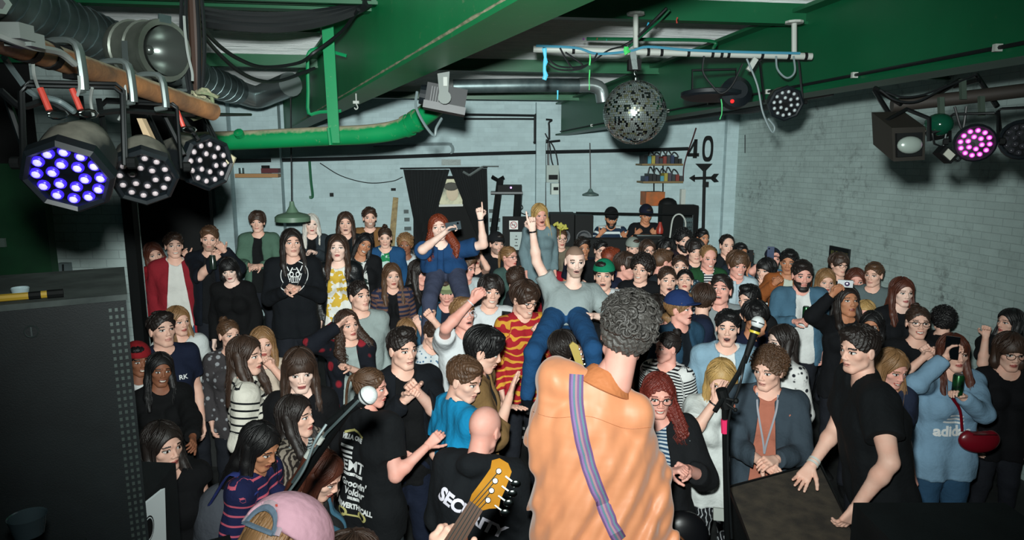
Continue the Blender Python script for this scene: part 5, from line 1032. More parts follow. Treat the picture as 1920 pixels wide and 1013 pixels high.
# chrome par can
c0 = P(286, 94, 2.05); f = Vector((.93, -.42, -.10)).normalized(); t = thing('chrome_par_can', c0, 'chrome cylindrical stage lamp mounted on top of the rusty bar', 'stage light'); x, y = frame(f)
q = MB(); q.lathe(c0-f*.13, f, [(0, 0), (0, .062), (.02, .078), (.05, .080), (.052, .085), (.056, .080), (.11, .080), (.112, .085), (.116, .080), (.165, .080), (.17, .088), (.185, .088), (.185, .072), (.16, .070)], 28, cap=False); q.build('can', mat('brushed_aluminium', '#7f857c', .42, .5, c2='#565c54', ns=5), t)
q = MB(); q.lathe(c0-f*.03, f, [(0, .012), (.01, .03), (.035, .052), (.095, .071)], 28, cap=False); q.ball(c0-f*.015, .014, 10); q.build('reflector', mat('lamp_reflector', '#6f7672', .3, .8), t)
q = MB(); s_ = x*.098; q.prism([c0-s_+y*.012-f*.02, c0-s_-y*.012-f*.02, c0-s_-y*.012-ZZ*.10, c0-s_+y*.012-ZZ*.10], f*.025); q.prism([c0-s_-ZZ*.10, c0+s_-ZZ*.125, c0+s_-ZZ*.133, c0-s_-ZZ*.108], f*.025); q.prism([c0+s_+y*.012, c0+s_-y*.012, c0+s_-ZZ*.125, c0+s_*1.05-ZZ*.125], f*.025); q.build('yoke', mat('aluminium', '#6d7776', .4, .5), t, False)
q = MB(); k = c0-s_*1.1; q.tube([k-x*.02, k+x*.0], .014, 8); q.tube([k-x*.02+y*.03, k-x*.02-y*.03], .006, 6); q.build('knob', M_BLK, t)
q = MB(); q.prism([c0+f*.05+y*.078-x*.02, c0+f*.05+y*.10-x*.02, c0+f*.05+y*.10+x*.02, c0+f*.05+y*.078+x*.02], f*.006); q.build('bracket', M_STEEL, t, False)
# brown post with cables
t = thing('brown_post', P(366, 100, 2.15), 'dark brown vertical post with cables strapped to it beside the chrome lamp', 'post')
q = MB(); q.tube([P(362, -20, 2.15), P(372, 190, 2.15)], .018, 10); q.build('tube', mat('brown_paint', '#3b2a22', .5), t)
q = MB()
for o_ in (-.022, -.034, .024, .010): q.tube(curve([P(362, -20, 2.12)+Vector((o_, 0, 0)), P(366, 80, 2.12)+Vector((o_*1.2, 0, 0)), P(370, 190, 2.12)+Vector((o_*.6, 0, 0))], 8), .006, 6)
q.build('strapped_cable', M_CABLE, t)
cable('white_cable', [(345, 30, 2.0), (347, 60, 2.0), (352, 100, 2.0), (360, 135, 2.0), (361, 152, 2.0)], .004, mat('white_cable', '#8d9390', .5), 'white cable running down from the chrome lamp to the clump of cables', 'cable')
t = thing('cable_clump', P(370, 190, 2.0), 'dusty tangled clump of coiled cable at the end of the rusty bar', 'cable coil'); rn = random.Random(9)
for k in range(9):
    q = MB(); cc = P(370+rn.uniform(-22, 24), 190+rn.uniform(-14, 14), 2.0); a = Vector((rn.uniform(-1, 1), rn.uniform(-1, 1), rn.uniform(-1, 1))).normalized(); x_, y_ = frame(a); r_ = rn.uniform(.018, .038)
    q.tube([cc+x_*r_*math.cos(i*.5)+y_*r_*math.sin(i*.5)*1.1+a*rn.uniform(-.003, .003) for i in range(12)], .0055, 6, closed=True); q.build('coil', M_DUST if k % 3 else M_CABLE, t)
for i, (pts, lab) in enumerate(((((62, 118, 1.2), (64, 140, 1.2), (72, 165, 1.22), (84, 185, 1.22)), 'hanging left of the violet light'), (((148, 142, 1.3), (149, 165, 1.3), (143, 185, 1.3)), 'below the black plug'), (((222, 142, 1.5), (234, 160, 1.5), (235, 200, 1.5), (222, 225, 1.5)), 'looping behind the middle light'), (((300, 170, 1.7), (318, 185, 1.7), (330, 205, 1.7), (338, 222, 1.7)), 'near the clump of cables'), (((173, 165, 1.3), (170, 190, 1.32), (176, 220, 1.33)), 'between the violet and middle lights'))):
    t = thing('safety_cable', P(*pts[0]), 'white safety cable '+lab, 'safety cable', 'white safety cables'); q = MB(); q.tube(curve(PP(pts), 16), .0028, 6); q.build('wire', mat('white_cable', '#8d9390', .5), t)
    if i in (0, 1, 3): e = P(*pts[-1]); q = MB(); q.tube([e+Vector((-.006, 0, .018)), e+Vector((.006, 0, -.02))], .0055, 8); q.build('red_sleeve', mat('red_plastic', '#c8463a', .4), t); q = MB(); q.tube([e+Vector((.02+.018*math.cos(a*.7), 0, -.028+.008*math.sin(a*.7))) for a in range(9)], .002, 5, closed=True); q.build('carabiner', M_CHROME, t)
for i, (x0, y0, x1, y1, D_) in enumerate(((10, 175, 60, 320, 1.45), (150, 180, 165, 300, 1.5), (185, 185, 200, 275, 1.55), (300, 200, 345, 290, 1.8), (325, 200, 372, 262, 1.85))):
    q = MB(); q.tube([P(x0, y0, D_), P(x1, y1, D_)], .007, 6); tag(q.build('steel_strut', M_DARKST), 'thin dark steel strut hanging from the left lighting rig, %s' % ('at the picture edge', 'behind the violet light', 'right of the violet light', 'behind the middle light', 'beside the right-turned light')[i], 'strut')
q = MB(); q.prism([P(256, 222, 1.75), P(266, 222, 1.75), P(285, 262, 1.75), P(272, 262, 1.75)], (0, .02, 0)); tag(q.build('wood_batten', mat('raw_wood', '#c2a987', .7), None, False), 'short pale wooden batten behind the middle stage light', 'batten')
cable('rig_cable', [(0, 170, 1.3), (40, 200, 1.35), (90, 190, 1.4), (150, 215, 1.45), (230, 208, 1.6), (330, 214, 1.8), (395, 215, 2.2), (470, 215, 3.2)], .007, M_CABLE, 'black cable woven through the left lighting rig', 'cable', 40)
cable('rig_cable', [(8, 108, 1.25), (30, 140, 1.3), (60, 175, 1.35), (110, 190, 1.4), (140, 210, 1.4)], .006, M_GCAB, 'grey cable arching at the far left under the rusty bar', 'cable', 30)
# ------------------------------------------------------------------ white bar, mirror ball and its neighbours
DB = 3.9
t = thing('white_bar', P(1260, 98, DB), 'white scaffold bar carrying the mirror ball', 'lighting bar')
b0, b1 = P(1000, 92, DB), P(1522, 106, DB); q = MB(); q.tube([b0, b1], .019, 14); q.build('tube', M_WHITEP, t)
for px, py in ((1192, 28), (1489, 44)):
    q = MB(); q.tube([P(px, py, DB), P(px, py+62, DB)], .0145, 10); q.lathe(P(px, py, DB), (0, 0, 1), [(0, .05), (.012, .05)], 10); q.build('hanger_post', M_WHITEP, t)
for px in (1020, 1075, 1215, 1240, 1290, 1335, 1352, 1365, 1428, 1478, 1510): q = MB(); c_ = b0.lerp(b1, (px-1000)/522); q.tube([c_-Vector((.008, 0, 0)), c_+Vector((.008, 0, 0))], .0215, 10); q.build('tape_band', M_BLK, t)
cable('blue_cable', [(1005, 86, DB-.02), (1080, 90, DB-.02), (1120, 101, DB-.02), (1180, 96, DB-.03), (1215, 88, DB-.03), (1290, 94, DB-.03), (1400, 98, DB-.03), (1500, 100, DB-.03)], .0075, mat('blue_cable', '#3c7f98', .5), 'blue cable running along the white bar', 'cable', 36)
for i, (pts, lab) in enumerate((([(1020, 104), (1050, 125), (1100, 122), (1140, 95), (1175, 86)], 'drooping left of the mirror ball'), ([(1015, 112), (1045, 130), (1085, 130), (1110, 115), (1120, 100)], 'lowest in the knot left of the mirror ball'), ([(1050, 90), (1062, 112), (1075, 128), (1092, 122), (1060, 98)], 'crossing the knot left of the mirror ball'), ([(1320, 105), (1318, 135), (1335, 160), (1352, 175), (1372, 160), (1392, 120)], 'looping down to the flat black lamp'), ([(1400, 110), (1420, 160), (1430, 210), (1447, 247), (1452, 238), (1440, 222)], 'hanging beside the far stage light'), ([(1455, 105), (1458, 130), (1475, 146), (1490, 135), (1488, 105)], 'looping at the yoke of the far stage light'))):
    cable('bar_cable', [(x_, y_, DB-.02-.01*i) for x_, y_ in pts], .0055, M_CABLE if i < 4 else M_GCAB, 'thin cable '+lab, 'cable', 32)
# mirror ball
bc = P(1190, 211, DB); BR = .178; t = thing('mirror_ball', bc, 'silver mirror ball hanging from the white bar', 'mirror ball')
q = MB(); q.ball(bc, BR*.985, 40); q.build('core', mat('silver_grout', '#14191a', .5, .2), t)
q = MB(); rows = 46; rn = random.Random(5)
for i in range(1, rows):
    th = math.pi*i/rows; n_ = max(4, int(2*math.pi*math.sin(th)*rows/math.pi)); hw = math.pi/rows*.43
    for k in range(n_):
        ph = 2*math.pi*k/n_+i*.3; d = Vector((math.sin(th)*math.cos(ph), math.sin(th)*math.sin(ph), math.cos(th))); x_, y_ = frame(d); j = Vector((rn.gauss(0, .016), rn.gauss(0, .016), rn.gauss(0, .016))); dn = (d+j).normalized(); x_, y_ = frame(dn); cc = bc+d*BR*1.004; w_ = BR*hw
        q.add([cc+x_*w_+y_*w_, cc-x_*w_+y_*w_, cc-x_*w_-y_*w_, cc+x_*w_-y_*w_], [(0, 1, 2, 3)], (0, 0, 0, 2, 0, 2, 0, 0, 0, 1)[rn.randrange(10)])
q.build('mirror_tiles', [mat('mirror_tile', '#b5c2bf', .22, .78), mat('mirror_tile_worn', '#8a8f72', .3, .7), mat('mirror_tile_bright', '#c8d2d0', .1, 1)], t, False)
q = MB(); q.tube([bc+ZZ*BR*.98, bc+ZZ*(BR+.012)], .02, 12); q.build('cap', M_CHROME, t)
q = MB(); top = P(1187, 112, DB)
for k in range(5):
    z = bc+ZZ*(BR+.02+k*.022); a_ = Vector((1, 0, 0)) if k % 2 else Vector((0, 1, 0)); q.tube([z+a_*.009*math.cos(u*.785)+ZZ*.015*math.sin(u*.785) for u in range(8)], .0028, 5, closed=True)
q.build('chain', M_CHROME, t)
q = MB(); q.box(P(1189, 122, DB), (.07, .06, .06)); q.build('motor', M_BLK, t, False)
q = MB(); q.prism([P(1180, 92, DB-.03), P(1192, 92, DB-.03), P(1196, 130, DB-.03), P(1186, 130, DB-.03)], (0, .02, 0)); q.build('bracket', mat('aluminium', '#6d7776', .4, .5), t, False)
# lamps on the white bar
c5 = P(1473, 194, DB); parcan('led_par_light', c5, toward(c5, 1.2, -.6), .082, .17, 'dark LED stage light hanging from the right end of the white bar', mat('clear_lens', '#b9c4c6', .1, .3), M_LEDRW, yoke_to=P(1464, 110, DB))
c6 = P(1375, 178, DB+.1); t = thing('flat_lamp', c6, 'flat black lamp seen edge-on below the white bar, red pilot light on its rim', 'stage light')
q = MB(); q.lathe(c6+Vector((-.12, 0, -.02)), (0.02, .1, 1), [(0, .17), (.01, .185), (.03, .185), (.04, .15)], 24, squash=.8); q.build('dish', M_HOUSE, t)
q = MB(); q.lathe(c6+Vector((0, 0, .0)), (0, -1, .2), [(0, .09), (.06, .09), (.10, .05)], 18); q.build('motor_housing', M_HOUSE, t)
q = MB(); q.tube([P(1298, 178, DB+.1), P(1298, 132, DB+.1), P(1380, 130, DB+.1), P(1380, 165, DB+.1)], .008, 6); q.build('yoke', M_DARKST, t)
q = MB(); q.ball(P(1373, 190, DB-.06), .012, 8); q.build('pilot_light', mat('red_lamp', '#e03030', .3, emit='#ff2020', es=.6), t)
q = MB(); q.box(P(1410, 121, DB-.04), (.03, .02, .075), (Vector((.85, 0, -.5)), Vector((0, 1, 0)), Vector((-.5, 0, -.85)))); tag(q.build('power_adapter', M_WHITEP, None, False), 'small white power adapter dangling from the white bar', 'adapter')
for px, py, c_, w_, h_, lab, D_ in ((1022, 120, '#4cb8d8', .02, .17, 'bright blue frayed tape hanging from the left end of the white bar', 3.84), (1106, 112, '#3fbf62', .007, .06, 'thin green streamer under the white bar', 3.86), (1105, 150, '#35b85c', .006, .11, 'long thin green streamer in front of the steel duct', 3.86), (1175, 94, '#2fb854', .03, .035, 'green tape knot next to the mirror ball bracket', 3.84), (1045, 178, '#3bb0cc', .007, .05, 'short blue streamer under the steel duct', 3.86), (1352, 205, '#5fe08a', .018, .11, 'bright green strip of tape hanging below the flat black lamp', 3.8), (1270, 38, '#b4453c', .015, .03, 'tiny red tape scrap on the ceiling beam', 3.8), (1094, 73, '#7d3a8a', .012, .012, 'purple paper scrap on the thin green pipe', 4.57), (1120, 73, '#d0342c', .012, .012, 'red paper scrap on the thin green pipe', 4.57), (1137, 75, '#35c0b8', .009, .012, 'turquoise paper scrap on the thin green pipe', 4.57), (1216, 48, '#35a8cf', .02, .03, 'blue tape on the slanting cables by the left post', 3.85)):
    q = MB(); cc = P(px, py, D_); rn = random.Random(px); n_ = max(3, int(h_/.02)); pts = [cc+ZZ*(h_/2-h_*k/(n_-1))+Vector((rn.uniform(-.3, .3)*w_, rn.uniform(-.003, .003), 0)) for k in range(n_)]; q.tube(pts, [w_*rn.uniform(.35, .7) for _ in pts], 6, flat=.35); tag(q.build('tape_scrap', mat('tape_'+c_, c_, .5)), lab, 'tape')
cable('slant_cable', [(1160, 92, 3.95), (1195, 70, 3.9), (1225, 40, 3.8), (1250, 15, 3.75)], .008, M_CABLE, 'black cable slanting up to the ceiling beam behind the left post', 'cable')
cable('slant_cable', [(1175, 92, 3.97), (1205, 66, 3.9), (1235, 40, 3.8), (1256, 18, 3.75)], .007, M_GREEN2, 'green cable slanting up to the ceiling beam behind the left post', 'cable')
for i in range(4): cable('girder_cable', [(1250, 222-i*3+6, 8.2), (1330, 212-i*2+6, 7.0), (1400, 205+i*2, 6.0), (1470, 192+i, 5.0), (1560, 176-i, 4.3)], .014, M_CABLE, 'black cable %s in the bundle along the foot of the right girder' % ('topmost', 'second', 'third', 'lowest')[i], 'cable', 20)
cable('drop_cable', [PB(1305, 240, .5), PB(1298, 262, .4), PB(1288, 290, .2), PB(1282, 315, .15), PB(1281, 340, .1)], .012, mat('dark_red_cable', '#3a1c20', .5), 'dark red cable dropping from the right girder to the gear shelves', 'cable', world=True)
# black spotlight under the big girder
c7 = P(836, 186, 3.3); t = thing('scan_light', c7, 'dusty black box spotlight with a white bracket under the big girder', 'stage light'); ax_ = (Vector((.97, .1, -.18)).normalized(), Vector((-.1, .99, 0)).normalized(), Vector((.18, 0, .98)).normalized())
q = MB(); q.box(c7, (.19, .16, .11), ax_); q.box(c7-ax_[2]*.045-ax_[0]*.0, (.20, .17, .035), ax_, 1); q.lathe(c7-ax_[0]*.095, -ax_[0], [(0, .05), (.03, .045), (.03, .03)], 16, mi=1); q.build('housing', [M_DUSTB, M_HOUSE], t, False)
q = MB()
for k in range(7): q.box(c7+ax_[0]*(-.07+k*.012)-ax_[1]*.083+ax_[2]*.005, (.004, .006, .07), ax_)
q.build('cooling_fin', M_HOUSE, t, False)
q = MB(); q.prism([P(820, 138, 3.16), P(843, 134, 3.16), P(840, 180, 3.16), P(830, 190, 3.16), P(824, 178, 3.16)], (0, .008, 0)); q.lathe(P(834, 183, 3.14), (0, -1, 0), [(0, .03), (.012, .03)], 14); q.build('bracket', mat('dusty_aluminium', '#6d7471', .6, .2), t, False)
q = MB(); q.box(P(835, 153, 3.14), (.018, .004, .04)); q.build('label_plate', M_WHITEP, t, False)
cable('hanging_cable', [(782, 172, 3.3), (780, 200, 3.28), (795, 232, 3.25), (814, 255, 3.22), (818, 240, 3.22), (828, 222, 3.25)], .007, M_GCAB, 'grey cable looping under the box spotlight', 'cable', 30)
q = MB(); c8 = P(668, 192, 4.0); q.tube([c8+ZZ*.05, c8-ZZ*.01], .004, 6); q.box(c8+ZZ*.0, (.034, .02, .016)); q.tube(curve([c8-ZZ*.01, c8+Vector((.008, 0, -.03)), c8+Vector((-.004, 0, -.04)), c8+Vector((-.012, 0, -.03))], 9), .004, 6); tag(q.build('white_hook', M_WHITEP), 'small white hook screwed under the big girder', 'hook')
# ------------------------------------------------------------------ lighting rig, right
t = thing('dark_bar', P(1800, 185, 2.45), 'dark scaffold bar with stage lights at upper right', 'lighting bar'); q = MB(); q.tube([P(1672, 198, 2.5), P(1800, 184, 2.45), P(2000, 160, 2.35)], .024, 12); q.build('tube', mat('dark_tube', '#2a2521', .6), t)
for px, py in ((1803, 148), (1762, 182), (1838, 180)): q = MB(); q.prism([P(px, py, 2.4), P(px+9, py, 2.4), P(px+10, py+38, 2.4), P(px+1, py+38, 2.4)], (0, .015, 0)); q.build('hook', mat('green_grey_steel', '#4b5a50', .5, .5), t, False)
for i, (x0, y0, x1, y1) in enumerate(((1640, 165, 1690, 195), (1745, 185, 1800, 150), (1830, 140, 1870, 200), (1640, 170, 1668, 215), (1790, 162, 1835, 150))): q = MB(); q.tube([P(x0, y0, 2.55), P(x1, y1, 2.45)], .009, 6); q.build('strut', M_DARKST, t)
for i, (pts, lab) in enumerate((([(1650, 168), (1680, 188), (1720, 190), (1770, 165), (1830, 140)], 'sagging above the flood lamp'), ([(1660, 172), (1690, 182), (1730, 178), (1775, 160)], 'wound over the dark bar'), ([(1790, 200), (1800, 235), (1806, 240), (1812, 200)], 'dangling above the pink light'), ([(1780, 290), (1795, 302), (1803, 292), (1797, 280)], 'in a small loop under the pink light'))):
    cable('bar_cable', [(x_, y_, 2.4) for x_, y_ in pts], .004, M_CABLE, 'thin cable on the right rig '+lab, 'cable', 24)
c9 = P(1706, 268, 2.35); t = thing('flood_lamp', c9, 'square dark flood lamp with oval glass at the left end of the right rig', 'stage light'); ax_ = (Vector((.99, .12, .06)), Vector((-.12, .99, 0)), Vector((-.06, 0, .99)))
q = MB(); q.prism([P(1672, 240, 2.3), P(1735, 238, 2.3), P(1734, 300, 2.3), P(1675, 303, 2.3)], (-.01, .12, .06)); q.build('housing', mat('brown_black_housing', '#23211d', .5), t, False)
q = MB(); q.prism([P(1682, 250, 2.28), P(1730, 248, 2.28), P(1729, 292, 2.28), P(1683, 295, 2.28)], (0, .012, 0)); q.build('bezel', M_BLK, t, False)
q = MB(); q.ball(P(1706, 272, 2.27), (.042, .02, .029), 20); q.build('glass', mat('frosted_glass', '#8c9992', .25, .2), t)
q = MB(); q.tube([P(1664, 270, 2.36), P(1664, 225, 2.36), P(1700, 205, 2.4), P(1742, 222, 2.36), P(1742, 265, 2.36)], .008, 6); q.build('yoke', M_DARKST, t)
c10 = P(1760, 234, 2.4); t = thing('green_pin_spot', c10, 'round glossy green pin spot between the flood lamp and the pink light', 'stage light'); q = MB(); q.ball(c10, (.045, .05, .040), 20); q.build('housing', mat('gloss_green', '#0c3d2c', .12), t); q = MB(); q.lathe(c10-ZZ*.02, (0, -.5, -1), [(0, .04), (.02, .036)], 16); q.build('rim', M_BLK, t); q = MB(); q.tube([P(1748, 250, 2.38), P(1752, 270, 2.38), P(1768, 276, 2.38), P(1774, 250, 2.38)], .004, 6); q.build('bracket', M_DARKST, t)
c11 = P(1772, 290, 2.38); q = MB(); ax_ = (Vector((.75, 0, -.6)), Vector((0, 1, 0)), Vector((.6, 0, .75))); q.box(c11, (.06, .04, .035), ax_); q.box(c11-Vector((0, .022, 0)), (.035, .004, .026), ax_, 1); tag(q.build('small_flood', [M_BLK, mat('grey_label', '#a5a79c', .5)], None, False), 'small square LED flood with a pale label tilted below the pin spot', 'stage light')
c12 = P(1828, 268, 2.3); parcan('led_par_light', c12, toward(c12, .3, -.3), .052, .13, 'round LED stage light glowing pink on the right rig', M_LEDK, M_LEDRK, hexo=False, yoke_to=P(1828, 215, 2.35), dust=False)
c13 = P(1915, 262, 2.3); parcan('led_par_light', c13, toward(c13, -1.4, -.6), .055, .13, 'unlit stage light cut off by the picture edge on the right rig', M_LEDRW, M_LEDRW, hexo=False, yoke_to=P(1908, 205, 2.35), dust=False)
# ------------------------------------------------------------------ things on and behind the walls
def wbox(name, x0, y0, x1, y1, m, label, cat, off=.06, dep=.1, parent=None, wall='b', smooth=False):
    F_ = PB if wall == 'b' else PR; nrm = dd if wall == 'b' else rr
    a, b, c_, d_ = F_(x0, y0, off+dep), F_(x1, y0, off+dep), F_(x1, y1, off+dep), F_(x0, y1, off+dep)
    b.z = a.z = (a.z+b.z)/2; c_.z = d_.z = (c_.z+d_.z)/2; d_.x, d_.y = a.x, a.y; c_.x, c_.y = b.x, b.y
    q = MB(); q.prism([a, d_, c_, b], nrm*dep); o = q.build(name, m, parent, smooth); return tag(o, label, cat) if parent is None else o
def face_text(body, c, right, up, size, m, name, parent, depth=.002, bold=0.0, polys=None, shear=0):
    v2, f2 = polys or text_mesh(body, size, bold, depth, shear=shear); right, up = Vector(right).normalized(), Vector(up).normalized(); n = right.cross(up)
    q = MB(); q.add([c+right*v.x+up*v.y+n*(v.z+depth) for v in v2], f2); return q.build(name, m, parent, False)
def ring_poly(r0, r1, n=40, sx=1, sy=1, cx=0, cy=0):
    v_ = [Vector((cx+r*math.cos(2*math.pi*k/n)*sx, cy+r*math.sin(2*math.pi*k/n)*sy, 0)) for r in (r0, r1) for k in range(n)]; return v_, [(k, (k+1) % n, n+(k+1) % n, n+k) for k in range(n)]
def poly_join(*ps):
    V, F_ = [], []
    for v_, f_ in ps: o = len(V); V += v_; F_ += [tuple(i+o for i in f) for f in f_]
    return V, F_
def rect(x, y, w, h, a=0): c_, s_ = math.cos(a), math.sin(a); return [Vector((x+(u*w*c_-v*h*s_)/2, y+(u*w*s_+v*h*c_)/2, 0)) for u, v in ((-1, -1), (1, -1), (1, 1), (-1, 1))], [(0, 1, 2, 3)]
# black curtain with its rod and the picture in its gap
t = thing('black_curtain', PB(835, 480, .12), 'pair of black curtains hung on a rod over the opening in the back wall', 'curtain')
def curtain(x0, x1, y0, y1, spread0, spread1, name):
    q = MB(); V_ = []; nx, nz = 40, 10
    for j in range(nz+1):
        v_ = j/nz
        for i in range(nx+1):
            u = i/nx; px = x0+(x1-x0)*u+(spread0*(1-u)+spread1*u)*v_; p_ = PB(px, y0+(y1-y0)*v_, .14+.025*math.sin(u*44+.6*math.sin(v_*5))); V_.append(p_)
    q.add(V_, [(j*(nx+1)+i, (j+1)*(nx+1)+i, (j+1)*(nx+1)+i+1, j*(nx+1)+i+1) for j in range(nz) for i in range(nx)])
    o = q.build(name, mat('black_velvet', '#0c1113', .95), t); m = o.modifiers.new('s', 'SOLIDIFY'); m.thickness = .012
curtain(756, 842, 318, 485, 34, -52, 'curtain_panel'); curtain(843, 912, 316, 480, 66, 4, 'curtain_panel')
q = MB(); q.tube([PB(750, 316, .16), PB(914, 314, .16)], .012, 8); q.build('rod', M_DARKST, t)
q = MB(); q.prism([PB(775, 330, .03), PB(775, 500, .03), PB(905, 500, .03), PB(905, 330, .03)], -dd*.02); tag(q.build('doorway_backing', M_BLKW, None, False), kind='structure')
t = thing('poster', PB(846, 385, .06), 'old black and white portrait poster showing in the gap of the curtain', 'poster'); q = MB(); q.prism([PB(824, 336, .06), PB(824, 387, .06), PB(867, 386, .06), PB(867, 336, .06)], dd*.01); q.build('sheet', mat('poster_paper', '#b9b79a', .6, c2='#3d4a44', ns=3.2, lo=.42, hi=.62), t, False)
q = MB(); q.prism([PB(823, 384, .075), PB(823, 388, .075), PB(868, 387, .075), PB(868, 383, .075)], dd*.008); q.build('white_border', M_WHITEP, t, False)
q = MB(); c_ = PB(848, 362, .075); q.ball(c_, (.10, .006, .13), 16, ax=(rr, dd, ZZ)); q.ball(PB(846, 350, .08), (.12, .006, .07), 14, ax=(rr, dd, ZZ), mi=1); q.build('portrait', [mat('poster_skin', '#b7a890', .7), mat('poster_dark', '#3b3a33', .7)], t)
q = MB(); q.tube([PB(880, 329, .22), PB(868, 322, .22)], .02, 6); q.tube([PB(880, 329, .22), PB(905, 313, .2)], .022, 6); q.tube([PB(905, 312, .2), PB(935, 312, .2)], .012, 6); tag(q.build('wall_bracket', mat('aluminium', '#9fa9a8', .35, .8)), 'bent metal bracket over the right curtain', 'bracket')
wbox('air_vent', 828, 299, 864, 310, mat('grey_grille', '#8a9692', .6, c2='#5c6664', ns=40, stretch=(1, 1, 8)), 'small grey louvred vent above the black curtain', 'vent', dep=.04)
for i, (x0, x1, y, lab) in enumerate(((757, 766, 397, 'upper left of the curtain'), (758, 768, 412, 'middle left of the curtain'), (758, 771, 429, 'lower left of the curtain'), (917, 935, 396, 'upper right of the curtain'), (918, 938, 413, 'middle right of the curtain'), (918, 936, 429, 'lower right of the curtain'))): wbox('painted_bar', x0, y-3.5, x1, y+3.5, mat('grey_paint', '#3c4747', .7), 'short dark painted bar on the wall, '+lab, 'wall mark', dep=.015, off=0)
q = MB(); q.prism([PB(737, 370, .08), PB(728, 462, .08), PB(740, 462, .08), PB(747, 371, .08)], dd*.03); tag(q.build('measuring_plank', mat('yellow_brown_wood', '#8c7a50', .7, c2='#6c5a38', ns=20), None, False), 'worn yellow-brown plank leaning on the back wall left of the curtain', 'plank')
wbox('wall_socket', 618, 362, 625, 369, M_BLK, 'tiny black socket on the back wall', 'socket', dep=.03, off=0); wbox('wall_socket', 733, 353, 742, 358, M_BLK, 'small black vent hole cover above the plank', 'socket', dep=.02, off=0)
# shelf with tools, upper left
t = thing('wall_shelf', PB(480, 330, .2), 'narrow wooden shelf high on the back wall at left', 'shelf'); wbox('board', 440, 326, 521, 333, mat('shelf_wood', '#8c6538', .6), '', '', .26, .22, t)
q = MB(); q.box(PB(508, 320, .4), (.26, .12, .07)); q.box(PB(498, 314, .4), (.1, .08, .06), mi=1); tag(q.build('power_drill', [mat('dark_red_plastic', '#4c1a20', .5), M_BLK], None, False), 'dark red power tool lying on the narrow shelf', 'tool')
q = MB(); q.lathe(PB(453, 325, .4), (0, 0, 1), [(0, .04), (.08, .04)], 12); tag(q.build('tin', M_STEEL), 'small tin at the left end of the narrow shelf', 'tin')
# pendant lamps
t = thing('pendant_lamp', P(549, 410, 7.4), 'sage green enamel pendant lamp hanging low at the back left', 'pendant lamp'); c_ = P(549, 415, 7.4)
q = MB(); q.lathe(c_, (0, 0, 1), [(0, .19), (.05, .19), (.075, .16), (.10, .07), (.17, .03), (.22, .022)], 24); q.build('shade', mat('sage_enamel', '#5d7a64', .45), t); q = MB(); q.tube([c_+ZZ*.2, P(545, 180, 7.4)], .008, 6); q.build('flex', M_CABLE, t)
t = thing('pendant_lamp', P(1107, 360, 10.6), 'small grey-green coolie pendant lamp on a long flex near the mirror ball', 'pendant lamp'); c_ = P(1107, 366, 10.6)
q = MB(); q.lathe(c_, (0, 0, 1), [(0, .13), (.015, .13), (.05, .05), (.1, .02)], 20); q.build('shade', mat('grey_green_enamel', '#4f6461', .5), t); q = MB(); q.tube([c_+ZZ*.1, P(1106, 268, 10.6)], .008, 6); q.build('flex', M_CABLE, t)
# meters
t = thing('meter_box', PB(1036, 342, .1), 'upper grey electricity meter box on the back wall', 'meter'); wbox('case', 1025, 310, 1048, 342, mat('grey_plastic', '#8b9994', .5), '', '', .06, .14, t); wbox('window', 1029, 328, 1046, 337, M_BLK, '', '', .20, .01, t)
t = thing('meter_box', PB(1041, 365, .1), 'lower pale meter box on the back wall', 'meter'); wbox('case', 1034, 344, 1048, 365, mat('pale_plastic', '#a9b5ae', .5), '', '', .06, .12, t); wbox('window', 1038, 351, 1047, 357, M_BLK, '', '', .18, .01, t)
# projector on its stand
t = thing('projector', P(960, 352, 10.2), 'black projector with a small lit lens on a tall stand right of the curtain', 'projector'); c_ = P(956, 353, 10.2); q = MB(); q.box(c_, (.36, .3, .1)); q.build('body', M_BLK, t, False); q = MB(); q.ball(P(958, 352, 10.0), .016, 8); q.build('pilot_light', mat('violet_pilot', '#c8a8ff', .3, emit='#c090ff', es=2), t)
t = thing('equipment_stand', P(945, 470, 10.2), 'black metal stand with leaning poles holding the projector', 'stand'); q = MB(); q.tube([P(938, 335, 10.1), P(920, 475, 10.1)], .05, 8); q.build('leaning_pole', M_DARKST, t); q = MB(); q.tube([P(972, 362, 10.2), P(965, 470, 10.2)], .06, 8); q.build('post', M_DARKST, t); q = MB(); q.box(P(950, 361, 10.2), (.48, .34, .03)); q.build('tray', M_DARKST, t, False)
q = MB(); q.tube([P(922, 331, 10.1), P(934, 338, 10.1), P(945, 332, 10.1)], .03, 6); q.build('clamp', M_DARKST, t)
cable('stand_cable', [PB(965, 370, .5), PB(980, 388, .5), PB(974, 396, .5), PB(984, 402, .5), PB(990, 400, .5)], .008, M_CABLE, 'cable curling off the projector stand', 'cable', world=True)
# notice board
t = thing('notice_board', P(965, 500, 9.9), 'black board with a no-smoking sign and a paper notice', 'notice board'); a, b = P(942, 406, 9.9), P(1012, 500, 9.9); q = MB(); q.box(Vector(((a.x+b.x)/2, 9.9, (a.z)/2)), (b.x-a.x, .04, a.z)); q.build('board', M_BLK, t, False)
sg = P(963, 422, 9.86); q = MB(); q.box(sg, (.13, .012, .13)); q.build('sign_plate', mat('sign_white', '#c9c9c4', .5), t, False)
face_text('', sg-Vector((0, .008, 0)), (1, 0, 0), (0, 0, 1), 1, mat('sign_red', '#8e3038', .5), 'prohibition_ring', t, .002, polys=poly_join(ring_poly(.042, .054), rect(0, 0, .10, .011, -.8)))
face_text('', sg-Vector((0, .006, 0)), (1, 0, 0), (0, 0, 1), 1, M_BLK, 'cigarette_symbol', t, .001, polys=poly_join(rect(-.005, 0, .06, .010), rect(.022, .018, .006, .02)))
q = MB(); q.box(P(968, 452, 9.86), (.19, .012, .27)); q.build('notice_paper', mat('notice_paper', '#9aa8a6', .6), t, False); q = MB()
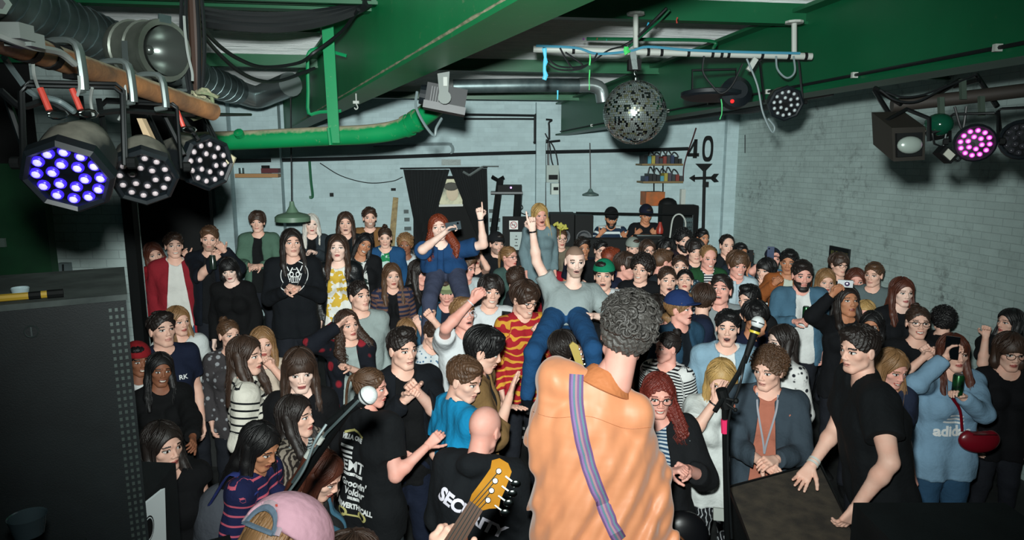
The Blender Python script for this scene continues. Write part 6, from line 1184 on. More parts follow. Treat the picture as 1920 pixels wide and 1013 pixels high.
for k in range(4): q.box(P(968, 443+k*6, 9.85), (.02+.03*(k % 2), .004, .012))
q.build('print', M_BLK, t, False)
# dark speaker stack and disc jockey booth
for i, (x0, x1, y0, y1, D_, lab) in enumerate(((1032, 1078, 402, 480, 10.4, 'black speaker cabinet left of the booth, widest of the stack'), (1079, 1111, 404, 480, 10.2, 'black speaker cabinet right next to the striped disc jockey'))):
    a, b = P(x0, y0, D_), P(x1, y1, D_); t = thing('speaker_cabinet', Vector(((a.x+b.x)/2, D_+.25, 0)), lab, 'speaker'); q = MB(); q.box(Vector(((a.x+b.x)/2, D_+.25, a.z/2)), (b.x-a.x, .5, a.z)); q.build('case', M_BLK, t, False)
    q = MB(); q.lathe(Vector(((a.x+b.x)/2, D_-.005, a.z-.35)), (0, -1, 0), [(0, .12), (.01, .12), (.012, .10), (-.02, .04), (-.02, 0)], 16); q.build('cone', M_HOUSE, t)
q = MB(); q.prism([P(1062, 430, 9.7), P(1056, 450, 9.7), P(1064, 455, 9.7), P(1070, 440, 9.7)], (0, .05, 0))
t = thing('leaf_sprig', P(1051, 430, 9.2), 'sprig of yellow-green leaves behind the fur-trimmed coat', 'plant'); q = MB(); rn = random.Random(2)
q.tube([P(1050, 448, 9.25), P(1051, 424, 9.25)], .006, 5)
for k in range(16): q.ball(P(1051+rn.uniform(-11, 11), 424+rn.uniform(-4, 5), 9.2), (.035, .01, .016), 6, ax=(Vector((math.cos(k), 0, math.sin(k))), Vector((0, 1, 0)), Vector((-math.sin(k), 0, math.cos(k)))))
q.build('leaves', mat('yellow_leaf', '#a5a03c', .6), t)
t = thing('dj_booth', P(1200, 470, 9.6), 'black disc jockey booth with a rail', 'booth'); a, b = P(1098, 449, 9.6), P(1300, 449, 9.6); q = MB(); q.box(Vector(((a.x+b.x)/2, 9.72, a.z/2)), (b.x-a.x, .24, a.z)); q.build('counter', M_BLK, t, False)
q = MB(); q.tube([P(1080, 399, 9.7), P(1300, 403, 9.7)], .014, 8); q.tube([P(1299, 403, 9.7), P(1299, 449, 9.7)], .014, 8); q.build('rail', M_DARKST, t)
q = MB(); q.box(P(1216, 444, 9.8), (.42, .25, .05)); q.box(P(1216, 441, 9.75), (.36, .15, .01), mi=1); tag(q.build('mixing_desk', [M_BLK, M_STEEL], None, False), 'silver-topped mixing desk on the disc jockey booth', 'mixer')
q = MB(); q.box(P(1270, 430, 10.3), (.55, .3, .75)); tag(q.build('amplifier_rack', mat('rack_black', '#050707', .8, spec=.2), None, False), 'black amplifier rack behind the white cables in the booth', 'rack')
q = MB(); q.lathe(P(1237, 438, 9.75), (0, 0, 1), [(0, .05), (.06, .055), (.13, .03), (.17, .02)], 12); tag(q.build('red_bottle', mat('red_plastic2', '#8c2a1e', .4)), 'red bottle standing by the mixing desk', 'bottle')
cable('white_cable', [P(1256, 446, 9.6), P(1262, 410, 9.6), P(1275, 402, 9.6), P(1285, 415, 9.6), P(1284, 440, 9.6)], .012, M_WHITEP, 'white cable arching over the booth rail', 'cable', world=True)
t = thing('chain_link_panel', P(1290, 448, 9.65), 'small panel of pale chain-link mesh at the booth corner', 'mesh panel')
q = MB()
for k in range(6):
    for s_ in (-1, 1): q.tube([P(1283+k*3, 408, 9.66)+Vector((s_*.008*math.sin(j*1.3), 0, 0)) -ZZ*(j*.03) for j in range(11)], .0045, 4)
q.build('mesh', M_STEEL, t)
# gear shelves
for i, (y, lab) in enumerate(((307, 'upper metal shelf crammed with cables beside the 40 sign'), (340, 'lower metal shelf of gear beside the 40 sign'))):
    t = thing('gear_shelf', PB(1243, y, .2), lab, 'shelf'); wbox('board', 1204+i*2, y, 1281, y+3.5, mat('shelf_wood', '#6c5a38', .6), '', '', .06, .34, t)
    q = MB(); q.tube([PB(1226, y+2, .2), PB(1226, y+26, .05)], .012, 5); q.build('bracket', M_DARKST, t)
    q = MB(); q.tube([PB(1243, y+2, .2), PB(1243, y+26, .05)], .012, 5); q.build('bracket', M_DARKST, t)
    rn = random.Random(20+i); cols = ['#15181a', '#1c2a44', '#2b2f30', '#3f7d8c', '#101214', '#6b2a22', '#8c8236', '#17191b', '#2a2c2e', '#3a3440']
    for k in range(10):
        px = 1208+i*2+k*7.2; h_ = rn.uniform(8, 17); wbox('gear_box', px, y-h_, px+6.2, y, mat('gear'+cols[(k*3+i) % 10], cols[(k*3+i) % 10], .5), '%s piece of stacked equipment on the %s gear shelf' % (('first', 'second', 'third', 'fourth', 'fifth', 'sixth', 'seventh', 'eighth', 'ninth', 'last')[k], ('upper', 'lower')[i]), 'equipment', .10, .24)
    for k in range(5):
        x0 = 1215+k*11; cable('coiled_cable', [PB(x0, y-14, .25), PB(x0+4, y-24+rn.uniform(-3, 3), .25), PB(x0+10, y-18, .25), PB(x0+13, y-12, .25)], .012, M_CABLE, 'black cable loop lying on the %s gear shelf, %s from left' % (('upper', 'lower')[i], ('first', 'second', 'third', 'fourth', 'fifth')[k]), 'cable', 12, world=True)
wbox('orange_case', 1212, 360, 1247, 386, mat('orange_case', '#7c4a22', .6, c2='#a5521c', ns=6), 'orange-brown case hanging above the disc jockeys', 'case', .1, .3)
q = MB(); q.ball(PB(1252, 384, .5), (.16, .14, .12), 12); tag(q.build('black_bag', M_BLK), 'black bag on top of the amplifier rack', 'bag')
wbox('wall_duct', 1278, 355, 1286, 460, M_WHITEP, 'pale vertical cable trunking right of the gear shelves', 'trunking', .02, .08)
# the 40 sign
t = thing('number_sign', PB(1320, 445, .25), 'black cut-out sign reading 40 over a triangle and an arrow, on a tall pole', 'sign'); c_ = PB(1317, 281, .25); sc_ = (PB(1317, 255, .25)-PB(1317, 307, .25)).length
S_ = sc_; x4 = -.26*S_
four = poly_join(([Vector(v) for v in ((-.07*S_+x4, -.30*S_, 0), (.06*S_+x4, -.30*S_, 0), (.06*S_+x4, .38*S_, 0), (-.04*S_+x4, .38*S_, 0))], [(0, 1, 2, 3)]), ([Vector(v) for v in ((-.02*S_+x4, .38*S_, 0), (.06*S_+x4, .38*S_, 0), (-.20*S_+x4, -.08*S_, 0), (-.28*S_+x4, -.20*S_, 0), (-.28*S_+x4, -.12*S_, 0))], [(0, 1, 2, 3, 4)]), ([Vector(v) for v in ((-.28*S_+x4, -.24*S_, 0), (.14*S_+x4, -.24*S_, 0), (.14*S_+x4, -.12*S_, 0), (-.28*S_+x4, -.12*S_, 0))], [(0, 1, 2, 3)]))
def flat_solid(polys, c_, name, dep=.03, m=None):
    q = MB()
    for v_, fs in polys:
        for f in fs: q.prism([c_+rr*v_[i].x+ZZ*v_[i].y for i in f], dd*dep)
    return q.build(name, m or M_BLK, t, False)
q = MB()
for f in four[1]: q.prism([c_+rr*four[0][i].x+ZZ*four[0][i].y for i in f], dd*.03)
q.build('digit_four', M_BLK, t, False)
q = MB(); n = 36; x0 = .22*S_
pt = lambda r, k: c_+rr*(x0+math.copysign(abs(math.cos(2*math.pi*k/n))**.7, math.cos(2*math.pi*k/n))*r*.55)+ZZ*(math.copysign(abs(math.sin(2*math.pi*k/n))**.85, math.sin(2*math.pi*k/n))*(r*1.30)+.04*S_)
for k in range(n): q.prism([pt(.36*S_, k), pt(.36*S_, k+1), pt(.24*S_, k+1), pt(.24*S_, k)], dd*.03)
q.build('digit_zero', M_BLK, t, False)
q = MB(); q.prism([PB(1305, 307, .25), PB(1336, 307, .25), PB(1322, 322, .25), PB(1320, 322, .25)], dd*.03); q.build('triangle', M_BLK, t, False)
q = MB(); q.tube([PB(1321, 318, .24), PB(1318, 447, .24)], .028, 8); q.build('pole', M_BLK, t)
q = MB()
for pl_ in (((1293, 334), (1303, 328), (1303, 341)), ((1300, 332), (1338, 331), (1338, 336), (1300, 337)), ((1334, 332), (1340, 326), (1348, 326), (1342, 334), (1348, 341), (1340, 342), (1334, 336))): q.prism([PB(x_, y_, .28) for x_, y_ in pl_], dd*.03)
q.build('arrow', M_BLK, t, False)
q = MB(); q.box(PB(1323, 346, .26), (.09, .06, .09)); q.build('clamp', M_BLK, t, False)
# right wall: framed picture, small marks
t = thing('framed_picture', PR(1573, 482, .03), 'small black framed picture on the right wall', 'picture'); wbox('frame', 1555, 464, 1592, 520, mat('picture_black', '#15181a', .4), '', '', .0, .03, t, 'r')
wbox('print', 1558, 472, 1589, 480, mat('picture_gold', '#6d6c3a', .4, c2='#1c1f20', ns=18), '', '', .03, .004, t, 'r')
for (x, y, lab) in ((1397, 270, 'thin dark cable stub hanging on the right wall near the corner'),): cable('wall_stub', [PR(x, y-17, .02), PR(x, y+17, .02)], .008, M_CABLE, lab, 'cable', world=True)
# left: wall pipes, socket, ledge bottle, sign on the door
for i, (x0, x1, m_, r_, lab) in enumerate(((104, 109, M_GREEN2, .016, 'thin green pipe on the white wall at far left'), (136, 145, M_GREEN2, .026, 'thicker green pipe on the white wall at far left'))): cable('wall_pipe', [P(x0, 380, 5.55), P(x0+1, 470, 5.55), P(x1, 600, 5.5)], r_, m_, lab, 'pipe', 8)
cable('wall_pipe', [P(145, 510, 5.5), P(160, 522, 5.5), P(166, 545, 5.5), P(166, 600, 5.5)], .014, M_CABLE, 'black pipe curving off the thicker green pipe', 'pipe', 12)
t = thing('wall_socket', P(122, 505, 5.52), 'grey double socket with a black plug on the left wall', 'socket'); q = MB(); q.box(P(122, 503, 5.53), (.09, .05, .09)); q.build('box', mat('grey_socket', '#5c686a', .5), t, False); q = MB(); q.tube([P(118, 496, 5.48), P(119, 530, 5.48), P(121, 560, 5.48)], .008, 6); q.build('lead', M_CABLE, t)
q = MB(); q.box(P(3, 455, 5.25), (.06, .02, .07)); tag(q.build('door_notice', mat('dull_notice', '#4c5a54', .6), None, False), 'small pale notice at the picture edge on the dark green door', 'notice')
t = thing('water_bottle', P(240, 466, 7.6), 'clear plastic water bottle with a blue label on the low wall ledge', 'bottle'); c_ = P(252, 470, 8.12); c_.z = 1.85; q = MB(); q.lathe(c_, (0, 0, 1), [(0, .034), (.1, .034), (.14, .03), (.18, .012), (.2, .012)], 14); q.build('bottle_body', mat('clear_plastic', '#a9c0c8', .15, 0), t); q = MB(); q.lathe(c_+ZZ*.06, (0, 0, 1), [(0, .036), (.06, .036)], 14); q.build('label_band', mat('blue_label', '#24408c', .4), t)
# ------------------------------------------------------------------ speaker stack, left foreground
t = thing('pa_speaker', P(100, 800, 1.9), 'huge black PA speaker cabinet filling the left foreground', 'speaker')
TL, TR = PZ(-260, 588, 2.50), P(236, 562, 2.02); TR.z = 2.505; bk = Vector((TR.x, TR.y, 0)).normalized(); e = Vector((bk.y, -bk.x, 0)); W_ = .95; TL = TR-e*W_
M_SPK = mat('black_speaker_paint', '#0b1113', .6, c2='#12191b', ns=6, bump=.15, bs=220, spec=.3)
q = MB(); cc = (TL+TR)/2+bk*.3; q.box(Vector((cc.x, cc.y, (2.505+1.22)/2)), (W_, .6, 2.505-1.22), (e, bk, ZZ)); q.build('cabinet', M_SPK, t, False)
q = MB(); q.box(Vector((cc.x, cc.y, 2.512)), (W_+.01, .62, .018), (e, bk, ZZ)); q.build('dusty_top', mat('dusty_black', '#4a5250', .9, c2='#2b3231', ns=7), t, False)
q = MB()
for k in range(56):
    for j in range(3): q.box(TR+e*(-.012-.016*j)-bk*.004-ZZ*(.03+k*.022), (.008, .004, .011), (e, bk, ZZ))
q.build('grille_strip', mat('grille_grey', '#4a5552', .4, .5), t, False)
q = MB(); cc2 = P(133, 596, 1.75); n_ = -bk; c_ = TR-e*.245-ZZ*.07-bk*.006; q.tube([c_+e*.017*math.cos(a*.4)+ZZ*.017*math.sin(a*.4) for a in range(16)], .0022, 5, closed=True); q.box(c_, (.004, .004, .028), (e, bk, ZZ)); q.build('badge', mat('badge_metal', '#3c4545', .4, .5), t)
t = thing('sub_speaker', Vector((TR.x-.5, TR.y+.3, .6)), 'lower black speaker box below the huge PA speaker', 'speaker')
a = P(236, 900, 2.05); q = MB(); q.box(Vector((TR.x-.42, TR.y+.32, .9)), (1.05, .62, .6), (e, bk, ZZ)); q.build('cabinet', M_SPK, t, False)
t = thing('taped_pole', P(50, 562, 1.45), 'yellow and black striped bar lying on the PA speaker', 'bar'); q = MB(); c_ = TR-e*.35+bk*.03+ZZ*.03; q.tube([c_-e*.45, c_+e*.155], .011, 8); q.build('yellow_tube', mat('hazard_yellow', '#b08f2c', .5), t)
q = MB(); q.tube([c_+e*.105, c_+e*.135], .0118, 8); q.build('black_tape', M_BLK, t); q = MB(); q.tube([c_+e*.150, c_+e*.19], .013, 8); q.build('end_cap', M_BLK, t)
t = thing('glass_tumbler', P(55, 584, 1.55), 'small clear glass standing on top of the PA speaker', 'glass'); c_ = TR-e*.27+bk*.09+ZZ*.016
q = MB(); q.lathe(c_, (0, 0, 1), [(0, .018), (.03, .024), (.032, .022), (.006, .016)], 16); q.build('bowl', mat('clear_glass', '#b9cfd4', .06, .2), t)
# white poster on the case below
pa, pb, pc_, pd = P(230, 975, 2.0), P(301, 918, 2.15), P(305, 1060, 2.13), P(230, 1100, 2.0); t = thing('poster', (pa+pc_)/2, 'white poster with a black oval badge taped below the speaker', 'poster'); q = MB(); q.prism([pa, pd, pc_, pb], (.01, .01, 0)); q.build('sheet', mat('poster_white', '#b9c2c4', .5), t, False)
ex, ey = (pb-pa).normalized(), (pb-pc_).normalized(); pcn = P(278, 992, 2.08); face_text('', pcn, ex, ey, 1, M_BLK, 'oval_badge', t, .002, polys=([pcn*0]+[Vector((.024*math.cos(k*.3142), .045*math.sin(k*.3142), 0)) for k in range(20)], [(0, 1+k, 1+(k+1) % 20) for k in range(20)]))
face_text('', pcn+ex.cross(ey)*.002, ex, ey, 1, mat('poster_white', '#b9c2c4', .5), 'badge_ring', t, .001, polys=ring_poly(.9, 1.0, 24, .020, .040))
q = MB(); q.prism([P(205, 905, 2.1), P(300, 905, 2.3), P(312, 1100, 2.2), P(120, 1100, 1.8)], (.0, .12, .02)); tag(q.build('flight_case', M_SPK, None, False), 'black flight case behind the white poster', 'case')
t = thing('plastic_cup', P(60, 985, 1.4), 'clear plastic cup at the bottom left corner', 'cup'); q = MB(); q.lathe(P(55, 1002, 1.45), (0, 0, 1), [(0, .030), (.045, .040), (.047, .041), (.045, .0385), (.003, .029)], 20, cap=False); q.build('cup_wall', mat('clear_plastic2', '#3c4a50', .1, .3), t)
# ------------------------------------------------------------------ microphones
def mic(ballp, r, tail, name, label, ringm=None):
    b_ = Vector(ballp); tl = Vector(tail); d = (b_-tl).normalized(); t = thing(name, b_, label, 'microphone')
    q = MB(); q.ball(b_, r, 24); q.build('grille', mat('mic_grille', '#d3d7d6', .6, 0, c2='#b4b9b9', ns=400), t); q = MB(); x, y = frame(d); q.lathe(b_-d*r*.15, d, [(0, r*1.02), (r*.18, r*1.02)], 24); q.build('grille_band', mat('mic_band', '#5c6264', .3, .7), t)
    q = MB(); q.lathe(b_, -d, [(r*.75, r*.72), (r*1.3, r*.8), (r*1.35, r*.62), (r*3.2, r*.52), (r*6.5, r*.40), (r*6.6, 0)], 16); q.build('handle', M_BLK, t)
    if ringm: q = MB(); q.lathe(b_, -d, [(r*1.4, r*.84), (r*1.75, r*.80)], 16); q.build('coloured_ring', ringm, t)
    return t, d
mic(P(690, 742, 1.62), .0245, P(618, 792, 1.66), 'microphone', 'large silver-headed microphone in the left foreground')
t = thing('boom_stand', P(560, 900, 1.75), 'black microphone boom leading to the lower left foreground', 'microphone stand')
q = MB(); q.tube([P(652, 768, 1.64), P(575, 880, 1.72), P(505, 985, 1.8), P(460, 1060, 1.85)], .013, 10); q.build('boom', M_DARKST, t)
q = MB(); q.tube([P(672, 752, 1.6), P(612, 812, 1.62), P(548, 905, 1.66)], .004, 6); q.build('thin_rod', M_STEEL, t)
q = MB(); q.tube([P(604, 820, 1.62), P(596, 832, 1.62)], .008, 8); q.build('clip', M_WHITEP, t)
q = MB(); q.tube([P(582, 846, 1.63), P(574, 858, 1.63)], .008, 8); q.build('clip', M_WHITEP, t)
cable('mic_cable', [(612, 796, 1.6), (590, 830, 1.58), (570, 880, 1.6), (540, 925, 1.66), (500, 975, 1.72)], .0035, M_GCAB, 'thin cable trailing down beside the left boom', 'cable', 24)
mic(P(1421, 605, 2.62), .0265, P(1404, 655, 2.6), 'microphone', 'pale-headed microphone with a yellow ring at right of centre', mat('yellow_ring', '#c9b63a', .4))
t = thing('microphone_stand', P(1360, 940, 2.55), 'upright black microphone stand with pink tape at right of centre', 'microphone stand')
q = MB(); q.tube([P(1404, 655, 2.6), P(1385, 700, 2.58), P(1340, 772, 2.5)], .010, 8); q.build('boom', M_DARKST, t)
q = MB(); q.tube([P(1358, 740, 2.55), P(1360, 850, 2.56), P(1364, 1040, 2.6)], .012, 10); q.build('pole', M_DARKST, t)
q = MB(); q.tube([P(1352, 730, 2.54), P(1362, 765, 2.54)], .022, 10); q.build('clutch', M_BLK, t); q = MB(); q.tube([P(1362, 748, 2.52), P(1380, 752, 2.5)], .006, 6); q.ball(P(1380, 752, 2.5), .012, 8); q.build('wing_handle', M_BLK, t); q = MB(); q.tube([P(1362, 757, 2.52), P(1378, 768, 2.5)], .005, 6); q.ball(P(1379, 769, 2.5), .009, 8); q.build('wing_handle', M_BLK, t)
q = MB(); q.tube([P(1358.3, 787, 2.55), P(1359, 812, 2.55)], .0145, 10); q.build('pink_tape', mat('pink_tape', '#d6285c', .5), t)
cable('mic_cable', [(1398, 668, 2.58), (1392, 700, 2.5), (1385, 730, 2.5), (1366, 790, 2.53), (1366, 900, 2.56), (1372, 1010, 2.6)], .005, M_CABLE, 'black cable hanging down the pink-taped microphone stand', 'cable', 24)
# ------------------------------------------------------------------ stage box at lower right
zt = 1.22; A_b, B_b, C_b, D_b = PZ(1366, 918, zt), PZ(1536, 872, zt), PZ(1618, 1040, zt), PZ(1424, 1075, zt)
t = thing('stage_box', (A_b+C_b)/2, 'large box with a scuffed brown carpet top at the lower right', 'box'); q = MB(); q.prism([A_b, D_b, C_b, B_b], (0, 0, .012)); q.build('carpet_top', mat('brown_carpet', '#4a4236', .95, c2='#2f2a24', ns=11, bump=.6, bs=180), t, False)
q = MB(); q.prism([A_b, D_b, C_b, B_b], (0, 0, -1.2)); q.build('case', M_SPK, t, False)
q = MB(); q.tube([A_b+ZZ*.012, B_b+ZZ*.012], .008, 6); q.tube([A_b+ZZ*.012, D_b+ZZ*.012], .008, 6); q.tube([B_b+ZZ*.012, C_b+ZZ*.012], .008, 6); q.build('metal_edging', M_DARKST, t)
q = MB(); q.prism([P(1338, 953, 2.75), P(1338, 976, 2.75), P(1358, 978, 2.75), P(1358, 955, 2.75)], (0, .01, 0)); tag(q.build('white_tape', M_WHITEP, None, False), 'scrap of white tape on the dark case by the microphone stand', 'tape')
q = MB(); q.box(P(1790, 1010, 2.1)-ZZ*.25, (.55, .3, .6)); tag(q.build('floor_monitor', M_SPK, None, False), 'black monitor speaker in the dark lower right corner', 'speaker')
# ------------------------------------------------------------------ instruments and straps
I = PEOPLE['orange']; me = I['top'].data; off = np.array(wl(I['top'])); bv = BVHTree.FromPolygons([Vector(np.array(v.co)+off) for v in me.vertices], [tuple(p_.vertices) for p_ in me.polygons])
def lay(px, py, lift=.008):
    d = Vector(ray(px, py)).normalized(); h = bv.ray_cast(Vector((0, 0, CZ)), d, 6); return (h[0]+h[1]*lift, h[1]) if h[0] is not None else (P(px, py, I['D']), -d)
pts = [lay(1081+(k/23)**1.5*80-10*math.sin(k/23*math.pi), 704+k*13.4) for k in range(24)]; t = thing('guitar_strap', pts[12][0], 'purple and grey woven striped strap across the orange shirt', 'strap')
cols = ['#6d4b7a', '#5f7f8c', '#7a5a86', '#a97f8c', '#5c7e8a', '#8c6ba0', '#6a4a76']
for s_ in range(7):
    q = MB(); V_ = []
    for i, (p_, n_) in enumerate(pts):
        tg = (pts[min(i+1, 23)][0]-pts[max(i-1, 0)][0]).normalized(); sd = tg.cross(n_).normalized(); w_ = .0265
        for e_ in (0, 1):
            for h_ in (0, -.003): V_.append(p_+sd*w_*(2*(s_+e_)/7-1)+n_*h_)
    q.add(V_, [f for i in range(23) for f in ((i*4, i*4+2, i*4+6, i*4+4), (i*4+1, i*4+5, i*4+7, i*4+3), (i*4, i*4+4, i*4+5, i*4+1), (i*4+2, i*4+3, i*4+7, i*4+6))]); q.build('woven_stripe', mat('strap'+cols[s_], cols[s_], .7, bump=.5, bs=500), t)
t = thing('bass_guitar', P(905, 920, 1.5), 'amber bass guitar headstock with four silver tuners held by the bass player', 'bass guitar'); Nn, Tp = P(893, 948, 1.50), P(948, 868, 1.50); ax = (Tp-Nn).normalized(); vw = Vector(ray(915, 905)).normalized(); sx = ax.cross(vw).normalized(); L_ = (Tp-Nn).length
prof = [(0, -.020), (.10, -.030), (.22, -.048), (.36, -.040), (.55, -.036), (.75, -.030), (.93, -.024), (1.02, -.006), (1.0, .018), (.88, .030), (.74, .022), (.55, .022), (.3, .023), (.12, .024), (0, .020)]
q = MB(); q.prism([Nn+ax*L_*u+sx*w_ for u, w_ in prof], vw*.014); q.build('headstock', mat('amber_lacquer', '#b9822c', .2, c2='#a06a1e', ns=8), t, False)
q = MB(); nk2 = P(815, 1075, 1.46); q.prism([Nn-sx*.020, Nn+sx*.020, nk2+sx*.024, nk2-sx*.024], vw*.02); q.build('neck', mat('rosewood', '#4a3020', .5), t, False)
for k in range(4):
    c_ = Nn+ax*L_*(.22+.19*k)+sx*(-.016+.006*k); q = MB(); q.lathe(c_, -vw, [(0, .0075), (.003, .0075), (.004, .004), (.014, .004), (.015, .005), (.017, .005)], 12); q.build('tuning_post', M_CHROME, t)
    q = MB(); e_ = c_-sx*.05; q.tube([c_-sx*.02, e_], .003, 6); q.ball(e_, (.013, .004, .010), 10); q.build('tuning_key', M_CHROME, t)
    q = MB(); q.tube([c_-vw*.012, Nn+sx*(-.012+.008*k)-vw*.004, nk2+sx*(-.015+.010*k)-vw*.004], .0009, 4); q.build('string', M_STEEL, t)
t = thing('guitar', P(1085, 675, 3.6), 'yellow guitar neck and headstock poking up under the lifted man', 'guitar'); a, b = P(1092, 700, 3.65), P(1074, 648, 3.65); q = MB(); q.prism([a+Vector((-.018, 0, 0)), a+Vector((.018, 0, 0)), b+Vector((.03, 0, 0)), b+Vector((.0, 0, .02)), b+Vector((-.02, 0, 0))], (0, .02, 0)); q.build('headstock', mat('maple', '#b09a52', .35), t, False)
for k in range(5): q = MB(); q.ball(a.lerp(b, .15+.18*k)+Vector((.032, -.004, 0)), (.010, .006, .007), 8); q.build('tuning_key', M_CHROME, t)
# ------------------------------------------------------------------ things in hands
def hpt(key, side, al=.09, pl_=.03): i = PEOPLE[key]; sd, S, E, T, hd, dz, dx, hp_ = next(a for a in [i['arms'][side]]); return Vector(T+hd*al*i['K']-dz*pl_*i['K']), Vector(hd), Vector(dz), Vector(dx)
def phone(name, c_, up_, nrm, m, label, size=(.075, .15, .009), cat='phone', lens=True):
    u = Vector(up_).normalized(); n_ = Vector(nrm).normalized(); r_ = u.cross(n_).normalized(); n_ = r_.cross(u); t = thing(name, c_, label, cat)
    q = MB(); q.box(c_, size, (r_, u, n_)); q.build('case', m, t, False)
    if lens: q = MB(); q.lathe(Vector(c_)+n_*size[2]*.5+u*size[1]*.32-r_*size[0]*.25, n_, [(0, .010), (.003, .009)], 10); q.build('lens', mat('lens_glass', '#0a0c12', .05), t)
    return t
cam_dir = lambda c_: (Vector((0, 0, CZ))-Vector(c_)).normalized()
for key, sd, m_, lab, px, up_ in (('rider', 'R', mat('phone_teal', '#16303a', .65), 'dark phone held by the red-haired woman in the blue blouse', (850, 424), (1, 0, .15)), ('whitetee', 'R', M_BLK, 'black phone held against the white t-shirt with the pink print', (948, 600), (.1, 0, 1)), ('phone1', 'R', M_BLK, 'phone raised behind the pale blue shirt', (1406, 480), (0, 0, 1)), ('phone2', 'R', mat('phone_blue', '#2a3a58', .2), 'phone raised by the man in the dark cap', (1445, 474), (0, 0, 1)), ('redsweat', 'R', mat('phone_gloss', '#0a0d10', .12), 'black phone hiding the face of the woman in the pale blue sweatshirt', (1785, 652), (0, 0, 1))):
    D_ = PEOPLE[key]['D']-.22; c_ = P(px[0], px[1], D_); phone('phone', c_, up_, cam_dir(c_), m_, lab, size=(.078, .15, .009) if key != 'rider' else (.07, .13, .02))
c_ = P(1585, 532, PEOPLE['camerawoman']['D']-.24); t = phone('compact_camera', c_, (0, 0, 1), cam_dir(c_), mat('camera_silver', '#b4b8bb', .3, .6), 'silver compact camera held up in front of a forehead', (.12, .062, .025), 'camera', False); q = MB(); q.lathe(c_+Vector((.01, -.012, 0)), cam_dir(c_), [(0, .022), (.018, .020), (.019, .012)], 16); q.build('lens', mat('lens_violet', '#3a2a50', .1), t)
def can(c_, m_, label):
    t = thing('drinks_can', c_, label, 'can'); q = MB(); q.lathe(Vector(c_)-ZZ*.07, (0, 0, 1), [(0, .026), (.006, .032), (.13, .032), (.14, .027)], 18); q.build('body', m_, t); q = MB(); q.lathe(Vector(c_)+ZZ*.069, (0, 0, 1), [(0, .026), (.003, .026)], 18); q.build('rim', M_STEEL, t)
gc = mat('green_can', '#1c5a2c', .25, .5, c2='#10181a', ns=14); can(P(1511, 588, PEOPLE['bigbeard']['D']-.36), gc, 'green and black drinks can held by the bearded man in denim'); can(P(1796, 722, PEOPLE['redsweat']['D']-.33), gc, 'green drinks can held in front of the pale blue sweatshirt')
can(P(399, 492, PEOPLE['leanman']['D']-.33), mat('dark_bottle', '#1e2a24', .2), 'dark drink held low by the bearded man in navy at the back left')
# handbag, backpack, straps
t = thing('handbag', P(1838, 822, 4.0), 'dark red leather handbag hanging at the side of the pale blue sweatshirt', 'handbag'); D_ = PEOPLE['redsweat']['D']-.22; c_ = P(1836, 822, D_)
v = Vol((-.16, -.07, -.14), (.16, .07, .14), .010); v.ell(A_(0, 0, -.01), (.14, .045, .085), .02); v.ell(A_(0, 0, -.03), (.12, .05, .07), .02); v.ell(A_(0, 0, .105), (.11, .12, .07), .01, 's'); V, Q = v.mesh(); link_mesh('bag_body', np_mesh('bag', V+np.array(c_), Q, [mat('red_leather', '#6e0f1c', .28)]), t)
q = MB(); q.tube(curve([c_+Vector((-.12, 0, .05)), P(1800, 770, D_), P(1785, 745, D_-.03)], 8), .010, 6, flat=.4); q.build('strap', mat('red_leather', '#6e0f1c', .28), t); q = MB(); q.tube([c_+Vector((-.08, -.05, .045)), c_+Vector((.08, -.05, .045))], .0025, 5); q.build('zip', M_CHROME, t)
b_ = PEOPLE['headdown']; c_ = Vector(b_['ch']-b_['bf']*.20-b_['up']*.12); t = thing('backpack', c_, 'grey fabric backpack on the woman in the pink-striped navy top', 'backpack'); v = Vol((-.22, -.22, -.28), (.22, .22, .28), .012)
v.ell(A_(0, 0, 0), (.15, .13, .22), .02); v.ell(A_(*(np.array(b_['bf'])*-.08))-A_(0, 0, .1), (.10, .10, .10), .03); V, Q = v.mesh(); link_mesh('bag_body', np_mesh('bp', V+np.array(c_), Q, [cloth_mat('#4c5058')]), t)
for s_ in (-1, 1): q = MB(); q.tube(curve([c_+Vector(b_['br'])*s_*.10+ZZ*.16, Vector(b_['nb']+b_['br']*s_*.10-b_['bf']*.06+b_['up']*.03), Vector(b_['nb']+b_['br']*s_*.115+b_['bf']*.08-b_['up']*.06)], 10), .022, 6, flat=.3); q.build('strap', cloth_mat('#2c3878'), t)
b_ = PEOPLE['denimback']; q = MB(); q.tube(curve([Vector(b_['nb']-b_['br']*.12+b_['bf']*.05), Vector(b_['nb']-b_['br']*.1-b_['bf']*.10-b_['up']*.05), Vector(b_['ch']-b_['bf']*.15+b_['br']*.02), Vector(b_['hp']-b_['bf']*.14+b_['br']*.12)], 14), .016, 6, flat=.35); tag(q.build('bag_strap', mat('tan_leather', '#6b4228', .5)), 'tan leather bag strap across the denim jacket', 'strap')
b_ = PEOPLE['redglasses']; c_ = Vector(b_['hp']+b_['br']*-.12+b_['bf']*.24); t = thing('shoulder_bag', c_, 'black bag with a tan strap below the woman with red curls', 'bag'); v = Vol((-.18, -.12, -.2), (.18, .12, .2), .012); v.ell(A_(0, 0, 0), (.15, .08, .16), .02); V, Q = v.mesh(); link_mesh('bag_body', np_mesh('bg', V+np.array(c_), Q, [mat('black_leather', '#0e0f12', .35)]), t)
q = MB(); q.tube(curve([c_+Vector((-.1, -.09, .12)), c_+Vector((0, -.11, .02)), c_+Vector((.06, -.09, -.12))], 10), .014, 6, flat=.4); q.build('tan_trim', mat('tan_leather', '#6b4228', .5), t)
